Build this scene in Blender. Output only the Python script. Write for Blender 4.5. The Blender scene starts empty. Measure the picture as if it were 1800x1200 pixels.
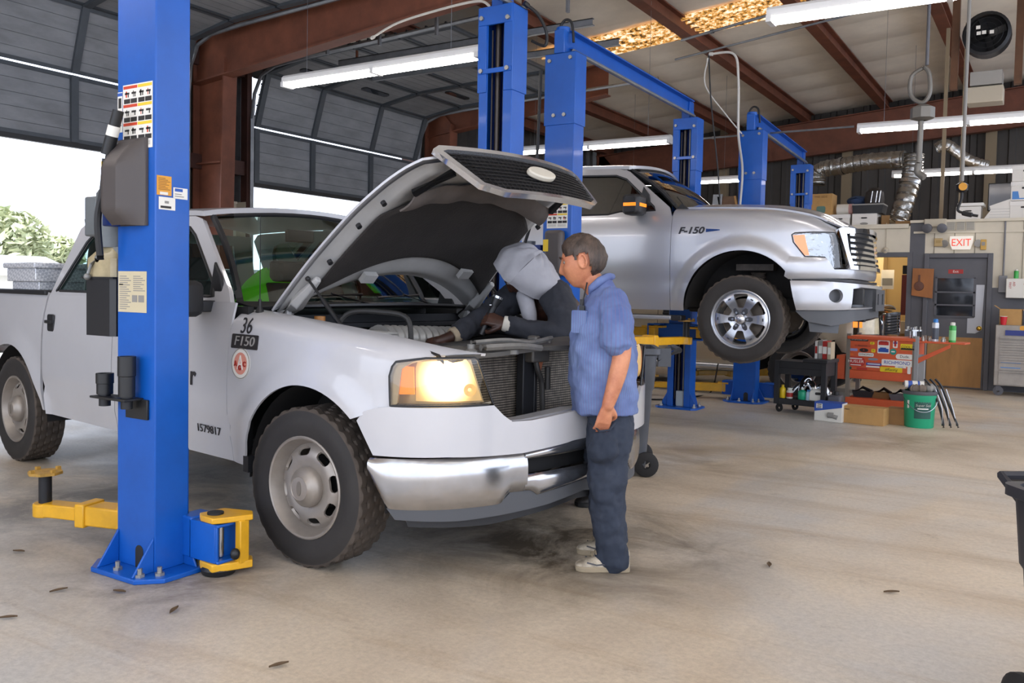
import bpy, math, random
from math import sin, cos, pi, radians as R, hypot, atan2, sqrt, exp
from mathutils import Vector as V, Matrix
from mathutils.geometry import delaunay_2d_cdt
random.seed(7)
S = bpy.context.scene
COL = S.collection
# ------------------------------------------------------------------ materials
MT = {}
def lin(c):
    if isinstance(c, str):
        c = tuple(int(c[i:i + 2], 16) / 255 for i in (0, 2, 4))
    return tuple((x / 12.92 if x <= .04045 else ((x + .055) / 1.055) ** 2.4) for x in c) + (1,)
def mat(name, color, rough=.5, metal=0, var=0, vs=4, bump=0, bs=60, emit=0, emc=None, coat=0, spec=None, c2=None, stretch=None):
    if name in MT: return MT[name]
    m = bpy.data.materials.new(name); m.use_nodes = True
    nt = m.node_tree; N = nt.nodes; L = nt.links
    b = N['Principled BSDF']; c = lin(color)
    b.inputs['Base Color'].default_value = c
    b.inputs['Roughness'].default_value = rough
    b.inputs['Metallic'].default_value = metal
    if coat: b.inputs['Coat Weight'].default_value = coat; b.inputs['Coat Roughness'].default_value = .06
    if spec is not None: b.inputs['Specular IOR Level'].default_value = spec
    if emit:
        b.inputs['Emission Color'].default_value = lin(emc or color); b.inputs['Emission Strength'].default_value = emit
    if var or bump:
        tc = N.new('ShaderNodeTexCoord'); src = tc.outputs['Object']
        if stretch:
            mp = N.new('ShaderNodeMapping'); mp.inputs['Scale'].default_value = stretch; L.new(src, mp.inputs[0]); src = mp.outputs[0]
    if var:
        n = N.new('ShaderNodeTexNoise'); n.inputs['Scale'].default_value = vs; n.inputs['Detail'].default_value = 6; n.inputs['Roughness'].default_value = .65
        L.new(src, n.inputs['Vector'])
        r = N.new('ShaderNodeValToRGB'); e = r.color_ramp.elements
        e[0].position = .32; e[1].position = .68
        d = lin(c2) if c2 else tuple(x * (1 - var) for x in c[:3]) + (1,)
        e[0].color = d; e[1].color = tuple(min(1, x * (1 + var * .35)) for x in c[:3]) + (1,)
        L.new(n.outputs[0], r.inputs[0]); L.new(r.outputs[0], b.inputs['Base Color'])
    if bump:
        n2 = N.new('ShaderNodeTexNoise'); n2.inputs['Scale'].default_value = bs; n2.inputs['Detail'].default_value = 4
        L.new(src, n2.inputs['Vector'])
        bp = N.new('ShaderNodeBump'); bp.inputs['Strength'].default_value = bump; bp.inputs['Distance'].default_value = .01
        L.new(n2.outputs[0], bp.inputs['Height']); L.new(bp.outputs[0], b.inputs['Normal'])
    MT[name] = m
    return m
def glass(name, tint, gl=.12, rough=.02):
    if name in MT: return MT[name]
    m = bpy.data.materials.new(name); m.use_nodes = True; nt = m.node_tree; N = nt.nodes; L = nt.links
    N.clear(); o = N.new('ShaderNodeOutputMaterial'); t = N.new('ShaderNodeBsdfTransparent'); g = N.new('ShaderNodeBsdfGlossy'); x = N.new('ShaderNodeMixShader'); f = N.new('ShaderNodeFresnel')
    t.inputs[0].default_value = lin(tint); g.inputs['Roughness'].default_value = rough; f.inputs[0].default_value = 1.45
    ad = N.new('ShaderNodeMath'); ad.operation = 'ADD'; ad.use_clamp = True; ad.inputs[1].default_value = gl
    L.new(f.outputs[0], ad.inputs[0]); L.new(ad.outputs[0], x.inputs[0]); L.new(t.outputs[0], x.inputs[1]); L.new(g.outputs[0], x.inputs[2]); L.new(x.outputs[0], o.inputs[0])
    MT[name] = m; return m
def nodes(name):
    m = bpy.data.materials.new(name); m.use_nodes = True; MT[name] = m
    nt = m.node_tree; return m, nt.nodes, nt.links, nt.nodes['Principled BSDF']
# ------------------------------------------------------------------ objects
def link(o, parent=None):
    COL.objects.link(o)
    if parent: o.parent = parent
    return o
def tag(o, label=None, cat=None, group=None, kind=None):
    if label: o['label'] = label
    if cat: o['category'] = cat
    if group: o['group'] = group
    if kind: o['kind'] = kind
    return o
def thing(name, label, cat, loc=(0, 0, 0), rz=0, group=None):
    o = bpy.data.objects.new(name, None); o.empty_display_size = .1; link(o)
    o.location = loc; o.rotation_euler = (0, 0, rz); return tag(o, label, cat, group)
def frame(d, up=(0, 0, 1)):
    d = V(d).normalized(); u = V(up)
    if abs(d.dot(u)) > .98: u = V((1, 0, 0))
    a = d.cross(u).normalized(); return a, a.cross(d).normalized(), d
class MB:
    def __init__(s): s.v = []; s.f = []; s.m = []; s.mi = 0
    def add(s, vs, fs):
        o = len(s.v); s.v += [tuple(p) for p in vs]; s.f += [tuple(i + o for i in f) for f in fs]; s.m += [s.mi] * len(fs); return s
    def box(s, c, d, rz=0, mx=None):
        x, y, z = [k / 2 for k in d]; M = mx or Matrix.Rotation(rz, 4, 'Z')
        vs = [V(c) + M @ V((a * x, b * y, e * z)) for a, b, e in ((-1, -1, -1), (1, -1, -1), (1, 1, -1), (-1, 1, -1), (-1, -1, 1), (1, -1, 1), (1, 1, 1), (-1, 1, 1))]
        return s.add(vs, [(0, 3, 2, 1), (4, 5, 6, 7), (0, 1, 5, 4), (1, 2, 6, 5), (2, 3, 7, 6), (3, 0, 4, 7)])
    def b2(s, lo, hi):
        return s.box([(a + b) / 2 for a, b in zip(lo, hi)], [abs(b - a) for a, b in zip(lo, hi)])
    def cyl(s, p0, p1, r0, r1=None, n=16, cap=True):
        r1 = r0 if r1 is None else r1
        a, b, d = frame(V(p1) - V(p0)); vs = []
        for p, r in ((p0, r0), (p1, r1)):
            for i in range(n):
                t = 2 * pi * i / n; vs.append(V(p) + a * cos(t) * r + b * sin(t) * r)
        fs = [(i, (i + 1) % n, n + (i + 1) % n, n + i) for i in range(n)]
        if cap: fs += [tuple(range(n - 1, -1, -1)), tuple(range(n, 2 * n))]
        return s.add(vs, fs)
    def tube(s, pts, r, n=8, cap=True, flat=1):
        pts = [V(p) for p in pts]; rs = r if isinstance(r, (list, tuple)) else [r] * len(pts); vs = []; ref = None
        for i, p in enumerate(pts):
            d = (pts[min(i + 1, len(pts) - 1)] - pts[max(i - 1, 0)]).normalized()
            if ref is None: a, b, _ = frame(d)
            else:
                a = (ref - d * ref.dot(d)); a = a.normalized() if a.length > 1e-5 else frame(d)[0]; b = a.cross(d).normalized() * -1; b = d.cross(a)
            ref = a
            for k in range(n):
                t = 2 * pi * k / n; vs.append(p + a * cos(t) * rs[i] + b * sin(t) * rs[i] * flat)
        fs = []
        for i in range(len(pts) - 1):
            for k in range(n):
                fs.append((i * n + k, i * n + (k + 1) % n, (i + 1) * n + (k + 1) % n, (i + 1) * n + k))
        if cap: fs += [tuple(range(n - 1, -1, -1)), tuple(range((len(pts) - 1) * n, len(pts) * n))]
        return s.add(vs, fs)
    def lathe(s, prof, n=32, o=(0, 0, 0), ax=(0, 0, 1), cap0=False, cap1=False, fr=None):
        a, b, d = fr or frame(ax); o = V(o); vs = []
        for r, z in prof:
            for k in range(n):
                t = 2 * pi * k / n; vs.append(o + d * z + a * cos(t) * r + b * sin(t) * r)
        fs = []
        for i in range(len(prof) - 1):
            for k in range(n): fs.append((i * n + k, i * n + (k + 1) % n, (i + 1) * n + (k + 1) % n, (i + 1) * n + k))
        if cap0: fs.append(tuple(range(n - 1, -1, -1)))
        if cap1: fs.append(tuple(range((len(prof) - 1) * n, len(prof) * n)))
        return s.add(vs, fs)
    def prism(s, poly, o, ux, uy, d):
        o, ux, uy = V(o), V(ux), V(uy); nrm = ux.cross(uy).normalized(); n = len(poly)
        p = [o + ux * a + uy * b for a, b in poly]; vs = p + [q + nrm * d for q in p]
        fs = [tuple(range(n - 1, -1, -1)), tuple(range(n, 2 * n))] + [(i, (i + 1) % n, n + (i + 1) % n, n + i) for i in range(n)]
        if d < 0: fs = [f[::-1] for f in fs]
        return s.add(vs, fs)
    def loft(s, rings, closed=True, cap=False):
        n = len(rings[0]); vs = [p for r in rings for p in r]; fs = []
        for i in range(len(rings) - 1):
            for k in range(n if closed else n - 1): fs.append((i * n + k, i * n + (k + 1) % n, (i + 1) * n + (k + 1) % n, (i + 1) * n + k))
        if cap: fs += [tuple(range(n - 1, -1, -1)), tuple(range((len(rings) - 1) * n, len(rings) * n))]
        return s.add(vs, fs)
    def grid(s, fn, nu, nv):
        vs = [fn(i / nu, j / nv) for j in range(nv + 1) for i in range(nu + 1)]; w = nu + 1
        return s.add(vs, [(j * w + i, j * w + i + 1, (j + 1) * w + i + 1, (j + 1) * w + i) for j in range(nv) for i in range(nu)])
    def ball(s, c, r, n=14, m=9, mx=None):
        r = r if isinstance(r, (list, tuple)) else (r, r, r); c = V(c); vs = []; 
        for j in range(m + 1):
            p = pi * j / m
            for k in range(n):
                t = 2 * pi * k / n; q = V((sin(p) * cos(t) * r[0], sin(p) * sin(t) * r[1], -cos(p) * r[2])); vs.append(c + (mx @ q if mx else q))
        return s.add(vs, [(j * n + k, j * n + (k + 1) % n, (j + 1) * n + (k + 1) % n, (j + 1) * n + k) for j in range(m) for k in range(n)])
    def build(s, name, mats, parent=None, ang=38, bev=0, sol=0, flat=False, seg=2):
        me = bpy.data.meshes.new(name); me.from_pydata(s.v, [], s.f); 
        mats = mats if isinstance(mats, (list, tuple)) else [mats]
        for m in mats: me.materials.append(m)
        if len(mats) > 1: me.polygons.foreach_set('material_index', s.m)
        if not flat:
            me.polygons.foreach_set('use_smooth', [True] * len(me.polygons)); me.set_sharp_from_angle(angle=R(ang))
        me.update()
        o = bpy.data.objects.new(name, me); link(o, parent)
        if sol:
            md = o.modifiers.new('s', 'SOLIDIFY'); md.thickness = sol; md.offset = -1
            if not flat: md = o.modifiers.new('e', 'EDGE_SPLIT'); md.split_angle = R(45)
        if bev:
            md = o.modifiers.new('b', 'BEVEL'); md.width = bev; md.segments = seg; md.limit_method = 'ANGLE'; md.angle_limit = R(40)
        return o
def cat_mull(pts, k=6, closed=False):
    n = len(pts); out = []
    for i in range(n if closed else n - 1):
        P = [V(pts[(i + j) % n] if closed else pts[max(0, min(n - 1, i + j))]) for j in (-1, 0, 1, 2)]
        for q in range(k):
            t = q / k
            out.append(.5 * ((2 * P[1]) + (-P[0] + P[2]) * t + (2 * P[0] - 5 * P[1] + 4 * P[2] - P[3]) * t * t + (-P[0] + 3 * P[1] - 3 * P[2] + P[3]) * t ** 3))
    if not closed: out.append(V(pts[-1]))
    return [tuple(p) for p in out]
def arc(cx, cy, r, a0, a1, n=16, ry=None):
    return [(cx + r * cos(R(a0 + (a1 - a0) * i / n)), cy + (ry or r) * sin(R(a0 + (a1 - a0) * i / n))) for i in range(n + 1)]
def rrect(x0, y0, x1, y1, r, n=5):
    return arc(x1 - r, y0 + r, r, -90, 0, n) + arc(x1 - r, y1 - r, r, 0, 90, n) + arc(x0 + r, y1 - r, r, 90, 180, n) + arc(x0 + r, y0 + r, r, 180, 270, n)
def interp(xs, ys):
    def f(x):
        if x <= xs[0]: return ys[0]
        for i in range(len(xs) - 1):
            if x <= xs[i + 1]:
                t = (x - xs[i]) / (xs[i + 1] - xs[i]); 
                return ys[i] + (ys[i + 1] - ys[i]) * t
        return ys[-1]
    return f
def sinterp(xs, ys):   # monotone-ish smooth interpolation
    n = len(xs); d = [(ys[i + 1] - ys[i]) / (xs[i + 1] - xs[i]) for i in range(n - 1)]
    m = [d[0]] + [0 if d[i - 1] * d[i] <= 0 else 2 * d[i - 1] * d[i] / (d[i - 1] + d[i]) for i in range(1, n - 1)] + [d[-1]]
    def f(x):
        x = max(xs[0], min(xs[-1], x))
        for i in range(n - 1):
            if x <= xs[i + 1]:
                h = xs[i + 1] - xs[i]; t = (x - xs[i]) / h
                return ys[i] * (1 + 2 * t) * (1 - t) ** 2 + m[i] * h * t * (1 - t) ** 2 + ys[i + 1] * t * t * (3 - 2 * t) + m[i + 1] * h * t * t * (t - 1)
    return f
def inside(p, poly):
    x, y = p; r = False; j = len(poly) - 1
    for i in range(len(poly)):
        a, b = poly[i], poly[j]
        if (a[1] > y) != (b[1] > y) and x < (b[0] - a[0]) * (y - a[1]) / (b[1] - a[1]) + a[0]: r = not r
        j = i
    return r
def dens(poly, sp):
    out = []
    for i in range(len(poly)):
        a, b = poly[i], poly[(i + 1) % len(poly)]; k = max(1, int(hypot(b[0] - a[0], b[1] - a[1]) / sp))
        out += [(a[0] + (b[0] - a[0]) * q / k, a[1] + (b[1] - a[1]) * q / k) for q in range(k)]
    return out
def panel(mb, outline, fn, holes=(), sp=.05, flip=False, extra=None):
    loops = [dens(outline, sp)] + [dens(h, sp) for h in holes]; pts = []; ed = []
    for lp in loops:
        o = len(pts); pts += lp; ed += [(o + i, o + (i + 1) % len(lp)) for i in range(len(lp))]
    xs = [p[0] for p in outline]; ys = [p[1] for p in outline]; bnd = list(pts)
    if extra is not None: pts += [q for q in extra if inside(q, loops[0]) and not any(inside(q, h) for h in loops[1:]) and all(abs(b[0] - q[0]) + abs(b[1] - q[1]) > sp * .45 for b in bnd)]
    x = min(xs) + sp * .5 if extra is None else 1e9; row = 0
    while x < max(xs):
        y = min(ys) + sp * (.5 if row % 2 else .99)
        while y < max(ys):
            if inside((x, y), loops[0]) and not any(inside((x, y), h) for h in loops[1:]) and all(abs(q[0] - x) + abs(q[1] - y) > sp * .55 for q in bnd): pts.append((x, y))
            y += sp
        x += sp; row += 1
    r = delaunay_2d_cdt([V(p) for p in pts], ed, [], 0, 1e-6)
    vs = r[0]; fs = []
    for f in r[2]:
        c = ((vs[f[0]][0] + vs[f[1]][0] + vs[f[2]][0]) / 3, (vs[f[0]][1] + vs[f[1]][1] + vs[f[2]][1]) / 3)
        if inside(c, loops[0]) and not any(inside(c, h) for h in loops[1:]): fs.append(tuple(f)[::-1] if flip else tuple(f))
    mb.add([fn(p[0], p[1]) for p in vs], fs); return mb
FONTC = {}
def text(body, size, M, m, parent, name='lettering', ext=.0015, sx=1, align='CENTER', shear=0, spacing=1, fn=None, bold=0):
    c = bpy.data.curves.new('t', 'FONT'); c.body = body; c.size = size; c.extrude = ext; c.align_x = align; c.align_y = 'CENTER'; c.shear = shear; c.space_character = spacing; c.resolution_u = 3; c.offset = bold
    o = bpy.data.objects.new('t', c); COL.objects.link(o)
    dg = bpy.context.evaluated_depsgraph_get(); me = bpy.data.meshes.new_from_object(o.evaluated_get(dg)); bpy.data.objects.remove(o); bpy.data.curves.remove(c)
    for v in me.vertices:
        q = V((v.co.x * sx, v.co.y, v.co.z)); v.co = fn(q) if fn else M @ q
    me.materials.clear(); me.materials.append(m); me.name = name
    ob = bpy.data.objects.new(name, me); link(ob, parent); return ob
def mtx(o, ux, uy):
    ux, uy = V(ux).normalized(), V(uy).normalized(); w = ux.cross(uy); o = V(o)
    return Matrix(((ux.x, uy.x, w.x, o.x), (ux.y, uy.y, w.y, o.y), (ux.z, uy.z, w.z, o.z), (0, 0, 0, 1)))
def copy_tree(o, parent=None):
    c = o.copy(); COL.objects.link(c); c.parent = parent
    for ch in list(o.children): copy_tree(ch, c)
    return c
# ------------------------------------------------------------------ camera (x: along the truck bays, y: along the bay wall)
YA, PITCH, ROLL, F, CAMH = .5614, .0419, .0197, 1526.06, 1.3277
def cam_setup():
    c = bpy.data.cameras.new('camera'); o = bpy.data.objects.new('camera', c); link(o)
    c.sensor_width = 36; c.lens = 36 * F / 1800; c.clip_start = .05; c.clip_end = 300
    c.shift_y = -(600 - 573.73) / 1800
    right0 = V((cos(YA), sin(YA), 0)); fwd0 = V((-sin(YA), cos(YA), 0)); up0 = V((0, 0, 1))
    fwd = fwd0 * cos(PITCH) - up0 * sin(PITCH); up = fwd0 * sin(PITCH) + up0 * cos(PITCH)
    # scene turns clockwise in the picture by ROLL: the camera turns counter-clockwise
    rr = right0 * cos(ROLL) + up * -sin(ROLL) * -1; uu = up * cos(ROLL) - right0 * sin(ROLL)
    m = Matrix((( rr.x, uu.x, -fwd.x, 0), (rr.y, uu.y, -fwd.y, 0), (rr.z, uu.z, -fwd.z, CAMH), (0, 0, 0, 1)))
    o.matrix_world = m; S.camera = o
cam_setup()
# ------------------------------------------------------------------ materials for the shop
def floor_mat():
    m, N, L, b = nodes('concrete')
    tc = N.new('ShaderNodeTexCoord')
    def noise(s, d=6, r=.6, dist=0, src=None):
        n = N.new('ShaderNodeTexNoise'); n.inputs['Scale'].default_value = s; n.inputs['Detail'].default_value = d; n.inputs['Roughness'].default_value = r; n.inputs['Distortion'].default_value = dist
        L.new(src or tc.outputs['Object'], n.inputs['Vector']); return n.outputs[0]
    def ramp(s, stops):
        r = N.new('ShaderNodeValToRGB'); e = r.color_ramp.elements
        while len(e) < len(stops): e.new(.5)
        for q, (p, c) in zip(e, stops): q.position = p; q.color = lin(c) if isinstance(c, str) else (c, c, c, 1)
        L.new(s, r.inputs[0]); return r.outputs[0]
    def mix(f, a, c, typ='MIX'):
        x = N.new('ShaderNodeMix'); x.data_type = 'RGBA'; x.blend_type = typ
        if isinstance(f, float): x.inputs[0].default_value = f
        else: L.new(f, x.inputs[0])
        for k, v in ((6, a), (7, c)):
            if isinstance(v, str): x.inputs[k].default_value = lin(v)
            else: L.new(v, x.inputs[k])
        return x.outputs[2]
    base = ramp(noise(.55, 7, .62, .6), [(.3, 'b8a893'), (.5, 'd0c1ab'), (.7, 'dfd1bc')])
    grey = ramp(noise(.33, 5, .6, 1.2), [(.46, 0), (.62, 1)])
    c = mix(grey, base, 'c4bfb7')
    st = N.new('ShaderNodeMapping'); st.inputs['Scale'].default_value = (.35, 2.6, 1); st.inputs['Rotation'].default_value = (0, 0, .4); L.new(tc.outputs['Object'], st.inputs[0])
    streak = ramp(noise(1.1, 7, .7, .8, st.outputs[0]), [(.5, 0), (.72, .5)])
    c = mix(streak, c, '9d835f')
    spots = ramp(noise(2.3, 8, .75, .3), [(.62, 0), (.75, .75)])
    c = mix(spots, c, '6b5d4c')
    fine = ramp(noise(38, 6, .8), [(.3, .74), (.6, 1)])
    c = mix(1.0, c, fine, 'MULTIPLY')
    # oil and dirt by the parked truck and along the lift row
    for (x, y, r, col, k) in ((-2.2, 4.0, 1.3, '5e5345', .75), (-3.3, 2.55, .75, '6a6054', .7), (-4.7, 3.2, 1.9, '6f6c69', .65), (-1.2, 8.6, 1.0, '8d7a60', .5), (-2.6, 6.6, 1.6, '8b7c66', .45)):
        mp = N.new('ShaderNodeMapping'); mp.vector_type = 'POINT'; mp.inputs['Location'].default_value = (-x / r, -y / r, 0); mp.inputs['Scale'].default_value = (1 / r, 1 / r, 1); L.new(tc.outputs['Object'], mp.inputs[0])
        g = N.new('ShaderNodeTexGradient'); g.gradient_type = 'SPHERICAL'; L.new(mp.outputs[0], g.inputs[0])
        mu = N.new('ShaderNodeMath'); mu.operation = 'MULTIPLY'; L.new(g.outputs[1], mu.inputs[0]); L.new(ramp(noise(1.7, 8, .7, .6), [(.36, 0), (.62, k * 2)]), mu.inputs[1]); mu.use_clamp = True
        c = mix(mu.outputs[0], c, col)
    L.new(c, b.inputs['Base Color'])
    L.new(ramp(noise(1.3, 5), [(.3, .36), (.7, .6)]), b.inputs['Roughness'])
    bp = N.new('ShaderNodeBump'); bp.inputs['Strength'].default_value = .12; bp.inputs['Distance'].default_value = .01; L.new(noise(45, 5), bp.inputs['Height']); L.new(bp.outputs[0], b.inputs['Normal'])
    return m
M_FLOOR = floor_mat()
M_RUST = mat('red_iron', '74432f', .6, var=.35, vs=3, bump=.1)
M_RUSTD = mat('red_iron_dark', '4a2b22', .65, var=.35, vs=3)
M_INS = mat('white_insulation', 'efe7d8', .8, var=.14, vs=1.2, bump=.15, bs=5)
M_GALV = mat('galvanised', '8f9296', .42, .7, var=.25, vs=5)
M_DOORP = mat('door_panel', '85878a', .55, .05, var=.25, vs=2, stretch=(1, 1, 3))
M_DOORD = mat('door_stile', '4d5257', .5, .3, var=.2)
M_DARK = mat('dark_metal', '26272a', .5, .4)
M_BLACK = mat('black_plastic', '17181a', .45)
M_RUBBER = mat('rubber', '201f1f', .75, var=.2, vs=8)
M_BLUE = mat('lift_blue', '0556b2', .42, 0, var=.16, vs=3, coat=.1)
M_BLUED = mat('lift_blue_dark', '0a2f78', .45, 0, var=.2, vs=4)
M_YEL = mat('arm_yellow', 'e3a91c', .42, 0, var=.18, vs=6, coat=.2)
M_STEEL = mat('bright_steel', 'b9bcc0', .25, .95)
M_CHROME = mat('chrome', 'd7dade', .08, 1.0)
M_CREAM = mat('cream_wall', 'cfc6b2', .6, var=.14, vs=1.5)
M_GREYP = mat('grey_paint', '55555a', .5, var=.15, vs=2)
M_WHITE = mat('white_paper', 'dedad2', .7)
M_CARD = mat('cardboard', 'b58d56', .8, var=.15, vs=5)
M_CARDD = mat('cardboard_dark', '8d6a40', .8, var=.15, vs=5)
M_TUBE = mat('tube_glow', 'ffffff', .4, emit=19, emc='fff6f2')
M_WPAINT = mat('white_enamel', 'dcdcda', .35)
M_FOIL = mat('foil_duct', 'a9a9a6', .25, .95, bump=.9, bs=28)
M_DKWALL = mat('dark_corrugated', '4a4642', .6, .2, var=.25, vs=1)
M_CABLE = mat('black_cable', '1b1b1c', .55)
M_WCABLE = mat('white_cable', 'c9c5bd', .5)
M_PLY = mat('plywood', 'a97c45', .6, var=.28, vs=4, stretch=(1, 1, .25))
M_RED = mat('red_paint', 'a3231c', .45)
def roofz(x): return 5.62 + .083 * x
def struct(o): o['kind'] = 'structure'; return o
# ------------------------------------------------------------------ shell
m = MB(); m.b2((-10.3, -5, -.1), (9, 21.2, 0)); struct(m.build('floor', M_FLOOR))
m = MB(); m.b2((-70, -60, -.14), (-10.3, 80, -.03)); struct(m.build('outside_ground', mat('outside_concrete', 'c9c7c2', .8, var=.15, vs=.8)))
# roof insulation, sloping up away from the bay wall, seams between the rolls
m = MB()
y = -5.0
while y < 21.2:
    w = 1.22
    def ins(u, v, y=y, w=w):
        x = -10.3 + 19.3 * u; sag = .05 * sin(pi * v) * (0.6 + .4 * sin(x * 3.87))
        return (x, y + w * v, roofz(x) + .24 - sag)
    m.grid(ins, 60, 5); y += w
struct(m.build('ceiling', M_INS, ang=60))
# skylight sheet, amber and streaked
def sky_mat():
    mm, N, L, b = nodes('skylight_sheet'); tc = N.new('ShaderNodeTexCoord')
    mp = N.new('ShaderNodeMapping'); mp.inputs['Scale'].default_value = (5, 9, 1); L.new(tc.outputs['Object'], mp.inputs[0])
    n = N.new('ShaderNodeTexNoise'); n.inputs['Scale'].default_value = 2.2; n.inputs['Detail'].default_value = 8; n.inputs['Roughness'].default_value = .7; L.new(mp.outputs[0], n.inputs['Vector'])
    r = N.new('ShaderNodeValToRGB'); e = r.color_ramp.elements; e[0].position = .4; e[0].color = lin('3b2a18'); e[1].position = .62; e[1].color = lin('fff3d8'); k = e.new(.5); k.color = lin('c98f3f')
    L.new(n.outputs[0], r.inputs[0]); L.new(r.outputs[0], b.inputs['Base Color']); L.new(r.outputs[0], b.inputs['Emission Color']); b.inputs['Emission Strength'].default_value = 1.0
    return mm
m = MB(); NY = 48
def skyf(u, v):
    x = -7.4 + 4.2 * u; return (x, 12.25 + .98 * v, roofz(x) + .17 + .025 * cos(v * 2 * pi * 5))
m.grid(skyf, 10, NY); struct(tag(m.build('window_1', sky_mat(), ang=60), 'amber stained translucent roof sheet glowing between the rafters', 'skylight'))
for k in range(9):
    x = -9.8 + 1.63 * k
    m = MB()
    z = roofz(x)
    m.b2((x - .09, -5, z - .02), (x + .09, 20.3, z)); m.b2((x - .012, -5, z), (x + .012, 20.3, z + .2)); m.b2((x - .09, -5, z + .18), (x + .09, 20.3, z + .2))
    m.b2((x - .09, -5, z), (x - .07, 20.3, z + .2))
    struct(m.build('ceiling_beam', M_RUST, flat=True))
# tapered main frames
def rafter(y, x0, x1, d0, d1, name):
    m = MB(); n = 8
    for (a, b) in ((x0, x1),):
        zt0, zt1 = roofz(a) - .02, roofz(b) - .02
        m.prism([(a, zt0 - d0), (b, zt1 - d1), (b, zt1), (a, zt0)], (0, y + .006, 0), (1, 0, 0), (0, 0, 1), .012)
        m.prism([(a, zt0 - d0 - .02), (b, zt1 - d1 - .02), (b, zt1 - d1), (a, zt0 - d0)], (0, y + .1, 0), (1, 0, 0), (0, 0, 1), .2)
        m.prism([(a, zt0 - .02), (b, zt1 - .02), (b, zt1), (a, zt0)], (0, y + .1, 0), (1, 0, 0), (0, 0, 1), .2)
    return struct(m.build(name, M_RUST, flat=True))
rafter(7.8, -10.1, 8, .72, .62, 'ceiling_beam'); rafter(20.0, -10.1, 8, .72, .8, 'ceiling_beam'); rafter(13.0, -10.1, -6.4, .62, .5, 'ceiling_beam')
for (y, xa) in ((7.85, -9.45), (12.95, -9.5), (20.0, -9.5), (3.2, -9.5)):
    m = MB()
    m.prism([(-10.05, 0), (xa - .12, 0), (xa, 4.3), (-10.05, 4.9)], (0, y + .006, 0), (1, 0, 0), (0, 0, 1), .012)
    m.prism([(xa - .12, 0), (xa - .1, 0), (xa + .02, 4.32), (xa, 4.32)], (0, y + .11, 0), (1, 0, 0), (0, 0, 1), .22)
    m.b2((-10.07, y - .11, 0), (-10.05, y + .11, 4.9)); m.b2((-10.05, y - .1, 2.95), (xa - .06, y + .1, 2.97))
    o = struct(m.build('wall_column', M_RUST, flat=True))
# bay wall
def corr(mb, y0, y1, z0, z1, x, d=.03, p=.3):
    n = max(2, int((y1 - y0) / p)); pts = []
    for i in range(n):
        a = y0 + (y1 - y0) * i / n; w = (y1 - y0) / n
        pts += [(a, 0), (a + w * .55, 0), (a + w * .62, d), (a + w * .93, d)]
    pts.append((y1, 0)); k = len(pts)
    mb.add([(x + q, yy, z) for z in (z0, z1) for yy, q in pts], [(i, i + 1, k + i + 1, k + i) for i in range(k - 1)])
m = MB()
for y0, y1 in ((-5, 3.75), (7.55, 8.63), (12.47, 21)): corr(m, y0, y1, 0, 5.2, -10.25)
corr(m, 3.75, 7.55, 4.4, 5.2, -10.25); corr(m, 8.63, 12.47, 4.4, 5.2, -10.25)
struct(m.build('wall_left', M_DKWALL, sol=.01))
m = MB(); m.b2((-10.2, 7.95, 0), (-10.16, 8.6, 2.5)); m.b2((-10.2, 7.95, 2.5), (-10.14, 8.6, 2.53)); struct(m.build('trim_1', M_CREAM))
m = MB()
for z in (2.9, 4.3): m.b2((-10.2, 7.55, z), (-10.0, 8.63, z + .2))
for y in (7.5, 8.58, 12.44, 3.7): m.b2((-10.28, y, 0), (-9.95, y + .085, 4.75))
struct(m.build('trim_2', M_RUSTD, flat=True))
m = MB(); m.b2((-10.27, 8.572, 0), (-9.97, 8.58, 2.52)); struct(m.build('trim_7', M_CREAM)); m = MB(); m.b2((-10.27, 8.572, 2.52), (-10.08, 8.58, 2.95)); m.b2((-10.27, 8.572, 3.12), (-10.08, 8.58, 4.3)); struct(m.build('trim_8', M_GALV))
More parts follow.
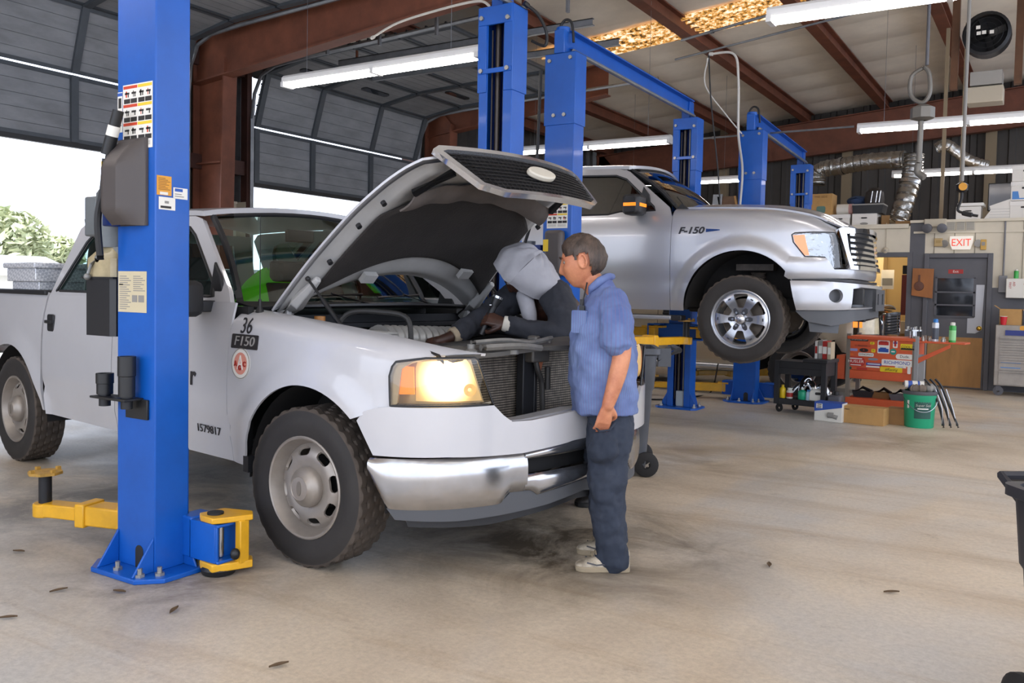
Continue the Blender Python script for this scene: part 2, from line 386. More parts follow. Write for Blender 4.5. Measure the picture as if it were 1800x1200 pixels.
# sectional overhead doors, run most of the way up
def bay_door(n, y0, y1, zb, stiles, dz=0):
    root = bpy.data.objects.new('door_%d' % n, None); link(root); root['kind'] = 'structure'
    tag(root, 'grey sectional overhead bay door %s' % ('run up beside the near lift post' if n == 1 else 'run up behind the open hood'), 'bay door')
    segs = [((-9.96, zb), (-9.96, zb + .78)), ((-9.95, zb + .815), (-9.72, zb + 1.55)), ((-9.69, zb + 1.58), (-8.95, zb + 1.70)), ((-8.92, zb + 1.705), (-8.1, zb + 1.74)), ((-8.07, zb + 1.742), (-7.3, zb + 1.76)), ((-7.27, zb + 1.762), (-6.5, zb + 1.78))]
    for si, (a, b) in enumerate(segs):
        d = V((b[0] - a[0], 0, b[1] - a[1])); Ln = d.length; d.normalize(); nv = V((d.z, 0, -d.x))  # inside face
        m = MB(); pts = []
        for i in range(5):
            t = Ln * i / 5; w = Ln / 5
            pts += [(t, 0), (t + w * .82, 0), (t + w * .86, -.02), (t + w * .96, -.02)]
        pts.append((Ln, 0)); rows = [[V((a[0], 0, a[1])) + d * t + nv * h + V((0, y, 0)) for t, h in pts] for y in (y0, y1)]
        m.loft(rows, closed=False); m.m = [0 if i % 4 == 0 else 1 for i in range(len(m.f))]; k = m.build('door_section', [M_DOORP, M_DOORD], root, ang=20, sol=.02)
        m = MB()
        for y in stiles:
            c = V((a[0], y, a[1])) + d * Ln / 2 + nv * .03
            m.box(c, (.05, .09, Ln), mx=Matrix((tuple(nv), (0, 1, 0), tuple(d))).transposed().to_4x4())
        for e in (.02, Ln - .02):
            m.box(V((a[0], (y0 + y1) / 2, a[1])) + d * e + nv * .02, (.03, y1 - y0, .045), mx=Matrix((tuple(nv), (0, 1, 0), tuple(d))).transposed().to_4x4())
        m.build('stile', M_DOORD, k, flat=True)
        if n == 2 and si in (2, 3):
            for yy in (9.3, 10.6) if si == 2 else (10.0, 11.7):
                m = MB(); m.prism(rrect(-.3, -.06, .3, .06, .05), V((a[0], yy, a[1])) + d * Ln * .5 + nv * .004, (0, 1, 0), d * (-1 if (V((0, 1, 0)).cross(d)).dot(nv) < 0 else 1), .03); m.build('door_light', MT['dark_glass'] if 'dark_glass' in MT else mat('dark_glass', '23262b', .06, spec=.9), k)
    for y in (y0 - .05, y1 + .05):
        m = MB(); m.tube([(-9.9, y, 0), (-9.9, y, zb + .9), (-9.86, y, zb + 1.25), (-9.72, y, zb + 1.5), (-9.45, y, zb + 1.6), (-8.9, y, zb + 1.64), (-5.3, y, zb + 1.78)], .028, 6); m.build('track', M_GALV, root)
    m = MB(); m.b2((-9.99, y0, zb - .06), (-9.93, y1, zb)); m.build('bottom_seal', M_BLACK, root)
    return root
bay_door(1, 3.8, 7.5, 2.97, (3.86, 4.95, 5.98, 7.44)); bay_door(2, 8.68, 12.42, 2.81, (8.73, 9.85, 11.2, 12.36))
m = MB()
for i in range(6):
    t = i / 5; m.b2((-9.2 + .9 * i, 8.45, 4.38), (-9.17 + .9 * i, 8.49, roofz(-9.2 + .9 * i)))
struct(m.build('trim_3', M_GALV))
# ------------------------------------------------------------------ office front (with the exit) across the far end
YB = 14.4
m = MB()
def wall_rect(x0, x1, za, zb, mi):
    m.mi = mi; m.b2((x0, YB, za), (x1, YB + .12, zb))
wall_rect(-5.2, -2.6, 0, 2.42, 0); wall_rect(-2.6, -1.95, 1.97, 2.42, 0)
wall_rect(-1.95, -1.74, 0, 2.48, 1); wall_rect(-1.74, -.83, 2.0, 2.48, 0)
wall_rect(-.83, 4.5, 1.5, 2.48, 0); wall_rect(-.83, 4.5, 0, 1.5, 1)
m.mi = 2
for i in range(24):
    x = -.7 + .23 * i
    if x < 4.4: m.b2((x, YB - .006, 1.5), (x + .012, YB, 2.47))
for x in (-1.62, -1.35, -1.08): m.b2((x, YB - .006, 2.0), (x + .012, YB, 2.3))
m.mi = 0; m.b2((-1.9, YB - .03, 2.30), (4.5, YB, 2.33)); m.b2((-1.95, YB - .05, 2.46), (4.5, YB + .15, 2.5))
m.b2((-5.2, YB - .05, 2.385), (-1.97, YB + .15, 2.45)); m.mi = 2; m.b2((-2.55, YB - .012, 2.0), (-2.54, YB, 2.38))
struct(m.build('wall_back', [M_CREAM, M_GREYP, mat('seam', '8a8373', .7)], flat=True))
m = MB()
m.b2((-5.2, YB + .1, 2.35), (4.5, 20.3, 2.42)); struct(m.build('ceiling_office', mat('loft_deck', '8d7a60', .8)))
m = MB(); corr(m, -10, 9, 0, 5.9, 0, .04, .35)
m.v = [(y, 20.5 - x, z) for x, y, z in m.v]; struct(m.build('wall_rear', M_DKWALL, sol=.01))
m = MB()
for x in (-7, -4.2, -1.4, 1.4): m.b2((x, 20.3, 0), (x + .2, 20.45, 5.3))
for x in (-1.62, -1.36, 0.12): m.b2((x, YB + .5, 2.42), (x + .05, YB + .56, roofz(x)))
struct(m.build('trim_4', mat('tan_post', '8b7b62', .7)))
# office doorway: frame and the lit room behind it
m = MB()
m.b2((-2.68, YB - .04, 1.95), (-1.9, YB + .16, 2.02)); m.b2((-2.68, YB - .04, 0), (-2.6, YB + .16, 1.95)); m.b2((-1.97, YB - .04, 0), (-1.9, YB + .16, 1.95))
struct(m.build('trim_5', M_GREYP, flat=True))
m = MB()
m.b2((-5.1, 16.6, 0), (-1.3, 16.7, 2.35)); m.b2((-5.1, YB + .12, 0), (-5.0, 16.6, 2.35)); m.b2((-1.86, YB + .12, 0), (-1.8, 16.6, 2.35)); struct(m.build('wall_office', mat('office_yellow', 'c7ac78', .7), flat=True))
# exit door
m = MB(); m.b2((-1.74, YB - .05, 0), (-1.67, YB + .1, 2.0)); m.b2((-.9, YB - .05, 0), (-.83, YB + .1, 2.0)); m.b2((-1.67, YB - .05, 1.93), (-.9, YB + .1, 2.0)); struct(m.build('trim_6', M_GREYP, bev=.008))
root = bpy.data.objects.new('door_3', None); link(root); root.location = (-1.675, YB, 0); root.scale = (.985, 1, .95); root['kind'] = 'structure'; tag(root, 'dark grey exit door with a four pane window and plywood kick panel', 'door')
m = MB(); panel(m, [(0, .01), (.78, .01), (.78, 2.03), (0, 2.03)], lambda x, z: (x, 0, z), [[(.12, 1.12), (.62, 1.12), (.62, 1.73), (.12, 1.73)][::-1]], .3)
m.build('door_leaf', M_GREYP, root, sol=.04)
m = MB()
for z in (1.12, 1.3, 1.5, 1.73): m.b2((.1, -.02, z - .012), (.64, .03, z + .012))
for x in (.11, .63): m.b2((x - .015, -.02, 1.12), (x + .015, .03, 1.73))
m.build('window_bars', M_GREYP, root)
m = MB(); m.b2((.12, .012, 1.12), (.62, .02, 1.73)); m.build('window_glass', mat('dark_glass', '23262b', .06, spec=.9), root)
m = MB(); m.b2((.02, -.012, .03), (.76, -.001, .8)); m.build('kick_panel', M_PLY, root)
m = MB(); m.add([(.76, -.004, 1.62), (.65, -.004, 1.62), (.65, -.004, 1.12), (.55, -.004, 1.1), (.55, -.004, .87), (.66, -.004, .87), (.74, -.004, .92)], [(0, 1, 2, 3, 4, 5, 6)]); m.build('paper_sheet', mat('pale_sheet', 'b9bcc2', .5), root, sol=.002)
m = MB(); m.lathe([(.012, 0), (.012, .03), (.03, .04), (.034, .06), (.022, .075), (0, .078)], 16, (.71, 0, .95), (0, -1, 0)); m.lathe([(.036, 0), (.036, .006), (0, .007)], 16, (.71, 0, .95), (0, -1, 0)); m.build('door_knob', mat('brass', 'b08a36', .25, .9), root)
m = MB(); m.b2((.27, -.008, 1.79), (.47, -.001, 1.855)); pl = m.build('exit_plate', M_RED, root); text('Exit', .05, mtx((.37, -.009, 1.822), (1, 0, 0), (0, 0, 1)), M_WHITE, pl)
# ------------------------------------------------------------------ two post lifts
HC = 3.33; CW, CD = .28, .18
M_DECAL = mat('decal_white', 'e4e1d8', .6); M_DY = mat('decal_yellow', 'e6c335', .6); M_DO = mat('decal_orange', 'd99a35', .6); M_DR = mat('decal_red', 'c8401f', .6); M_DK = mat('decal_black', '24211f', .6); M_DB = mat('decal_blue', '2a56a8', .6)
M_BOLT = mat('bolt_zinc', 'a9a69e', .4, .8)
def column(root, loc, inv):      # inv: +1 opening faces +y, -1 faces -y
    e = bpy.data.objects.new('column', None); link(e, root); e.location = loc; e.rotation_euler = (0, 0, 0 if inv > 0 else pi)
    w, d = CW / 2, CD / 2; t = .012
    def csec(mb, k, z0, z1):
        W, D = w + k, d + k
        p = [(-W, -D), (W, -D), (W, D), (W - .075, D), (W - .075, D - t), (W - t, D - t), (W - t, -D + t), (-W + t, -D + t), (-W + t, D - t), (-W + .075, D - t), (-W + .075, D), (-W, D)]
        mb.prism(p, (0, 0, z0), (1, 0, 0), (0, 1, 0), z1 - z0)
    m = MB(); csec(m, 0, .02, HC - .02); m.build('post', M_BLUE, e, bev=.006)
    m = MB(); csec(m, .008, HC - .6, HC); m.b2((-w, d - .01, HC - .13), (w, d + .012, HC)); m.b2((-w - .008, -d - .008, HC - .01), (w + .008, d + .008, HC)); m.b2((-w, d + .008, HC - .47), (w, d + .016, HC - .435))
    sl = m.build('sleeve', M_BLUE, e, bev=.004)
    for x, z in ((-w + .03, HC - .45), (w - .03, HC - .45), (-w + .03, HC - .1), (w - .03, HC - .08)): m = MB(); m.cyl((x, d + .008, z), (x, d + .03, z), .016, n=10); m.build('bolt', M_BOLT, sl)
    for x, z in ((-.05, HC - .52), (.05, HC - .52), (-.1, HC - .06), (.1, HC - .05)): m = MB(); m.cyl((x, -d - .008, z), (x, -d - .024, z), .016, n=10); m.build('bolt', M_BOLT, sl)
    m = MB(); m.b2((-w + t, -d + t, .03), (w - t, -d + t + .003, HC - .03)); m.build('inner_face', M_BLUED, e)
    m = MB(); m.cyl((-.03, .02, .1), (-.03, .02, HC - .1), .008, n=8); m.build('lift_cable', mat('wire_rope', '9d9a93', .5, .6), e)
    m = MB(); m.cyl((.035, 0, .1), (.035, 0, HC - .1), .022, n=12); m.cyl((.065, .03, .1), (.065, .03, HC - .15), .007, n=8); m.build('cylinder_rod', mat('rod_dark', '4a4440', .4, .7), e)
    m = MB(); m.b2((-.06, .0, .02), (.04, d - .02, .2)); m.build('pulley_box', mat('pulley_grey', 'a3adb2', .5), e, bev=.01)
    a, b = .25, .21; c = .09
    m = MB(); m.prism([(-a, -b + c), (-a + c, -b), (a - c, -b), (a, -b + c), (a, b - .05), (a - .05, b), (-a + .05, b), (-a, b - .05)], (0, 0, 0), (1, 0, 0), (0, 1, 0), .022)
    for s in (-1, 1):
        m.prism([(0, 0), (-.11, 0), (0, .16)], (s * (w - .01) - .006, -d, .022), (0, 1, 0), (0, 0, 1), .012)
        m.prism([(0, 0), (.09, 0), (0, .16)], (s * w * 1.0, d - .015, .022), (s, 0, 0), (0, 0, 1), .012)
    bp = m.build('base_plate', M_BLUE, e, bev=.004)
    for x, y in ((-.2, .1), (.2, .1), (-.19, -.1), (.19, -.1), (-.03, -.16), (.14, -.165)):
        m = MB(); m.cyl((x, y, .022), (x, y, .034), .022, n=6); m.cyl((x, y, .034), (x, y, .06), .011, n=8); m.build('anchor_bolt', M_BOLT, bp)
    m = MB(); m.prism([(-.028, .02)] + arc(0, .1, .028, 180, 0, 8) + [(.028, .02)], (.03, -d - .001, .0), (1, 0, 0), (0, 0, 1), .002); m.build('slot', M_DK, e)
    return e
def arm(root, pv, pad, zb, tube=.2, th=.1, bend=None):
    """yellow swing arm from a pivot to a pad, zb: underside height"""
    pv, pad = V((pv[0], pv[1], zb)), V((pad[0], pad[1], zb)); d = (pad - pv); L_ = d.length; d.normalize(); s = V((-d.y, d.x, 0)); e = bpy.data.objects.new('arm', None); link(e, root)
    M = Matrix((tuple(d), tuple(s), (0, 0, 1))).transposed().to_4x4()
    m = MB(); m.box(pv + d * L_ * .31 + V((0, 0, th / 2)), (L_ * .62, .13, th), mx=M); m.box(pv + d * L_ * .58 + V((0, 0, th / 2)), (.06, .15, th + .02), mx=M); m.build('outer_tube', M_YEL, e, bev=.008)
    m = MB(); m.box(pv + d * L_ * .76 + V((0, 0, th / 2)), (L_ * .42, .1, th * .7), mx=M); m.cyl(pad + V((0, 0, .01)), pad + V((0, 0, th * .8)), .06, n=16); m.build('inner_tube', M_YEL, e, bev=.006)
    m = MB(); m.cyl(pad + V((0, 0, th * .5)), pad + V((0, 0, th + tube)), .032, n=16); m.build('pad_post', M_DARK, e)
    m = MB(); m.lathe([(.02, 0), (.085, 0), (.085, .014), (.05, .016), (0, .012)], 8, pad + V((0, 0, th + tube)), (0, 0, 1)); 
    for q in range(4): m.box(pad + V((.07 * cos(q * pi / 2), .07 * sin(q * pi / 2), th + tube + .02)), (.02, .02, .02))
    m.build('pad', mat('pad_tan', 'b98f3c', .6, var=.4, vs=20), e)
    m = MB(); m.prism([(-.1, -.08), (.16, -.07), (.16, .07), (-.1, .08)], pv + V((0, 0, th)), d, s, .02); m.cyl(pv + V((0, 0, th)), pv + V((0, 0, th + .035)), .035, n=14); m.build('pivot_plate', M_YEL, e)
    return e
def lift(label, pA, pB, zc, pads, group='two post lifts in a row along the bays'):
    root = thing('two_post_lift', label, 'car lift', (0, 0, 0), 0, group)
    cA = column(root, (*pA, 0), 1); cB = column(root, (*pB, 0), -1)
    # overhead beam with end plates and hoses
    a = V((pA[0], pA[1], HC)); b = V((pB[0], pB[1], HC)); d = (b - a).normalized(); s = V((d.y, -d.x, 0)); M = Matrix((tuple(d), tuple(s), (0, 0, 1))).transposed().to_4x4()
    m = MB(); mid = (a + b) / 2
    m.box(mid + V((0, 0, .125)), ((b - a).length, .012, .15), mx=M)
    for o in (.055, .2): m.box(mid + s * .03 + V((0, 0, o)), ((b - a).length, .075, .012), mx=M)
    m.build('overhead_beam', M_BLUE, root, flat=True)
    for q, k in ((a, 1), (b, -1)):
        m = MB(); m.box(q + s * -.02 + d * k * -.02 + V((0, 0, .1)), (.14, .1, .2), mx=M); m.cyl(q + s * -.02 + d * k * -.02 + V((0, 0, .18)), q + s * -.02 + d * k * -.02 + V((0, 0, .23)), .06, n=14); m.build('beam_end', M_BLUE, root, bev=.008); m = MB()
    m = MB(); m.cyl(a + s * .07 + V((0, 0, .03)), b + s * .07 + V((0, 0, .03)), .016, n=8); m.build('safety_bar', M_GALV, root)
    m = MB(); q = a + V((0, 0, .1)); m.tube(cat_mull([q + s * -.06, q + s * -.06 + V((0, 0, .14)), q + s * -.01 + V((0, 0, .2)), q + s * .05 + V((0, 0, .16)), q + s * .07 + V((0, 0, 0))]), .012, 8); m.build('hose', M_CABLE, root)
    for (p, inv, c) in ((pA, 1, cA), (pB, -1, cB)):
        m = MB(); y = p[1] + inv * .17
        m.b2((p[0] - .13, p[1] + inv * .02, zc), (p[0] + .13, p[1] + inv * .1, zc + .5)); m.b2((p[0] - .32, p[1] + inv * .1, zc), (p[0] + .32, p[1] + inv * .125, zc + .18))
        for k in (-1, 1): m.b2((p[0] + k * .32, p[1] + inv * .09, zc), (p[0] + k * .18, p[1] + inv * .26, zc + .018)); m.b2((p[0] + k * .32, p[1] + inv * .09, zc + .16), (p[0] + k * .18, p[1] + inv * .26, zc + .178)); m.b2((p[0] + k * .335, p[1] + inv * .09, zc), (p[0] + k * .32, p[1] + inv * .26, zc + .178))
        m.build('carriage', M_BLUE, root, bev=.005)
    for (side, k, pad, tube) in pads:
        p, inv = ((pA, 1), (pB, -1))[side]; pv = (p[0] + k * .25, p[1] + inv * .18); arm(root, pv, pad, zc + .03, tube)
    return root
PZ1, PZ2, PZ3 = ((-3.55, 2.52), (-3.44, 5.27)), ((-3.63, 6.55), (-3.69, 9.6)), ((-3.25, 10.65), (-3.42, 13.72))
L1 = lift('blue two post lift straddling the white pickup, power unit on its near column', *PZ1, .06, [(0, -1, (-4.45, 2.52), .13), (1, 1, (-2.6, 5.35), .1), (1, -1, (-4.5, 5.3), .1)])
L2 = lift('blue two post lift holding the silver pickup off the floor', *PZ2, .80, [(0, 1, (-3.02, 7.95), .13), (0, -1, (-5.3, 7.9), .13), (1, 1, (-3.0, 9.4), .13), (1, -1, (-5.3, 9.4), .13)])
L3 = lift('blue two post lift with its yellow arms lowered around the tan truck', *PZ3, .06, [(0, -1, (-4.45, 10.55), .05), (1, 1, (-2.9, 12.6), .05), (1, -1, (-4.6, 12.5), .05)])
# lift 1: folded front arm beside the near post
e = bpy.data.objects.new('arm', None); link(e, L1); e.scale = (.74, .74, .9); e.location = (-3.36 + 3.28 * .74, 2.62 - 2.62 * .74, 0)
px, py = -3.10, 2.66
for z, th in ((.275, .03), (.03, .04)):
    m = MB(); m.prism([(-.12, -.07), (-.06, -.11), (.06, -.12), (.1, -.06), (.17, .1), (.1, .16), (-.1, .1)], (px, py, z), (1, 0, 0), (0, 1, 0), th); m.build('pivot_plate', M_YEL, e, bev=.006)
m = MB(); m.b2((px + .1, py + .02, .06), (px + .15, py + .09, .28)); m.build('link_bar', M_YEL, e, bev=.006)
m = MB(); m.cyl((px - .02, py - .03, .3), (px - .02, py - .03, .315), .05, n=20); m.build('pivot_pin', M_DARK, e)
m = MB(); m.b2((px - .18, py - .1, .075), (px + .06, py - .085, .265)); m.b2((px - .18, py - .1, .255), (px + .09, py + .1, .27)); m.b2((px - .18, py - .1, .07), (px + .09, py + .1, .085)); m.b2((px - .18, py - .1, .07), (px - .165, py + .1, .27)); m.b2((px + .06, py - .1, .07), (px + .075, py - .08, .27)); m.build('clevis', M_BLUE, e, bev=.005)
m = MB(); m.cyl((px + .01, py - .02, .09), (px + .01, py - .02, .26), .025, n=14); m.cyl((px - .05, py + .03, .09), (px - .05, py + .03, .26), .02, n=14); m.build('pin', M_STEEL, e)
m = MB(); m.ball((px + .15, py - .02, .12), .03, 12, 8); m.lathe([(.1, .005), (.11, .03), (.1, .045)], 20, (px, py - .02, 0), (0, 0, 1), True, True); m.build('bumper_knob', M_BLACK, e)
m = MB(); m.b2((px - .3, py - .1, .07), (px - .16, py + .08, .28)); m.build('clevis_side', M_BLUE, e, bev=.01)
# decals
def card(parent, name, o, ux, uy, w, h, base, items=(), t=.0015):
    """a flat sheet: items (x0,y0,x1,y1,material) as fractions"""
    o, ux, uy = V(o), V(ux), V(uy); n = ux.cross(uy); mats = [base]; mb = MB()
    mb.prism([(0, 0), (w, 0), (w, h), (0, h)], o, ux, uy, t)
    for (a, b, c, d, mt) in items:
        if mt not in mats: mats.append(mt)
        mb.mi = mats.index(mt); mb.prism([(a * w, b * h), (c * w, b * h), (c * w, d * h), (a * w, d * h)], o + n * t, ux, uy, t * .5)
    return mb.build(name, mats, parent, flat=True)
M_DG = mat('decal_grey', '8d8a84', .6)
def warn_items():
    it = []
    for r in range(3):
        y1 = .97 - r * .285
        for c in range(2):
            x0 = .02 + c * .49; it.append((x0, y1 - .035, x0 + .47, y1 + .01, M_DR if c == 0 else M_DY))
            for k in range(2):
                xa = x0 + .02 + k * .23; it.append((xa, y1 - .26, xa + .21, y1 - .19, M_DK)); it.append((xa + .03, y1 - .12, xa + .18, y1 - .09, M_DK)); it.append((xa + .06 + .02 * ((r + k) % 3), y1 - .165, xa + .1, y1 - .07, M_DK if (r + c + k) % 2 else M_DR)); it.append((xa + .13, y1 - .165, xa + .16, y1 - .12, M_DK))
    for q in range(4): it.append((.05, .05 + q * .018, .45, .056 + q * .018, M_DG)); it.append((.53, .05 + q * .018, .93, .056 + q * .018, M_DG))
    return it
def lines(x0, x1, y0, y1, n, mt=None):
    return [(x0, y1 - (y1 - y0) * (i + .6) / n, x0 + (x1 - x0) * (.6 + .4 * ((i * 7) % 5) / 4), y1 - (y1 - y0) * (i + .2) / n, mt or M_DG) for i in range(n)]
bx, by = -3.55, 2.52; yb = by - CD / 2 - .001; xf = bx + CW / 2 + .001
card(L1, 'warning_sheet', (bx - .095, yb, 2.10), (1, 0, 0), (0, 0, 1), .215, .32, M_DECAL, warn_items())
card(L1, 'warning_strip', (bx - .135, yb, 2.19), (1, 0, 0), (0, 0, 1), .035, .2, M_DECAL, [(.0, .9, 1, .98, M_DB), (.2, .6, .8, .85, M_DK)] + lines(.1, .9, .05, .5, 6))
card(L1, 'instruction_sheet', (bx - .13, yb, 1.29), (1, 0, 0), (0, 0, 1), .21, .205, mat('old_paper', 'c9bd9d', .7), lines(.06, .46, .05, .9, 16) + lines(.54, .95, .5, .9, 8) + [(.5, .25, .68, .42, M_DG), (.72, .25, .92, .42, M_DG), (.04, .66, .18, .69, M_DK)])
card(L1, 'rating_label', (xf, by - .085, 1.87), (0, 1, 0), (0, 0, 1), .075, .095, M_DO, lines(.1, .9, .25, .9, 8, mat('decal_brown', '8a5a20', .6)) + [(.2, .03, .75, .17, M_DECAL)])
card(L1, 'barcode_label', (xf, by - .075, 1.8), (0, 1, 0), (0, 0, 1), .085, .062, M_DECAL, [(.1, .12, .75, .3, M_DK), (.35, .5, .6, .7, M_DG)])
card(L1, 'serial_label', (xf, by + .0, 1.86), (0, 1, 0), (0, 0, 1), .075, .055, M_DECAL, [(.1, .65, .65, .92, M_DB)] + lines(.1, .9, .1, .5, 2))
# adapter rack on the near post
m = MB(); m.b2((bx - .06, yb - .012, .76), (bx + .1, yb, .86)); m.prism([(-.2, 0), (.06, 0), (.06, -.1), (-.2, -.1)], (bx, yb, .855), (1, 0, 0), (0, 1, 0), .012); rk = m.build('adapter_rack', M_BLACK, L1, bev=.003)
def adapter(x, y, z, h, label):
    t = thing('pad_adapter', label, 'lift adapter', (x, y, z), 0, 'adapters in the post rack')
    mm = MB(); mm.lathe([(0, 0), (.036, 0), (.036, h * .5), (.039, h * .52), (.039, h), (.03, h), (.03, h - .03), (0, h - .03)], 20); mm.build('sleeve', M_BLACK, t)
    mm = MB(); mm.lathe([(.026, -.055), (.026, 0)], 16, cap0=True); mm.build('pin', M_DARK, t)
adapter(bx + .015, yb - .055, .875 * .911 + .0174, .182, 'tall black steel adapter standing in the rack on the near blue post')
adapter(bx - .15, yb - .055, .875 * .911 + .0174, .095, 'short black steel adapter standing in the rack on the near blue post')
# power unit on the back of the near post
pu = bpy.data.objects.new('power_unit', None); link(pu, L1)
M_PU = mat('motor_grey', '6f7476', .5, .3, var=.2)
M_COVER = mat('cover_black', '4a4442', .5)
m = MB()
def cov(u, v):
    x = -.125 + .215 * u; z = 1.72 + .43 * v; q = max(0, min(1, (1 - abs(2 * u - .9)) * 2.2)); top = min(1, (1 - v) * 3.0, v * 4 + .4)
    return (bx + x, yb - .005 - .115 * q * max(0, top) ** .7, z)
m.grid(cov, 14, 14); m.b2((bx - .125, yb - .01, 1.72), (bx + .09, yb, 2.15)); m.build('latch_cover', M_COVER, pu, ang=60)
m = MB(); m.b2((bx - .18, yb - .05, 1.72), (bx - .1, yb + .06, 1.92)); m.build('bracket', M_BLUED, pu, bev=.006)
card(pu, 'caution_label', (bx - .125, yb - .075, 1.93), (.72, -.7, 0), (0, 0, 1), .05, .1, M_DY, [(.4, .25, .6, .6, M_DK)])
m = MB(); m.cyl((bx - .29, by + .0, 1.62), (bx - .29, by + .0, 1.90), .085, n=24); m.lathe([(.085, 1.9), (.06, 1.94), (0, 1.95)], 24, (bx - .29, by, 0)); m.b2((bx - .24, by - .03, 1.66), (bx - .13, by + .03, 1.8)); m.build('motor', M_PU, pu)
m = MB(); m.b2((bx - .47, by - .05, 1.68), (bx - .37, by + .05, 1.89)); m.build('switch_box', M_PU, pu, bev=.01)
m = MB(); m.b2((bx - .33, by - .055, 1.54), (bx - .15, by + .055, 1.62)); m.cyl((bx - .3, by - .06, 1.56), (bx - .3, by - .09, 1.56), .02); m.tube([(bx - .3, by - .07, 1.58), (bx - .33, by - .1, 1.53), (bx - .345, by - .11, 1.47)], .008); m.ball((bx - .345, by - .11, 1.465), .018, 10, 7); m.build('pump_block', mat('cast_metal', '8b8c8a', .5, .6, var=.3, vs=12), pu)
m = MB(); m.loft([[(bx - .285 + a * .115, by + b * .095, z) for a, b in [(1, -.8), (.8, -1), (-.8, -1), (-1, -.8), (-1, .8), (-.8, 1), (.8, 1), (1, .8)]] for z in (1.16, 1.46)], cap=True); m.b2((bx - .41, by - .1, 1.455), (bx - .16, by + .1, 1.465)); m.build('tank_guard', mat('tank_black', '1d1d20', .4), pu)
m = MB(); m.loft([[(bx - .285 + a * .112 * k, by + b * .09 * k, z) for a, b in [(1, -.8), (.8, -1), (-.8, -1), (-1, -.8), (-1, .8), (-.8, 1), (.8, 1), (1, .8)]] for z, k in ((1.46, 1), (1.56, 1), (1.6, .7), (1.62, .6))], cap=True); m.build('oil_tank', mat('oil_tank', 'b3a583', .35, var=.35, vs=6), pu)
m = MB(); q = (bx - .14, yb - .07); m.tube(cat_mull([(q[0] + .02, q[1], 1.9), (q[0] + .03, q[1], 2.02), (q[0] + .05, q[1], 2.1), (q[0] + .08, q[1] + .02, 2.25)]), .012); m.tube(cat_mull([(q[0] - .02, q[1], 1.55), (q[0] - .01, q[1] - .02, 1.75), (q[0], q[1], 1.9), (q[0] + .02, q[1], 2.05)]), .016); m.build('power_cord', M_CABLE, pu)
m = MB(); a, b = V((q[0] + .03, q[1], 2.07)), V((q[0] + .1, q[1] + .01, 2.28)); d = b - a; m.cyl(a, a + d * .42, .027, n=16); m.cyl(a + d * .65, b, .024, n=16); pg = m.build('plug', M_BLACK, pu); m = MB(); m.cyl(a + d * .42, a + d * .65, .027, n=16); m.build('plug_band', M_DECAL, pg)
for o in L1.children:
    if any(o.name.startswith(k) for k in ('warning', 'instruction', 'rating', 'barcode', 'serial', 'power_unit', 'adapter_rack')): o.scale.z = .911; o.location.z = .0174
# lift 2: warning sheet, cover and power unit on its near post
b2x, b2y = PZ2[0]; y2 = b2y - CD / 2 - .001
card(L2, 'warning_sheet', (b2x + -.1, y2, 1.86), (1, 0, 0), (0, 0, 1), .2, .3, M_DECAL, warn_items())
m = MB(); m.b2((b2x - .08, y2 - .09, 1.45), (b2x + .09, y2, 1.84)); m.build('latch_cover', M_COVER, L2, bev=.03)
card(L2, 'caution_label', (b2x - .08, y2 - .092, 1.66), (1, 0, 0), (0, 0, 1), .05, .1, M_DY)
m = MB(); m.b2((b2x - .3, y2 - .03, 1.42), (b2x - .14, y2 + .1, 1.72)); m.build('bracket', M_BLUED, L2, bev=.006)
m = MB(); m.cyl((b2x - .32, b2y, 1.3), (b2x - .32, b2y, 1.68), .08, n=20); m.cyl((b2x - .32, b2y, 1.68), (b2x - .32, b2y, 1.76), .05, n=16); m.b2((b2x - .42, b2y - .1, 1.0), (b2x - .2, b2y + .1, 1.3)); m.build('motor', M_PU, L2)
m = MB(); m.tube(cat_mull([(b2x - .3, y2 - .05, 1.7), (b2x - .22, y2 - .05, 1.95), (b2x - .2, y2 - .03, 2.3), (b2x - .18, y2 - .02, 3.2)]), .014); m.build('power_cord', M_CABLE, L2)
# ------------------------------------------------------------------ fluorescent fixtures
def tube_light(x0, y, z, label, rz=0, n=2):
    t = thing('fluorescent_light', label, 'ceiling light', (x0, y, z), rz, 'eight foot fluorescent strip lights')
    Lx = 2.44
    m = MB(); m.prism([(-.06, 0), (.06, 0), (.06, .05), (.035, .075), (-.035, .075), (-.06, .05)], (0, 0, .03), (0, 1, 0), (0, 0, 1), Lx); m.build('housing', M_WPAINT, t, flat=True)
    for e in (0, 1.2, 2.4): m = MB(); m.b2((e, -.075, -.012), (e + .04, .075, .035)); m.build('socket', M_WPAINT, t)
    for k in (0, 1):
        for s in (-1, 1):
            m = MB(); m.cyl((.04 + k * 1.2, s * .048, .01), (1.2 + k * 1.2, s * .048, .01), .019, n=10); m.build('lamp_tube', M_TUBE, t)
    for e in (.3, 2.1): m = MB(); m.tube([(e, 0, .1), (e, 0, roofz(x0 + e) - z + .1)], .003, 4); m.build('hanger', M_GALV, t)
tube_light(-6.82, 6.38, 3.37, 'long fluorescent strip hanging in front of the far bay door')
tube_light(-1.93, 6.6, 3.37, 'long fluorescent strip above the silver truck, cut by the top of the photo', .015)
tube_light(-6.98, 11.15, 3.37, 'long fluorescent strip hanging behind the silver truck post, low over its roof', .015)
tube_light(-2.2, 11.48, 3.37, 'long fluorescent strip hanging before the rusty far beam', .02)
tube_light(-7.35, 15.5, 3.37, 'long fluorescent strip glimpsed between the lift posts behind the silver hood')
tube_light(-2.48, 15.96, 3.37, 'long fluorescent strip hanging over the stored white boxes', .03)
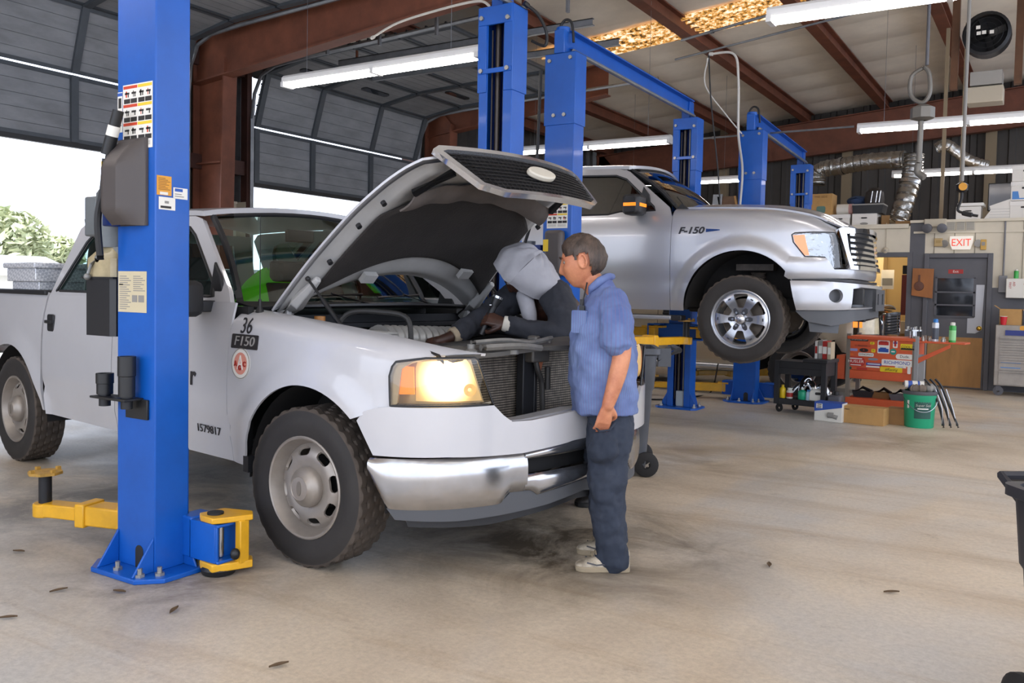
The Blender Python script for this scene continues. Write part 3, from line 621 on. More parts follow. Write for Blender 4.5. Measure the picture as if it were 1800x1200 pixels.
for x, y in ((-1.9, 1.6), (3.0, 1.6), (2.9, 6.6), (2.6, 11.5), (-6.8, 1.6), (3.0, -2.6), (-1.9, -2.6)):  # unseen fixtures, added for the light they give
    tube_light(x, y, 3.37, 'long unseen fluorescent strip added to light the camera aisle')
# ------------------------------------------------------------------ pickups
M_WP = mat('white_car_paint', 'bfbfc2', .28, coat=.8, var=.05, vs=1.5)
M_SP = mat('silver_car_paint', 'b3b4b8', .3, .55, coat=.7)
M_TP = mat('tan_car_paint', 'b9ab93', .3, .45, coat=.7)
M_GAP = mat('panel_gap', '121214', .8)
M_TRIM = mat('black_trim', '1f2023', .5, bump=.05, bs=200)
M_VAL = mat('grey_valance', '4b4d51', .55)
M_GLS = glass('car_glass', 'a3bdb8', .06); M_GLD = glass('dark_car_glass', '2c3436', .12); M_GLW = glass('windscreen_glass', 'b4d2c8', .05, .03)
M_SEAT = mat('seat_cloth', '3b3a3b', .9, var=.2, vs=20)
M_DASH = mat('dash_grey', '2f3134', .6)
M_TYRE = mat('tyre_side', '2b2826', .7, var=.3, vs=5); M_TREAD = mat('tyre_tread', '4d443c', .85, var=.4, vs=9)
M_RIM = mat('steel_rim', '9d958c', .42, .45, var=.15, vs=8); M_ALLOY = mat('alloy_rim', 'c4c6ca', .22, .85)
M_UNDER = mat('underbody', '1c1a19', .85, var=.3, vs=6)
M_LENS = glass('lamp_lens', 'e9dcc0', .05); M_AMBER = mat('amber_lens', 'f08a1a', .3, emit=.75, emc='ff8a14')
M_REFL = mat('reflector', 'cfcac0', .15, .9)
M_LET = mat('lettering_black', '26262a', .5)
def PL(pts):
    c = cat_mull([(a, b, 0) for a, b in pts], 10); s = [0]
    for p, q in zip(c, c[1:]): s.append(s[-1] + hypot(q[0] - p[0], q[1] - p[1]))
    xs = interp(s, [p[0] for p in c]); ys = interp(s, [p[1] for p in c])
    def f(t, off=0):
        a = abs(t); x, y = xs(a), ys(a); dx, dy = xs(a + .01) - xs(a - .01 if a > .01 else 0), ys(a + .01) - ys(a - .01 if a > .01 else 0); L_ = hypot(dx, dy) or 1
        nx, ny = dy / L_, -dx / L_          # outward normal
        return x + nx * off, (y + ny * off) * (-1 if t > 0 else 1)   # t > 0: right side
    f.yx = interp([p[0] for p in c][::-1], [p[1] for p in c][::-1]); f.L = s[-1]
    return f
def mirror(poly): return poly + [(-a, b) for a, b in poly[::-1] if abs(a) > 1e-6]
def tyre(parent, Rr, w, rr, name='tyre', n=96):
    """axis +z outward in the local frame of parent"""
    h = w / 2
    side = [(rr, -h * .72), (rr + .01, -h * .86), (rr + (Rr - rr) * .45, -h * 1.0), (Rr - .045, -h * .97), (Rr - .018, -h * .88)]
    tread = []
    for k in range(5):
        a = -h * .86 + k * h * 1.72 / 5; b = a + h * 1.72 / 5
        tread += [(Rr - .012 + .004, a, 0), (Rr, a + .006, 1), (Rr, b - .006, 1), (Rr - .008, b, 0)]
    m = MB(); rows = [(r, z, -1) for r, z in side] + tread + [(r, -z, -1) for r, z in side[::-1]]; vs = []
    for j, (r, z, k) in enumerate(rows):
        for i in range(n):
            t = 2 * pi * i / n; rib = (j - 5) // 4; ph = (i + rib * 1) % 3
            q = r - (.012 if (k == 1 and ph == 0) else 0) - (.004 if (k == 0 and (rib in (0, 4)) and ph == 0) else 0)
            vs.append((q * cos(t), q * sin(t), z))
    fs = []; mi = []
    for j in range(len(rows) - 1):
        for i in range(n): fs.append((j * n + i, j * n + (i + 1) % n, (j + 1) * n + (i + 1) % n, (j + 1) * n + i)); mi.append(1 if 4 <= j < len(rows) - 5 else 0)
    m.v = vs; m.f = fs; m.m = mi
    return m.build(name, [M_TYRE, M_TREAD], parent, ang=30)
def wheel_frame(parent, x, y, z, s, steer=0):
    e = bpy.data.objects.new('wheel', None); link(e, parent)
    e.matrix_local = Matrix.Translation((x, y, z)) @ Matrix.Rotation(steer, 4, 'Z') @ Matrix.Rotation(pi / 2 * (1 if s < 0 else -1), 4, 'X')
    return e
def rings(rs, sp=.014):
    out = []
    for j, r in enumerate(rs):
        n = max(6, int(2 * pi * r / sp)); out += [(r * cos(2 * pi * (i + .5 * (j % 2)) / n), r * sin(2 * pi * (i + .5 * (j % 2)) / n)) for i in range(n)]
    return out
def steel_wheel(parent, x, y, z, s, Rr=.385, steer=0, detail=True):
    e = wheel_frame(parent, x, y, z, s, steer); tyre(e, Rr, .245, .233)
    m = MB(); m.lathe([(.175, -.06), (.19, -.05), (.196, .03), (.205, .05), (.214, .075), (.224, .096), (.230, .110), (.238, .114), (.244, .110), (.244, .09)], 64); rb = m.build('rim', M_RIM, e)
    if not detail: return e
    holes = []
    for k in range(8):
        a = 2 * pi * k / 8 + .2; pts = []
        for r, w in ((.139, .022), (.145, .033), (.158, .038), (.17, .034), (.176, .02), (.176, -.02), (.17, -.034), (.158, -.038), (.145, -.033), (.139, -.022)):
            pts.append((r * cos(a) - w * sin(a), r * sin(a) + w * cos(a)))
        holes.append(pts)
    dish = sinterp([0, .075, .1, .135, .155, .178, .193, .2], [.05, .05, .055, .062, .058, .04, .022, .02])
    m = MB(); panel(m, arc(0, 0, .199, 0, 360, 72)[:-1], lambda a, b: (a, b, dish(hypot(a, b))), holes, .014, extra=rings([.02, .05, .075, .088, .1, .112, .124, .135, .145, .155, .166, .178, .186, .193])); wd = m.build('wheel_disc', M_RIM, e, sol=.012, ang=50); wd.scale = (1.07, 1.07, 1); wd.location = (0, 0, .02)
    m = MB(); m.lathe([(.088, .05), (.09, .07), (.086, .085), (.07, .1), (.055, .112), (.052, .118), (.05, .116), (0, .118)], 32); cp = m.build('centre_cap', M_RIM, e); cp.scale = (1.07, 1.07, 1); cp.location = (0, 0, .02)
    m = MB(); m.prism(arc(0, 0, .032, 0, 360, 24, .014)[:-1], (0, 0, .117), (0, 1, 0) if s < 0 else (0, 1, 0), (-1, 0, 0), .003); m.build('emblem', mat('emblem_grey', '7e776e', .4, .4), cp)
    m = MB(); m.lathe([(.18, -.07), (0, -.07)], 32); m.lathe([(.12, -.03), (.12, .0), (0, 0)], 24); m.build('brake_drum', M_UNDER, e)
    return e
def alloy_wheel(parent, x, y, z, s, Rr=.405, steer=0):
    e = wheel_frame(parent, x, y, z, s, steer); tyre(e, Rr, .26, .265)
    m = MB(); m.lathe([(.2, -.08), (.214, -.06), (.222, .05), (.232, .08), (.246, .104), (.252, .116), (.257, .112), (.257, .09)], 64); m.build('rim', M_ALLOY, e).scale = (1.06, 1.06, 1)
    holes = []
    for k in range(6):
        a = 2 * pi * (k + .5) / 6; pts = []
        for r, w in ((.098, .018), (.105, .027), (.2, .062), (.213, .055), (.217, .02), (.217, -.02), (.213, -.055), (.2, -.062), (.105, -.027), (.098, -.018)): pts.append((r * cos(a) - w * sin(a), r * sin(a) + w * cos(a)))
        holes.append(pts)
    dish = sinterp([0, .05, .1, .18, .222, .235], [.075, .078, .088, .098, .092, .085])
    m = MB(); panel(m, arc(0, 0, .234, 0, 360, 72)[:-1], lambda a, b: (a, b, dish(hypot(a, b))), holes, .016, extra=rings([.02, .05, .07, .085, .1, .115, .13, .145, .16, .175, .19, .205, .218, .226], .016)); m.build('spokes', M_ALLOY, e, sol=.03, ang=45).scale = (1.07, 1.07, 1.08)
    for k in range(6):
        m = MB(); a = 2 * pi * k / 6; ca, sa = cos(a), sin(a)
        def T(r, w): return (r * ca - w * sa, r * sa + w * ca)
        m.prism([T(.05, .016), T(.085, .022), T(.112, .012), T(.112, -.012), T(.085, -.022), T(.05, -.016)][::-1], (0, 0, .094), (1, 0, 0), (0, 1, 0), .0045); m.build('lug_pocket', mat('dark_pocket', '45464b', .4, .5), e); m = MB()
        m.prism([T(.2, .013), T(.212, .013), T(.212, -.013), T(.2, -.013)][::-1], (0, 0, .103), (1, 0, 0), (0, 1, 0), .003); m.build('rim_notch', mat('dark_pocket', '45464b', .4, .5), e)
    m = MB()
    for k in range(6):
        a = 2 * pi * (k + .5) / 6 + pi / 6; m.cyl((.068 * cos(a), .068 * sin(a), .08), (.068 * cos(a), .068 * sin(a), .112), .014, .011, 8)
    m.build('lug_nut', M_STEEL, e)
    m = MB(); m.lathe([(.046, .09), (.044, .112), (.036, .118), (0, .12)], 24); m.build('centre_cap', M_ALLOY, e)
    m = MB(); m.lathe([(.19, -.03), (.19, -.01), (0, -.01)], 32); m.build('brake_disc', mat('brake_iron', '6b6258', .45, .7, var=.3), e)
    return e
def pickup(P):
    """right side is y < 0; origin on the ground below the front axle, x forward"""
    root = thing('pickup_truck', P['label'], 'pickup truck', P['loc'], P['rz']); pm = P['paint']; zp = P['zprof']; ZT = P['zt']; pl = P['plan']; belt = P['belt']; H0 = P.get('hood')
    acx, acz, ar = P['arch']; zb = P['rocker']; xd0, xd1, xd2 = P['doors']; lift = P.get('flare', .02)
    arcs = [(acx, acz, ar), (-P['wb'], acz, ar)]
    def Yx(x): return 1.0 if x < .02 else pl.yx(x)
    def Y(x, z):
        y = zp(z) * Yx(x)
        for cx, cz, r in arcs:
            d = hypot(x - cx, z - cz) - r
            if z > cz - .15 and d < .11: y += lift * max(0, min(1, (.11 - d) / .05)) * min(1, max(0, (z - cz + .15) / .1))
        return y
    root_fn = {}
    def side(s, off=0): return lambda x, z: (x, s * (Y(x, z) + off), z)
    def fend(s):
        def f(x, v):
            zt = ZT(x); zs = zt - .10
            if v <= zs: return (x, s * Y(x, v), v)
            t = min(1, (v - zs) / .2) * pi / 2
            return (x, s * (Y(x, zs) - .17 * (1 - cos(t))), zs + .10 * sin(t))
        return f
    a0 = math.degrees(math.asin(max(-1, (zb - acz) / ar)))
    for s in (-1, 1):
        fl = s > 0; full = s < 0 or P.get('both', False)
        # front fender
        a_end = P['arch_end']
        av = arc(acx, acz, ar, 180 - a0, a_end, 26)
        out = [(xd0, ZT(xd0) + .10), (xd0, zb)] + [(av[0][0] - .02, zb)] + av + P['fender_front'] + [(x, ZT(x) + .10) for x in P['fender_top']]
        m = MB(); panel(m, out, fend(s), (), .045, fl); m.build('front_fender', pm, root, sol=.012, ang=40)
        g = .004
        for i, (xa, xb) in enumerate(((xd0, xd1), (xd1, xd2))):
            if i == 1 and P.get('cab2') is False: continue
            m = MB(); panel(m, [(xb + g, zb), (xa - g, zb), (xa - g, belt), (xb + g, belt)], side(s), (), .06, fl); d = m.build('door', pm, root, sol=.012)
            if s < 0 or True:
                hx = xb + .13; hz = P['handle_z']; m = MB()
                m.prism(rrect(hx - .05, hz - .058, hx + .05, hz + .058, .018), (0, s * (Y(hx, hz) - .002), 0), (1, 0, 0) if s < 0 else (-1, 0, 0), (0, 0, 1), .012) if s < 0 else m.prism(rrect(-hx - .05, hz - .058, -hx + .05, hz + .058, .018), (0, Y(hx, hz) - .002, 0), (-1, 0, 0), (0, 0, 1), .012)
                m.b2((hx - .05, s * (Y(hx, hz) + .008), hz - .004), (hx + .05, s * (Y(hx, hz) + .03), hz + .018)); m.build('door_handle', M_TRIM, d, bev=.004)
        # upper cab with window openings
        ub = P['tumble']
        def up(off=0): return lambda x, z: (x, s * (ub(z) + off), z)
        m = MB(); panel(m, P['cab_outline'], up(), [w for w in P['windows']], .06, fl); m.build('cab_side', pm, root, sol=.03)
        for w in P['windows']:
            m = MB(); panel(m, w, up(-.012), (), .08, fl); m.build('side_window', P['sideglass'], root)
            m = MB(); q = dens(w, .05); m.tube([up(.0)(x, z) for x, z in q] + [up(.0)(*q[0])], .009, 5, cap=False); m.build('window_seal', M_TRIM, root)
        # bed
        bx0, bx1 = xd2 - .03, P['tail']
        bo = [(bx0, zb + .02)] + [(bx0, P['bedz'])] + [(bx1, P['bedz']), (bx1, zb + .08)] + arc(-P['wb'], acz, ar, 180 - a0 - 3, a0 + 3, 22)
        m = MB(); panel(m, bo[::-1], side(s, -.004), (), .07, fl); m.build('bed_side', pm, root, sol=.02)
        m = MB(); m.b2((bx1, s * .80, P['bedz'] - .02), (bx0, s * .965, P['bedz'] + .012)); m.build('bed_rail', M_TRIM, root, bev=.008)
        # dark inner side behind the seams and arches
        m = MB(); m.b2((xd2 - .02, s * .88, zb + .02), (xd0 + .06, s * .915, belt - .02)); m.build('inner_sill', M_GAP, root)
        for (cx, cz, r) in arcs:
            m = MB(); rr = r + .0
            m.loft([[(cx + rr * cos(R(a)), s * yy, cz + rr * sin(R(a))) for a in range(0, 181, 10)] for yy in (.945, .45)], closed=False); m.add([(cx + rr * cos(R(a)), s * .45, cz + rr * sin(R(a))) for a in range(0, 181, 10)], [tuple(range(19))]); m.build('wheel_liner', M_UNDER, root)
        # mirror
        mx, mz = P['mirror']; yb = ub(mz + .04)
        m = MB(); m.loft([[(mx + a * .085 * k, s * y, mz + .0 + b * .095 * k2) for a, b in [(1, -.75), (.7, -1), (-.7, -1), (-1, -.75), (-1, .75), (-.7, 1), (.7, 1), (1, .75)]] for y, k, k2 in ((yb + .10, .75, .85), (yb + .14, 1, 1), (yb + .30, 1, 1), (yb + .335, .7, .8))], cap=True); m.prism([(-.07, -.06), (.1, -.06), (.06, .12), (-.0, .2)], (mx, s * (yb + .0), mz), (1, 0, 0), (0, 0, 1), .02 * s); m.b2((mx - .05, s * (yb - .01), mz - .07), (mx + .05, s * (yb + .14), mz - .01)); mm = m.build('mirror', M_TRIM, root, bev=.006)
        if P.get('mirror_lamp'):
            m = MB(); m.b2((mx - .06, s * (yb + .325), mz - .018), (mx + .06, s * (yb + .345), mz + .012)); m.b2((mx + .07, s * (yb + .14), mz - .018), (mx + .092, s * (yb + .30), mz + .012)); m.build('mirror_signal', M_AMBER, mm)
    # roof, windscreen, back of cab
    rs = P['roof']; (rx0, rx1, rz, ry) = rs
    def roof(u, v):
        y = -ry + 2 * ry * v; k = 1 - (y / ry) ** 2; xf = rx0 + .10 * k; xr = rx1 - .02 * k; x = xf + (xr - xf) * u
        e = sin(pi * min(1, max(0, u))) ** .5 if 0 < u < 1 else 0
        return (x, y, rz(x) + .055 * k ** .8 + .015 * e)
    m = MB(); m.grid(roof, 18, 18); m.build('roof', pm, root, sol=.03, ang=70)
    (wx, wy, wz) = P['ws_base']
    def ws(u, v, o=0):
        a, b = ((wx + .17 * (1 - (2 * u - 1) ** 2), (2 * u - 1) * wy, wz - .005), (rx0 + .10 * (1 - (2 * u - 1) ** 2), (2 * u - 1) * (ry - .045), rz(rx0) + .05 * (1 - (2 * u - 1) ** 2) - .005))
        p = V(a).lerp(V(b), v); return p + V((.03, 0, .02)) * sin(pi * v)
    m = MB(); m.grid(lambda u, v: ws(.02 + .96 * u, v), 20, 10); m.build('windscreen', P['wsglass'], root, ang=80)
    m = MB(); m.tube([ws(.012, v / 8) for v in range(9)], .022, 6); m.tube([ws(.988, v / 8) for v in range(9)], .022, 6); m.tube([ws(u / 10, 1) for u in range(11)], .014, 6); m.build('windscreen_seal', M_TRIM, root)
    m = MB(); bxr = xd2 - .0
    panel(m, [(-.72, belt), (.72, belt), (.66, rz(rx1) - .02), (-.66, rz(rx1) - .02)], lambda y, z: (rx1 + .03 - .0 * z, y, z), [[(-.55, belt + .07), (.55, belt + .07), (.5, rz(rx1) - .1), (-.5, rz(rx1) - .1)][::-1]], .12); m.b2((rx1 + .02, -.93, zb), (rx1 + .06, .93, belt)); m.build('cab_back', pm, root, sol=.02)
    m = MB(); m.add([(rx1 + .04, -.55, belt + .07), (rx1 + .04, .55, belt + .07), (rx1 + .04, .5, rz(rx1) - .1), (rx1 + .04, -.5, rz(rx1) - .1)], [(0, 1, 2, 3)]); m.build('rear_window', M_GLS, root)
    # interior
    m = MB(); m.b2((rx1 + .1, -.9, zb + .06), (xd0, .9, zb + .1)); m.b2((wx - .35, -.72, belt - .4), (wx + .02, .72, belt - .04)); m.b2((wx - .02, -.74, zb), (wx + .02, .74, belt - .03)); m.build('dashboard', M_DASH, root, bev=.03)
    for i, (sx, hs) in enumerate(((P['seat_x'], 1), (P['seat_x'] - .95, 0))):
        for s in (-1, 1):
            m = MB(); y = s * .40
            m.b2((sx - .1, y - .27, zb + .12), (sx + .45, y + .27, belt - .42)); m.loft([[(sx - .1 - .16 * t + a * .09, y + b * (.25 - .06 * t * t), belt - .45 + (.58 if hs else .48) * t) for a, b in [(1, -.8), (1, .8), (.5, 1), (-1, 1), (-1, -1), (.5, -1)]] for t in (0, .3, .6, .85, .97)], cap=True)
            m.loft([[(sx - .29 + a * .06, y + b * .13, belt + z) for a, b in [(1, -.8), (1, .8), (.5, 1), (-1, 1), (-1, -1), (.5, -1)]] for z in ((.12, .14, .25, .27) if hs else (.02, .03, .06, .07))], cap=True); m.build('seat', M_SEAT, root, bev=.03)
    m = MB(); sw = V((wx - .52, .40, belt + .0)); m.lathe([(.185 + .014 * cos(t * pi / 4), .014 * sin(t * pi / 4)) for t in range(9)], 28, sw, (-.9, 0, .45)); m.cyl(sw, sw + V((.25, 0, -.12)), .03); m.box(sw + V((.0, 0, 0)), (.03, .3, .05), mx=Matrix.Rotation(-.45, 4, 'Y')); m.build('steering_wheel', M_BLACK, root)
    m = MB(); m.b2((wx - .45, -.11, rz(rx0) - .12), (wx - .42, .11, rz(rx0) - .04)); m.build('rear_view_mirror', M_BLACK, root, bev=.01)
    # wipers and cowl
    m = MB()
    for s in (-1, 1):
        a = ws(.5 + .12 * s + .1, .02); b = ws(.5 + .3 * s - .12 * (s > 0) * 0, .12); a = V(a) + V((.02, 0, .015)); m.tube([V(ws(.52 if s < 0 else .96, 0)) + V((.05, 0, .01)), V(ws(.36 if s < 0 else .78, .06)) + V((.03, 0, .03))], .008, 6); m.tube([V(ws(.2 if s < 0 else .6, .05)) + V((.03, 0, .015)), V(ws(.52 if s < 0 else .92, .08)) + V((.03, 0, .015))], .009, 5)
    m.build('wiper', M_BLACK, root)
    m = MB()
    def cowl(u, v):
        y = -.76 + 1.52 * u; k = 1 - (y / .76) ** 2
        a = V((wx + .17 * k + .0, y, wz - .0)); b = V((P['cowl_x'] + P['cowl_c'] * k, y, wz - .015 + .02 * k)); return a.lerp(b, v) + V((0, 0, -.02 * sin(pi * v)))
    m.grid(cowl, 20, 6); m.build('cowl', M_TRIM, root, sol=.012, ang=70)
    # chassis
    m = MB()
    for s in (-1, 1): m.b2((P['tail'] + .1, s * .42 - .05, zb + .0), (.6, s * .42 + .05, zb + .14))
    for x in (-4.2, -3.5, -2.6, -1.6, -.6, .55): m.b2((max(x, P['tail'] + .2) - .06, -.45, zb - .02), (max(x, P['tail'] + .2) + .06, .45, zb + .06))
    m.cyl((0, -.8, P['wz']), (0, .8, P['wz']), .05); m.cyl((-P['wb'], -.8, P['wz']), (-P['wb'], .8, P['wz']), .06); m.ball((-P['wb'], 0, P['wz']), .15); m.b2((-1.6, -.3, zb + .0), (-.2, .3, zb + .15)); m.build('chassis', M_UNDER, root, bev=.02)
    m = MB(); m.b2((P['tail'] + .05, -.78, zb + .35), (xd2 - .08, .78, zb + .39)); m.b2((xd2 - .1, -.8, zb + .35), (xd2 - .05, .8, P['bedz'])); m.build('bed_floor', pm, root)
    m = MB(); m.b2((P['tail'] - .03, -.8, zb + .3), (P['tail'] + .03, .8, P['bedz'])); m.build('tailgate', pm, root, bev=.01)
    m = MB(); m.b2((P['tail'] - .2, -.85, zb - .02), (P['tail'] - .08, .85, zb + .14)); m.build('rear_bumper', M_CHROME, root, bev=.03)
    P['side'] = side; P['Y'] = Y; P['fend'] = fend; P['ws'] = ws
    return root
def fstrip(parent, name, s0, s1, zb, zt, plan, m_, off=0, bulge=.03, n=40, sol=.02, parts=None):
    m = MB()
    def f(u, v):
        t = s0 + (s1 - s0) * u; a = abs(t); z = zb(a) + (zt(a) - zb(a)) * v; b = bulge * (1 - abs(2 * v - 1) ** 3)
        x, y = plan(t, off + b); return (x, y, z)
    m.grid(lambda u, v: f(1 - u, v), n, 14); return m.build(name, m_, parent, sol=sol, ang=60)
def fpanel(parent, name, poly, plan, m_, off=0, sp=.04, sol=.012, bulge=0, hole=(), both=True, zfn=None, ang=40):
    pts = mirror(poly) if both else poly; zs = [p[1] for p in pts]; z0, z1 = min(zs), max(zs)
    def f(t, z):
        b = bulge * (1 - (2 * (z - z0) / (z1 - z0) - 1) ** 4) if bulge else 0
        x, y = plan(t, off + b + (zfn(t, z) if zfn else 0)); return (x, y, z)
    m = MB(); panel(m, pts, f, hole, sp, flip=True); return m.build(name, m_, parent, sol=sol, ang=ang)
def glow_mat(c):
    mm, N, L, b = nodes('lit_reflector'); tc = N.new('ShaderNodeTexCoord'); d = N.new('ShaderNodeVectorMath'); d.operation = 'DISTANCE'; d.inputs[1].default_value = c; L.new(tc.outputs['Object'], d.inputs[0])
    r = N.new('ShaderNodeMapRange'); r.interpolation_type = 'SMOOTHERSTEP'; r.inputs[1].default_value = .03; r.inputs[2].default_value = .16; r.inputs[3].default_value = 6; r.inputs[4].default_value = .28; L.new(d.outputs['Value'], r.inputs[0])
    b.inputs['Base Color'].default_value = lin('d9c08e'); b.inputs['Emission Color'].default_value = lin('ffe2ad'); L.new(r.outputs[0], b.inputs['Emission Strength']); return mm
# ---- white pickup on the near lift
PHL = PL([(.93, 0), (.92, .3), (.885, .55), (.825, .72), (.74, .83), (.63, .905), (.48, .955), (.25, .985), (0, 1.0)])
PBW = PL([(.93, 0), (.92, .2), (.89, .42), (.83, .62), (.735, .785), (.61, .895), (.46, .955), (.25, .985), (0, 1.0)])
WT = dict(label='white pickup with its hood up and headlight on, parked on the near lift', loc=(-2.848, 3.863, 0), rz=-R(8.194), paint=M_WP, wb=3.52,
    zprof=sinterp([.38, .5, .575, .6, .62, .75, .95, 1.1, 1.24], [.950, .968, .984, .978, .994, 1.0, .995, .978, .945]), zt=sinterp([-.6, .16, .5, .8], [1.2, 1.14, 1.10, 1.045]), plan=PHL,
    belt=1.235, arch=(.02, .345, .52), arch_end=50, rocker=.41, doors=(-.63, -1.92, -2.955), fender_front=[(.42, .765), (.55, .812), (.585, .83), (.60, .98), (.635, 1.02)], fender_top=[.80, .74, .6, .45, .3, .1, -.1, -.3, -.5],
    tumble=lambda z: .938 - max(0, z - 1.235) * .44, cab_outline=[(-2.96, 1.235), (-.70, 1.235), (-.76, 1.30), (-1.33, 1.71), (-1.42, 1.73), (-2.2, 1.755), (-2.86, 1.745), (-2.94, 1.70)],
    windows=[[(-1.86, 1.262), (-.88, 1.262), (-.92, 1.32), (-1.33, 1.61), (-1.43, 1.66), (-1.55, 1.675), (-1.86, 1.68)], [(-2.88, 1.262), (-1.98, 1.262), (-1.98, 1.68), (-2.58, 1.675), (-2.68, 1.655), (-2.74, 1.6)]],
    sideglass=M_GLS, wsglass=M_GLW, handle_z=1.045, tail=-4.72, bedz=1.25, mirror=(-.90, 1.25), roof=(-1.36, -2.95, lambda x: 1.728 + .012 * min(1, (-1.3 - x)), .70), ws_base=(-.93, .75, 1.225), seat_x=-1.75, cowl_x=-.54, cowl_c=.24, wz=.385)
wt = pickup(WT); wt.scale = (1, .97, 1)
steel_wheel(wt, 0.0, -.88, .38, -1, Rr=.38, steer=R(6)); steel_wheel(wt, 0.03, .86, .38, 1, Rr=.38, steer=R(6)); steel_wheel(wt, -3.52, -.86, .385, -1); steel_wheel(wt, -3.52, .86, .385, 1, detail=False)
hl = [(.62, .830), (.885, .827), (1.085, .820), (1.09, .948), (1.077, .99), (1.06, 1.01), (.925, 1.03), (.715, 1.034), (.70, 1.025), (.655, .91)]
fpanel(wt, 'front_valance', [(0, .765), (.2, .755), (.4, .744), (.52, .748), (.57, .78), (.62, .826), (1.085, .815), (1.15, .805), (1.22, .785), (1.26, .74), (1.22, .68), (1.165, .597), (.83, .609), (.45, .601), (0, .622)], PHL, M_WP, .016, sol=.02, sp=.03)
rw = MB(); fpanel(wt, 'valance_ledge', [(0, .758), (.4, .738), (.52, .743), (.62, .822), (.62, .81), (.52, .725), (.4, .72), (0, .735)], PHL, M_WP, -.06, sol=.08)
for s in (1, -1):
    e = bpy.data.objects.new('headlight', None); link(e, wt); S_ = lambda pts: [(s * a, b) for a, b in pts]
    fl = dict(both=False)
    k = fpanel(e, 'lens', S_(hl), PHL, M_LENS, .012, sol=0, both=False, ang=80)
    fpanel(e, 'housing', S_(hl), PHL, mat('lamp_housing', 'b8ab94', .3, .3), -.07, sol=0, both=False)
    m = MB(); q = dens(S_(hl), .03); m.tube([(*PHL(a, .008), b) for a, b in q] + [(*PHL(q[0][0], .008), q[0][1])], .006, 5, cap=False); m.build('lamp_seal', M_BLACK, e)
    fpanel(e, 'turn_signal', S_([(.98, .872), (1.078, .868), (1.083, .93), (1.072, .992), (.985, .99)]), PHL, M_AMBER, -.012, sol=.01, both=False)
    x, y = PHL(s * .83, -.05); nx = V(PHL(s * .83, .1) + (0,)) - V(PHL(s * .83, 0) + (0,)); nx.normalize()
    m = MB(); m.lathe([(.015, -.02), (.05, -.012), (.08, .005), (.092, .03)], 28, (x, y, .948), (nx.x, nx.y, 0)); (m.build('reflector_bowl', mat('lit_bowl', 'ffe6b8', .3, emit=.25, emc='ffcf82'), e) if s < 0 else None)
    fpanel(e, 'lamp_glow', S_([(.64, .84), (.985, .838), (.99, .98), (.98, 1.01), (.73, 1.022), (.71, 1.0)]), PHL, glow_mat((x, y, .935)) if s > 0 else mat('unlit_reflector', 'cbbfa5', .2, .6), -.055, sol=0, both=False)
    x2, y2 = PHL(s * .715, -.04); m = MB(); m.lathe([(.008, -.01), (.018, -.005), (.028, .006)], 20, (x2, y2, .89), (nx.x, nx.y, 0)); m.build('inner_bowl', mat('warm_bowl', 'ecd9b4', .25, .3, emit=.32, emc='ffd79a'), e)
M_BCH = mat('bumper_chrome', 'b9babd', .17, .95, var=.12, vs=9)
zt_, zb_ = interp([0, .1, .43, .6, .8, 1.0, 1.155], [.625, .625, .597, .60, .597, .59, .583]), interp([0, .34, .375, .505, .55, .73, 1.06, 1.09, 1.155], [.418, .395, .42, .425, .378, .374, .366, .40, .52])
bm = bpy.data.objects.new('front_bumper', None); link(bm, wt)
for s in (1, -1): fstrip(bm, 'bumper_wing', s * .415, s * 1.155, zb_, zt_, PBW, M_BCH, .01, .022) if s > 0 else fstrip(bm, 'bumper_wing', -1.155, -.415, zb_, zt_, PBW, M_BCH, .01, .022)
fstrip(bm, 'upper_bar', -.425, .425, lambda a: .566, zt_, PBW, M_BCH, .012, .014); fstrip(bm, 'lower_bar', -.425, .425, zb_, lambda a: .496, PBW, M_BCH, .012, .014)
fpanel(wt, 'bumper_slot', rrect(-.43, .485, .43, .575, .01), PBW, M_GAP, -.05, both=False)
fpanel(wt, 'lower_valance', [(0, .418), (.355, .41), (.375, .428), (.49, .428), (.55, .38), (.73, .376), (1.07, .368), (1.03, .322), (.75, .319), (.26, .339), (0, .364)], PBW, M_VAL, .008, sol=.03)
fpanel(wt, 'air_dam', [(0, .36), (.26, .345), (.75, .33), (1.0, .33), (.98, .285), (.59, .28), (.26, .299), (0, .32)], PBW, M_TRIM, -.03, sol=.02)
# engine bay
bay = bpy.data.objects.new('engine_bay', None); link(bay, wt)
m = MB(); m.b2((-.62, -.76, .5), (-.56, .76, 1.17)); m.b2((-.58, -.75, 1.10), (-.46, .75, 1.125)); m.build('firewall', M_DARK, bay)
m = MB()
for s in (-1, 1): m.grid(lambda u, v, s=s: (-.58 + 1.3 * u, s * (.80 - .13 * min(1, v * 3) - .08 * max(0, v - .4)), WT['zt'](-.58 + 1.3 * u) - .015 - .45 * v), 12, 8)
m.b2((-.55, -.7, .48), (.75, .7, .5)); m.build('inner_fender', M_UNDER, bay, sol=.01)
M_ENG = mat('engine_grey', '7b7a76', .5, .4, var=.35, vs=10); M_HOSE = mat('hose_black', '2a2928', .6)
m = MB()
m.b2((-.45, -.22, .75), (.2, .22, .98)); m.b2((-.4, -.38, .78), (.15, -.24, 1.0)); m.b2((-.4, .24, .78), (.15, .38, 1.0)); m.cyl((.2, 0, .8), (.3, 0, .8), .12); m.build('engine_block', M_ENG, bay, bev=.02)
M_DUCT = mat('ribbed_duct', 'a5a39e', .45, .3, var=.2, vs=8)
m = MB(); n = 22; pts = [(-.20 + .0 * i, -.36 + .6 * i / n, 1.06 - .02 * (i / n)) for i in range(n + 1)]; m.tube(pts, [.075 + (.012 if i % 2 else 0) for i in range(n + 1)], 18, flat=.8); m.build('intake_duct', M_DUCT, bay)
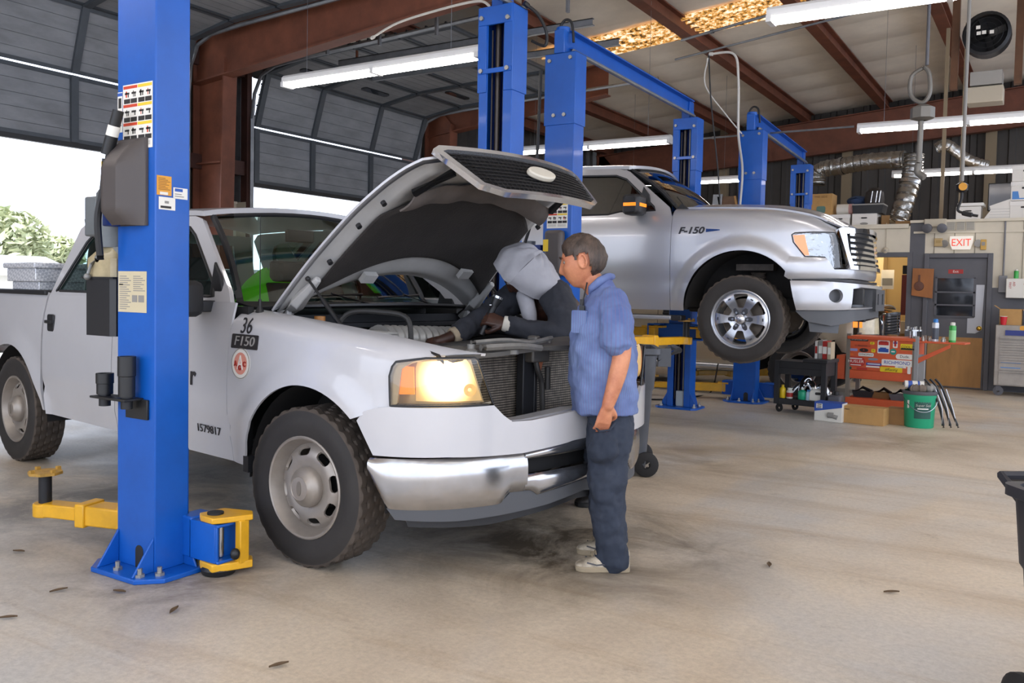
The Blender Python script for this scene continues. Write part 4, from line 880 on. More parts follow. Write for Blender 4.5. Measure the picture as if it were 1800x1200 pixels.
m = MB(); m.b2((-.28, -.62, .95), (.0, -.40, 1.09)); m.b2((-.3, -.63, 1.085), (.02, -.39, 1.1)); m.build('battery_cover', mat('pale_grey', 'a8a8a5', .5), bay, bev=.012)
m = MB(); m.lathe([(.06, 1.0), (.062, 1.1), (.05, 1.13), (.03, 1.14), (.03, 1.17), (0, 1.17)], 16, (-.40, -.58, 0)); m.build('reservoir', mat('amber_reservoir', 'a5713a', .4), bay)
m = MB(); m.tube(cat_mull([(-.3, -.56, 1.10), (-.25, -.5, 1.19), (-.1, -.42, 1.20), (.05, -.36, 1.17), (.08, -.36, 1.02)]), .014, 8); m.tube(cat_mull([(.1, -.5, .95), (.2, -.2, 1.02), (.35, .1, 1.03), (.5, .2, .98)]), .03, 10); m.tube(cat_mull([(-.4, .4, 1.0), (-.1, .5, 1.08), (.2, .45, 1.06), (.45, .3, 1.0)]), .022, 8); m.build('hose', M_HOSE, bay)
m = MB(); m.b2((.05, -.62, .95), (.14, -.5, 1.04)); m.build('terminal_cap', mat('terminal_red', 'a03224', .5), bay, bev=.01)
m = MB(); m.b2((.0, -.3, .98), (.3, .35, 1.03)); m.b2((.12, .3, .9), (.42, .62, 1.03)); m.lathe([(.09, .9), (.09, 1.03), (.05, 1.05), (0, 1.05)], 18, (.25, -.45, 0)); m.cyl((-.25, .33, 1.06), (-.25, .33, 1.12), .03); m.build('engine_cover', mat('brown_grime', '4d4338', .7, var=.4, vs=14), bay, bev=.02)
# radiator and its support
def rad_mat(name, base, dk):
    mm, N, L, b = nodes(name); tc = N.new('ShaderNodeTexCoord'); w = N.new('ShaderNodeTexWave'); w.wave_type = 'BANDS'; w.bands_direction = 'Z'; w.inputs['Scale'].default_value = 26; L.new(tc.outputs['Object'], w.inputs[0])
    w2 = N.new('ShaderNodeTexWave'); w2.bands_direction = 'Y'; w2.inputs['Scale'].default_value = 45; L.new(tc.outputs['Object'], w2.inputs[0]); n = N.new('ShaderNodeTexNoise'); n.inputs['Scale'].default_value = 30; n.inputs['Detail'].default_value = 6; L.new(tc.outputs['Object'], n.inputs['Vector'])
    mu = N.new('ShaderNodeMath'); mu.operation = 'MULTIPLY'; L.new(w.outputs[1], mu.inputs[0]); L.new(w2.outputs[1], mu.inputs[1]); m2 = N.new('ShaderNodeMath'); m2.operation = 'MULTIPLY'; L.new(mu.outputs[0], m2.inputs[0]); L.new(n.outputs[0], m2.inputs[1])
    r = N.new('ShaderNodeValToRGB'); e = r.color_ramp.elements; e[0].color = lin(dk); e[1].color = lin(base); e[0].position = .02; e[1].position = .55; L.new(m2.outputs[0], r.inputs[0]); L.new(r.outputs[0], b.inputs['Base Color']); b.inputs['Roughness'].default_value = .6; b.inputs['Metallic'].default_value = .3; return mm
M_RAD = rad_mat('radiator_fins', 'b5aa9a', '2b2723')
m = MB(); m.b2((.62, -.68, .66), (.64, .64, 1.03)); m.build('radiator', M_RAD, bay)
m = MB(); m.b2((.6, -.70, .64), (.66, -.66, 1.05)); m.b2((.6, .62, .64), (.66, .68, 1.05)); m.b2((.6, -.70, 1.02), (.655, .68, 1.045)); m.build('radiator_tank', M_BLACK, bay)
m = MB(); m.b2((.655, -.19, .66), (.70, -.10, 1.04)); m.b2((.69, -.1, .66), (.70, -.075, 1.02)); m.build('latch_brace', M_DARK, bay, bev=.006)
m = MB(); m.prism([(-.13, 1.0), (-.05, 1.0), (-.09, .9)], (.71, 0, 0), (0, 1, 0), (0, 0, 1), .01); m.build('rust_bracket', mat('rusty', '8a5438', .7), bay)
m = MB(); m.tube(cat_mull([(.71, -.12, 1.03), (.73, -.12, .95), (.72, -.07, .88), (.72, -.06, .78), (.72, -.05, .70)]), .014, 8); m.cyl((.72, -.02, .95), (.72, -.02, .84), .015); m.build('latch_cable', M_HOSE, bay)
m = MB(); m.b2((.68, -.18, .98), (.75, -.04, 1.06)); m.b2((.70, -.17, 1.04), (.76, -.13, 1.11)); m.b2((.7, -.06, 1.04), (.76, -.04, 1.09)); m.build('hood_latch', mat('latch_grey', '5d5b58', .5, .5, var=.2), bay, bev=.01)
def rs(u, v):
    y = -.76 + 1.52 * u; x = .53 + .30 * v - .07 * (y / .76) ** 2; return (x, y, 1.045 - .03 * (y / .7) ** 2 + .02 * sin(v * pi) + .012 * sin(u * 22) * sin(v * 3))
m = MB(); m.grid(rs, 36, 8); m.build('radiator_shroud', mat('shroud_grey', '55534f', .55, var=.25, vs=6), bay, sol=.02, ang=60)
for y, x in ((-.62, .74), (-.4, .80), (.25, .8), (.4, .78)): m = MB(); m.lathe([(.03, 0), (.03, .02), (.018, .03), (.018, .05), (0, .05)], 10, (x, y, 1.035)); m.build('clip', M_ENG, bay)
m = MB(); m.tube(cat_mull([(.74, -.62, 1.09), (.8, -.45, 1.1), (.82, -.3, 1.085), (.8, -.1, 1.1)]), .012, 6); m.build('cooler_line', M_ENG, bay); m = MB(); m.tube(cat_mull([(.78, -.6, 1.07), (.84, -.4, 1.075), (.85, -.25, 1.06)]), .016, 6); m.build('cooler_line', M_ENG, bay)
# hood: closed shape about the hinge line, then swung up
TH = R(43.5); hx0, hz0 = -.56, 1.19
def hrot(x, y, z): return (hx0 + x * cos(TH) - z * sin(TH), y, hz0 + x * sin(TH) + z * cos(TH))
hz_ = sinterp([0, .3, .7, .95, 1.1, 1.21, 1.32], [0, .0, -.015, -.05, -.09, -.14, -.21])
def hw(x): return .77 - .15 * max(0, min(1, x / 1.2)) ** 1.5
def hood_raw(u, v, dz=0, ins=0):
    w = 2 * u - 1; k = 1 - w * w; x0 = ins + .26 * k; x1 = 1.21 + .10 * k - ins; x = x0 + (x1 - x0) * v; y = w * (hw(x) - ins)
    return x, y, hz_(x) + .055 * k + dz + .012 * max(0, 1 - abs(abs(y) - .42) / .08) * min(1, v * 3)
hood = bpy.data.objects.new('hood', None); link(hood, wt)
m = MB(); m.grid(lambda u, v: hrot(*hood_raw(u, v)), 30, 26); m.build('hood_skin', M_WP, hood, sol=.012, ang=60)
M_HIN = mat('hood_inner', 'a9a8a6', .5, var=.12, vs=5)
m = MB()
def hin(u, v):
    x, y, z = hood_raw(u, v, -.018, .012); ed = min(u, 1 - u, v * 1.0, (1 - v)); d = -.045 * min(1, max(0, (ed - .015) / .05)); return hrot(x, y, z + d)
m.grid(hin, 40, 36); m.build('hood_inner', M_HIN, hood, ang=60)
def pad(u, v):
    w = 2 * u - 1; k = 1 - w * w; xa = .27 + .20 * k - .05 * abs(w) ** 3; xb = .93 + .09 * k - .12 * abs(w) ** 4; x = xa + (xb - xa) * v; y = w * (hw(x) - .10)
    e = min(u, 1 - u, v, 1 - v); return hrot(x, y, hz_(x) + .055 * k - .068 - .018 * min(1, e / .04))
m = MB(); m.grid(pad, 30, 24); m.build('hood_insulation', mat('insulation_black', '2a2624', .95, var=.3, vs=5, bump=.3, bs=80), hood, sol=.015, ang=60)
m = MB()
def flap(u, v):
    w = 2 * u - 1; k = 1 - w * w; x = .90 + .09 * k + .13 * v; y = w * (hw(x) - .11); return hrot(x, y, hz_(x) + .055 * k - .085 - .02 * sin(v * 3) - .03 * (1 - v) - .008 * sin(u * 30))
m.grid(flap, 30, 5); m.build('felt_strip', mat('felt_grey', '5b5450', .95, var=.15, vs=9), hood, sol=.01, ang=60)
for y in (-.5, .5): m = MB(); m.tube([hrot(1.02, y * 1.1, -.15), hrot(1.23, y * .96, -.22)], .022, 6); m.build('brace', M_DARK, hood)
for (x, y) in ((.14, -.70), (.45, -.685), (.72, -.67), (.9, -.64), (.14, .70), (.5, .68), (.85, .64)): m = MB(); m.cyl(hrot(x, y, hz_(x) - .055), hrot(x, y, hz_(x) - .075), .014, n=10); m.build('bump_stop', M_DARK, hood)
for (x, y) in ((.34, -.35), (.4, .38)): m = MB(); m.box(hrot(x, y, hz_(x) - .06), (.06, .09, .03), mx=Matrix.Rotation(-TH, 4, 'Y')); m.build('bracket', M_HIN, hood)
for s in (-1, 1): m = MB(); m.tube([hrot(-.02, s * .70, -.03), hrot(.12, s * .70, -.05), hrot(.33, s * .69, -.07)], [.03, .045, .02], 6); m.box((hx0 + .02, s * .71, hz0 - .02), (.1, .03, .06)); m.build('hinge', M_HIN, hood, bev=.006)
for s in (-1, 1):
    m = MB(); a, b = V((-.33, s * .715, 1.365)), V((-.03, s * .73, 1.13)); m.cyl(b, b + (a - b) * .55, .013, n=10); m.cyl(b + (a - b) * .55, a, .007, n=8); m.ball(a, .014, 8, 6); m.build('gas_strut', M_BLACK, hood)
# grille carried by the hood nose
def gfn(off=0):
    def f(y, z):   # z: closed height below the nose, 0 .. -.30
        k = 1 - (y / .66) ** 2; x = 1.21 + .10 * k + .02 + off; zz = hz_(1.21 + .10 * k) + .03 + z
        return hrot(x + .05 * (-z), y, zz)
    return f
go = [(-.48, -.25), (-.36, -.30), (.36, -.30), (.48, -.25), (.585, .0), (.54, .03), (-.54, .03), (-.585, .0)]
gi = [(-.45, -.235), (-.35, -.275), (.35, -.275), (.45, -.235), (.54, -.012), (.51, -.0), (-.51, -.0), (-.54, -.012)]
gr = bpy.data.objects.new('grille', None); link(gr, hood)
m = MB(); panel(m, go, gfn(.02), [gi], .03); m.build('surround', mat('bright_chrome', 'd2d5da', .14, .85), gr, sol=.03, ang=50)
m = MB(); panel(m, gi, gfn(.0), (), .06); m.build('backing', M_GAP, gr, sol=.01)
m = MB()
g = gfn(.012)
for i in range(9):
    z = -.03 - .027 * i; w = .52 - .012 * i; m.tube([g(-w + 2 * w * q / 16, z) for q in range(17)], .004, 4)
for i in range(34):
    y = -.48 + .96 * i / 33; m.tube([g(y, -.02), g(y, -.265 if abs(y) < .42 else -.2)], .003, 4)
m.build('mesh', M_DARK, gr)
m = MB(); c0 = V(g(0, -.13)); ux = V((0, 1, 0)); uy = (V(g(0, -.05)) - V(g(0, -.2))).normalized(); m.prism(arc(0, 0, .105, 0, 360, 32, .045)[:-1], c0 + ux.cross(uy) * .0, ux, uy, .03); em = m.build('emblem', mat('emblem_pale', 'c9c3b4', .4), gr, bev=.008)
# lettering and stickers on the right flank
Yw = WT['Y']; sf = WT['side'](-1)
def onside(x0, z0, off=.003): return lambda q: V((x0 + q.x, -(Yw(x0 + q.x, z0 + q.y) + off + q.z), z0 + q.y))
text('36', .115, None, M_LET, wt, fn=onside(-.49, 1.118), shear=.15, sx=.9)
m = MB(); panel(m, rrect(-.605, 1.005, -.37, 1.078, .008), lambda x, z: (x, -(Yw(x, z) + .004), z), (), .05); bd = m.build('fender_badge', mat('badge_black', '2c2a2b', .4), wt, sol=.012)
text('F150', .068, None, mat('badge_chrome', 'b5b2ae', .3, .4), bd, fn=onside(-.487, 1.042, .006), sx=1.35, shear=.1)
m = MB(); panel(m, arc(-.508, .93, .084, 0, 360, 32, .08)[:-1], lambda x, z: (x, -(Yw(x, z) + .003), z), (), .03); st = m.build('sticker', M_DECAL, wt, sol=.002)
m = MB(); panel(m, arc(-.508, .93, .082, 0, 360, 32, .078)[:-1], lambda x, z: (x, -(Yw(x, z) + .0045), z), [arc(-.508, .93, .077, 0, 360, 32, .073)[:-1]], .03); m.build('sticker_ring', M_DG, st)
m = MB(); panel(m, arc(-.508, .93, .058, 0, 360, 28, .056)[:-1], lambda x, z: (x, -(Yw(x, z) + .0045), z), (), .03); m.build('sticker_disc', mat('sticker_pink', 'd9917f', .6), st)
text('A', .105, None, M_DECAL, st, fn=onside(-.508, .931, .006), sx=.75); text('A', .036, None, M_RED, st, fn=onside(-.547, .928, .008), bold=.001); text('G', .036, None, M_RED, st, fn=onside(-.508, .908, .008), bold=.001); text('C', .036, None, M_RED, st, fn=onside(-.469, .928, .008), bold=.001)
text('1579817', .062, None, M_LET, wt, fn=onside(-.715, .553), align='RIGHT', sx=1.12, shear=.1)
text('r', .15, None, M_LET, wt, fn=onside(-.965, .83), align='CENTER', sx=1.0, bold=.003)
m = MB(); b = V((-.545, -.86, 1.165)); m.lathe([(.03, 0), (.022, .03), (.01, .05), (.008, .09), (0, .09)], 14, b); m.cyl(b + V((0, 0, .05)), b + V((.0, 0, .52)), .003, .0018, 6); m.build('antenna', M_BLACK, wt)
m = MB(); m.b2((-.5, -.985, .38), (-.455, -.9, .46)); m.build('mud_guard', M_TRIM, wt)
# bright seat cover, toolbox in the bed
def cover(u, v):
    a = 2 * pi * u; t = v; w = .30 * (1 - t ** 3) + .02; d = .15 * (1 - t ** 4) + .02; return (-2.05 - .12 * t + d * cos(a), .30 + w * sin(a), 1.0 + .45 * t + .012 * sin(5 * a))
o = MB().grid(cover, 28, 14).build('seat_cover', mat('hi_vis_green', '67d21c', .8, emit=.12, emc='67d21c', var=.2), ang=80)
o.matrix_world = Matrix.Translation(WT['loc']) @ Matrix.Rotation(WT['rz'], 4, 'Z'); tag(o, 'lime green cover pulled over the front seat, seen through the white truck windscreen', 'seat cover')
tb = thing('toolbox', 'diamond plate metal toolbox across the white pickup bed', 'toolbox', tuple((Matrix.Translation(WT['loc']) @ Matrix.Rotation(WT['rz'], 4, 'Z')) @ V((-3.42, 0, 1.262))), WT['rz'])
def plate_mat():
    mm, N, L, b = nodes('diamond_plate'); tc = N.new('ShaderNodeTexCoord'); mp = N.new('ShaderNodeMapping'); mp.inputs['Rotation'].default_value = (.8, .8, .78); L.new(tc.outputs['Object'], mp.inputs[0]); ck = N.new('ShaderNodeTexChecker'); ck.inputs['Scale'].default_value = 55; ck.inputs[1].default_value = lin('e2e4e8'); ck.inputs[2].default_value = lin('bcc0c8'); L.new(mp.outputs[0], ck.inputs[0]); L.new(ck.outputs[0], b.inputs['Base Color']); b.inputs['Metallic'].default_value = .3; b.inputs['Roughness'].default_value = .4
    bp = N.new('ShaderNodeBump'); bp.inputs['Strength'].default_value = .4; L.new(ck.outputs[1], bp.inputs['Height']); L.new(bp.outputs[0], b.inputs['Normal']); return mm
M_PLATE = plate_mat()
m = MB(); m.b2((-.24, -.90, .0), (.24, .90, .06)); m.b2((-.26, -.93, .06), (.26, .93, .155)); m.build('box_body', M_PLATE, tb, bev=.006)
m = MB(); m.b2((-.29, -.95, .155), (.29, .95, .195)); m.build('box_lid', M_PLATE, tb, bev=.01)
# ---- silver pickup up on the second lift
PSL = PL([(.95, 0), (.94, .25), (.91, .5), (.86, .68), (.76, .84), (.62, .94), (.42, .985), (0, 1.0)])
PSB = PL([(1.02, 0), (1.01, .25), (.97, .5), (.91, .72), (.80, .88), (.66, .965), (.45, 1.0), (0, 1.0)])
ST = dict(label='silver pickup raised on the second lift, nose toward the exit', loc=(-2.487, 8.756, .698), rz=R(2), paint=M_SP, wb=3.68,
    zprof=sinterp([.45, .55, .70, .725, .75, .9, 1.15, 1.3, 1.40], [.95, .97, .985, .978, .985, 1.0, .995, .975, .94]), zt=sinterp([-.66, -.2, .2, .5, .65, .8], [1.44, 1.43, 1.41, 1.36, 1.31, 1.22]), plan=PSL,
    belt=1.36, arch=(.0, .50, .53), arch_end=28, rocker=.47, doors=(-.665, -1.83, -2.9), fender_front=[(.44, .78), (.47, .88), (.60, .975), (.56, 1.0), (.49, 1.11), (.47, 1.17), (.5, 1.182), (.66, 1.187), (.79, 1.19)], fender_top=[.80, .7, .55, .4, .2, 0, -.2, -.4, -.55],
    tumble=lambda z: .94 - max(0, z - 1.36) * .42, cab_outline=[(-2.92, 1.36), (-.68, 1.36), (-.72, 1.45), (-1.20, 1.83), (-1.32, 1.865), (-2.1, 1.89), (-2.8, 1.87), (-2.9, 1.80)],
    windows=[[(-1.76, 1.392), (-1.35, 1.392), (-1.22, 1.36 + .06), (-.86, 1.42), (-.88, 1.46), (-1.22, 1.75), (-1.34, 1.795), (-1.76, 1.81)], [(-2.82, 1.40), (-1.88, 1.40), (-1.88, 1.81), (-2.6, 1.80), (-2.72, 1.74)]],
    sideglass=M_GLD, wsglass=M_GLD, handle_z=1.12, tail=-4.85, bedz=1.37, mirror=(-1.0, 1.46), mirror_lamp=True, roof=(-1.22, -2.88, lambda x: 1.855 + .02 * min(1, (-1.2 - x)), .72), ws_base=(-.68, .76, 1.42), seat_x=-1.75, cowl_x=-.62, cowl_c=.2, wz=.405, flare=.028)
stt = pickup(ST)
alloy_wheel(stt, 0, -.85, .405, -1); alloy_wheel(stt, 0, .85, .405, 1); alloy_wheel(stt, -3.68, -.85, .405, -1); alloy_wheel(stt, -3.68, .85, .405, 1)
def sh(u, v):
    y = -.80 + 1.6 * u; k = 1 - (y / .8) ** 2; x0 = -.62 + .12 * k; x1 = .80 + .12 * k - .10 * (y / .8) ** 4; x = x0 + (x1 - x0) * v
    z = ST['zt'](min(.8, x)) + .055 * k + .02 * max(0, 1 - abs(abs(y) - .5) / .15) - max(0, x - .8) * .35
    return (x, y, z)
m = MB(); m.grid(sh, 30, 26); m.build('hood', M_SP, stt, sol=.015, ang=60)
shl = [(.773, .886), (.877, .873), (.955, .972), (1.12, .974), (1.22, 1.10), (1.235, 1.165), (1.21, 1.18), (1.056, 1.187), (.865, 1.187), (.80, 1.03)]
for s in (1, -1):
    e = bpy.data.objects.new('headlight', None); link(e, stt); S_ = lambda pts: [(s * a, b) for a, b in pts]
    fpanel(e, 'lens', S_(shl), PSL, glass('clear_lens', 'f2f4f4', .08), .014, sol=0, both=False, ang=80)
    fpanel(e, 'reflector', S_(shl), PSL, mat('facet_chrome', 'a4a6ab', .1, 1.0, bump=2.2, bs=7), -.03, sol=0, both=False)
    fpanel(e, 'turn_signal', S_([(1.085, .985), (1.125, .985), (1.21, 1.10), (1.225, 1.16), (1.13, 1.165)]), PSL, M_AMBER, .0, sol=.01, both=False)
    m = MB(); q = dens(S_(shl), .03); m.tube([(*PSL(a, .01), b) for a, b in q] + [(*PSL(q[0][0], .01), q[0][1])], .006, 5, cap=False); m.build('lamp_seal', M_BLACK, e)
m = MB(); go = [(0, 1.262), (.40, 1.25), (.62, 1.235), (.80, 1.24), (.845, 1.22), (.79, 1.05), (.735, .872), (.55, .868), (0, .87)]
gi = [(0, 1.215), (.45, 1.205), (.66, 1.19), (.755, 1.185), (.74, 1.05), (.69, .905), (0, .905)]
sg = bpy.data.objects.new('grille', None); link(sg, stt)
fpanel(sg, 'surround', go, PSL, M_CHROME, .03, hole=[mirror(gi)], sol=.04, zfn=lambda t, z: (1.24 - z) * .12)
fpanel(sg, 'backing', gi, PSL, M_GAP, -.01, zfn=lambda t, z: (1.24 - z) * .12)
for k in range(6):
    z = .93 + .05 * k; fpanel(sg, 'bar', [(0, z + .012), (.7, z + .012), (.7, z - .012), (0, z - .012)], PSL, M_CHROME, .02, sol=.03, zfn=lambda t, zz: (1.24 - zz) * .12, bulge=.01)
fpanel(stt, 'front_valance', [(0, .87), (.72, .87), (.88, .865), (.95, .965), (1.1, .968), (1.25, .975), (1.285, .80), (1.25, .775), (.7, .79), (.2, .78), (0, .775)], PSL, M_SP, .02, sol=.03, bulge=.02)
fpanel(stt, 'front_bumper', [(0, .73), (.2, .735), (.7, .745), (1.12, .762), (1.31, .762), (1.28, .62), (1.25, .503), (1.0, .508), (.773, .516), (0, .53)], PSB, M_SP, .02, hole=[[(.933 + .064 * cos(2 * pi * k / 20), .635 + .06 * sin(2 * pi * k / 20)) for k in range(20)], [(-.933 + .064 * cos(2 * pi * k / 20), .635 + .06 * sin(2 * pi * k / 20)) for k in range(20)], mirror([(0, .70), (.62, .715), (.75, .70), (.765, .53), (0, .54)])], sol=.03, bulge=.015)
fpanel(stt, 'bumper_recess', [(0, .71), (.64, .72), (1.05, .72), (1.05, .53), (0, .53)], PSB, mat('recess_grey', '6e7074', .5), -.05)
fpanel(stt, 'bumper_trim', [(0, .762), (.7, .78), (1.3, .785), (1.3, .765), (.7, .755), (0, .74)], PSB, M_BLACK, -.02)
for s in (1, -1):
    m = MB(); x, y = PSB(s * .6, .0); m.b2((x - .06, y - .04, .56), (x + .05, y + .04, .70)); m.build('tow_hook_bracket', M_BLACK, stt, bev=.006)
m = MB(); panel(m, [(-.30, .50), (.30, .50), (.30, .70), (-.30, .70)], lambda y, z: (1.06, y, z), [rrect(.1, .56, .2, .66, .01), rrect(-.2, .56, -.1, .66, .01)], .08); m.b2((.96, -.3, .5), (1.06, -.28, .7)); m.build('plate_bracket', M_VAL, stt, sol=.03)
fpanel(stt, 'lower_valance', [(0, .53), (.57, .535), (.772, .51), (1.26, .498), (1.2, .44), (1.15, .405), (.95, .372), (.67, .415), (0, .44)], PSB, M_VAL, .005, sol=.03)
for s in (1, -1): fpanel(stt, 'air_dam', [(s * a, b) for a, b in [(.82, .42), (1.15, .42), (1.13, .317 if s > 0 else .37), (.84, .305 if s > 0 else .37)]], PSB, M_VAL, -.04, sol=.02, both=False)
m = MB(); 
m.b2((-2.6, -1.06, .38), (-.62, -.93, .42)); sb = m.build('running_board', mat('board_silver', 'a9abaf', .35, .6), stt, bev=.012)
m = MB(); m.b2((-.62, -1.065, .375), (-.52, -.93, .425)); m.b2((-2.6, -1.0, .41), (-.6, -.94, .425)); m.build('board_end', M_BLACK, sb, bev=.012)
m = MB(); m.tube([(.0, -.55, .42), (.05, -.4, .6), (.0, -.35, .85)], .05, 8); m.tube([(-.2, -.75, .42), (.0, -.5, .4), (.25, -.4, .45)], .03, 6); m.lathe([(.06 + .012 * (i % 2), .5 + .02 * i) for i in range(18)], 14, (.05, -.55, 0)); m.b2((-.15, -.6, .86), (.2, -.45, .92)); m.build('suspension', mat('suspension_iron', '57504a', .6, .4, var=.4, vs=8), stt)
Ys_ = ST['Y']
def onsil(x0, z0, off=.003): return lambda q: V((x0 + q.x, -(Ys_(x0 + q.x, z0 + q.y) + off + q.z), z0 + q.y))
text('F-150', .085, None, mat('badge_dark', '35363a', .3, .5), stt, fn=onsil(-.475, 1.215), sx=1.25, shear=.25, bold=.003)
m = MB(); panel(m, [(-.33, 1.20), (-.20, 1.215), (-.20, 1.222), (-.33, 1.232)], lambda x, z: (x, -(Ys_(x, z) + .005), z), (), .05); m.build('badge_bar', M_CHROME, stt, sol=.006)
m = MB(); m.prism([(-.06, 0), (.07, 0), (.015, .04), (.0, .055), (-.02, .05)], (-.62, -.80, 1.43), (1, 0, 0), (0, 0, 1), .02); m.cyl((-.615, -.79, 1.47), (-.70, -.76, 1.56), .004); m.build('antenna_base', M_BLACK, stt)
# ---- tan pickup on the floor behind it
PTL = PL([(.95, 0), (.945, .3), (.92, .6), (.88, .78), (.80, .9), (.66, .98), (.45, 1.0), (0, 1.0)])
TT = dict(WT); TT.update(label='tan pickup on the floor behind the raised silver truck, only nose and sill showing', loc=(-2.80, 12.3, 0), rz=0, paint=M_TP, plan=PTL, wb=4.0, zt=sinterp([-.6, .16, .5, .8], [1.25, 1.22, 1.20, 1.15]), fender_front=[(.44, .785), (.62, .80), (.66, .82), (.66, 1.06), (.70, 1.08)], fender_top=[.86, .74, .6, .45, .3, .1, -.1, -.3, -.5], sideglass=M_GLD, wsglass=M_GLD, tail=-5.2)
tt = pickup(TT)
for x in (0, -4.0):
    for s in (-1, 1): steel_wheel(tt, x, s * .86, .385, s, detail=False)
def th(u, v):
    y = -.80 + 1.6 * u; k = 1 - (y / .8) ** 2; x = -.62 + .2 * k + (1.5 + .02 * k - .2 * k) * v; return (x, y, TT['zt'](min(.8, x)) + .06 * k + .01)
m = MB(); m.grid(th, 20, 16); m.build('hood', M_TP, tt, sol=.015, ang=60)
thl = [(.70, .86), (1.04, .86), (1.04, 1.06), (1.0, 1.075), (.74, 1.08)]
for s in (1, -1):
    e = bpy.data.objects.new('headlight', None); link(e, tt); S_ = lambda pts: [(s * a, b) for a, b in pts]
    m = MB(); q = dens(S_(thl), .05); m.tube([(*PTL(a, .03), b) for a, b in q] + [(*PTL(q[0][0], .03), q[0][1])], .01, 5, cap=False); m.build('lamp_seal', M_BLACK, e); fpanel(e, 'lens', S_(thl), PTL, mat('cloudy_lens', 'cfc4a4', .2, coat=.6, var=.25, vs=9), .02, both=False); fpanel(e, 'turn_signal', S_([(1.0, .95), (1.1, .95), (1.1, 1.06), (1.0, 1.06)]), PTL, M_AMBER, .03, both=False)
tg = bpy.data.objects.new('grille', None); link(tg, tt)
fpanel(tg, 'surround', [(0, 1.14), (.6, 1.13), (.7, 1.10), (.69, .83), (0, .82)], PTL, M_CHROME, .05, sol=.03, hole=[mirror([(0, 1.09), (.58, 1.085), (.62, .87), (0, .86)])]); fpanel(tg, 'backing', [(0, 1.1), (.6, 1.1), (.63, .86), (0, .85)], PTL, M_GAP, .01)
for k in range(6): fpanel(tg, 'bar', [(0, .89 + .037 * k), (.6, .89 + .037 * k), (.6, .875 + .037 * k), (0, .875 + .037 * k)], PTL, M_CHROME, .045, sol=.02)
fpanel(tt, 'front_valance', [(0, .83), (.7, .83), (1.04, .855), (1.2, .84), (1.3, .78), (1.2, .62), (0, .64)], PTL, M_TP, .03, sol=.02); fpanel(tt, 'front_bumper', [(0, .66), (1.2, .64), (1.2, .44), (0, .42)], PTL, M_CHROME, .08, sol=.03, bulge=.03)
m = MB(); m.cyl((-2.9, -1.03, .36), (-.6, -1.03, .36), .05, n=14); m.build('running_board', M_STEEL, tt)
# ------------------------------------------------------------------ people
RT0 = V((cos(YA), sin(YA), 0)); FW0 = V((-sin(YA), cos(YA), 0)); ZZ = V((0, 0, 1))
def fuse(name, mb, m_, parent, vox=.006, sm=4, disp=None):
    me = bpy.data.meshes.new(name); me.from_pydata(mb.v, [], mb.f); me.materials.append(m_); o = bpy.data.objects.new(name, me); link(o, parent)
    md = o.modifiers.new('r', 'REMESH'); md.mode = 'VOXEL'; md.voxel_size = vox; md.use_smooth_shade = True
    if sm: md = o.modifiers.new('s', 'SMOOTH'); md.iterations = sm; md.factor = .5
    if disp:
        t = bpy.data.textures.new(name, 'CLOUDS'); t.noise_scale = disp[1]; md = o.modifiers.new('d', 'DISPLACE'); md.texture = t; md.strength = disp[0]; md.mid_level = .5; md.texture_coords = 'LOCAL'
    return o
def limb(mb, pts, rs, n=14, k=5, flat=1):
    P = cat_mull([tuple(p) for p in pts], k); ii = [i / k for i in range(len(P))]; f = interp(list(range(len(rs))), rs); mb.tube(P, [f(i) for i in ii], n, flat=flat)
    mb.ball(P[0], f(0), 12, 8); mb.ball(P[-1], f(ii[-1]), 12, 8)
def ell(c, a, b, ua, ub, n=28, p=2.3):
    return [V(c) + ua * a * math.copysign(abs(cos(t)) ** (2 / p), cos(t)) + ub * b * math.copysign(abs(sin(t)) ** (2 / p), sin(t)) for t in [2 * pi * i / n for i in range(n)]]
def head_pt(d, sc=1.0):
    """d: unit direction (x forward, y left, z up) -> head surface in metres"""
    x, y, z = d; L = .098 if x > 0 else .104; px, py, pz = x * L, y * .077, z * .122
    if z < 0:
        py *= 1 - .28 * min(1, -z) ** 1.5
        if x < 0: px *= 1 - .55 * min(1, -z * 1.2) ** 1.3
        else: px *= 1 + .05 * sin(min(1, -z) * pi)
    g = lambda a, b, s: exp(-((a - b) / s) ** 2)
    if x > 0:
        pr = interp([-.05, -.042, -.03, -.015, .01, .03], [0, .010, .027, .022, .012, 0])(pz); px += pr * g(py, 0, .0125)
        px += .006 * g(pz, .034, .012) * g(abs(py), .03, .025)
        px -= .011 * g(pz, .014, .014) * g(abs(py), .032, .016)
        px += .007 * g(pz, -.062, .008) * g(py, 0, .026) + .006 * g(pz, -.078, .007) * g(py, 0, .022) - .004 * g(pz, -.070, .004) * g(py, 0, .024)
        px += .014 * g(pz, -.105, .018) * g(py, 0, .024); px += .006 * g(pz, -.012, .02) * g(abs(py), .05, .018)
    return V((px, py, pz)) * sc
def head_mesh(mb, M, n=56, m=44, sc=1.0):
    vs = []
    for j in range(m + 1):
        p = pi * j / m
        for i in range(n):
            t = 2 * pi * i / n; vs.append(M @ head_pt((sin(p) * cos(t), sin(p) * sin(t), -cos(p)), sc))
    mb.add(vs, [(j * n + i, j * n + (i + 1) % n, (j + 1) * n + (i + 1) % n, (j + 1) * n + i) for j in range(m) for i in range(n)])
    for s in (-1, 1):   # ears
        e = [M @ (V((-.012 + .018 * cos(a) * 1.0, s * (.071 + .008 + .010 * max(0, -cos(a))), .0 + .033 * sin(a))) * sc) for a in [2 * pi * i / 14 for i in range(14)]]
        mb.tube(e + [e[0]], .006, 6); mb.ball(M @ (V((-.012, s * .074, 0)) * sc), (.012, .008, .026), 10, 8, M.to_3x3())
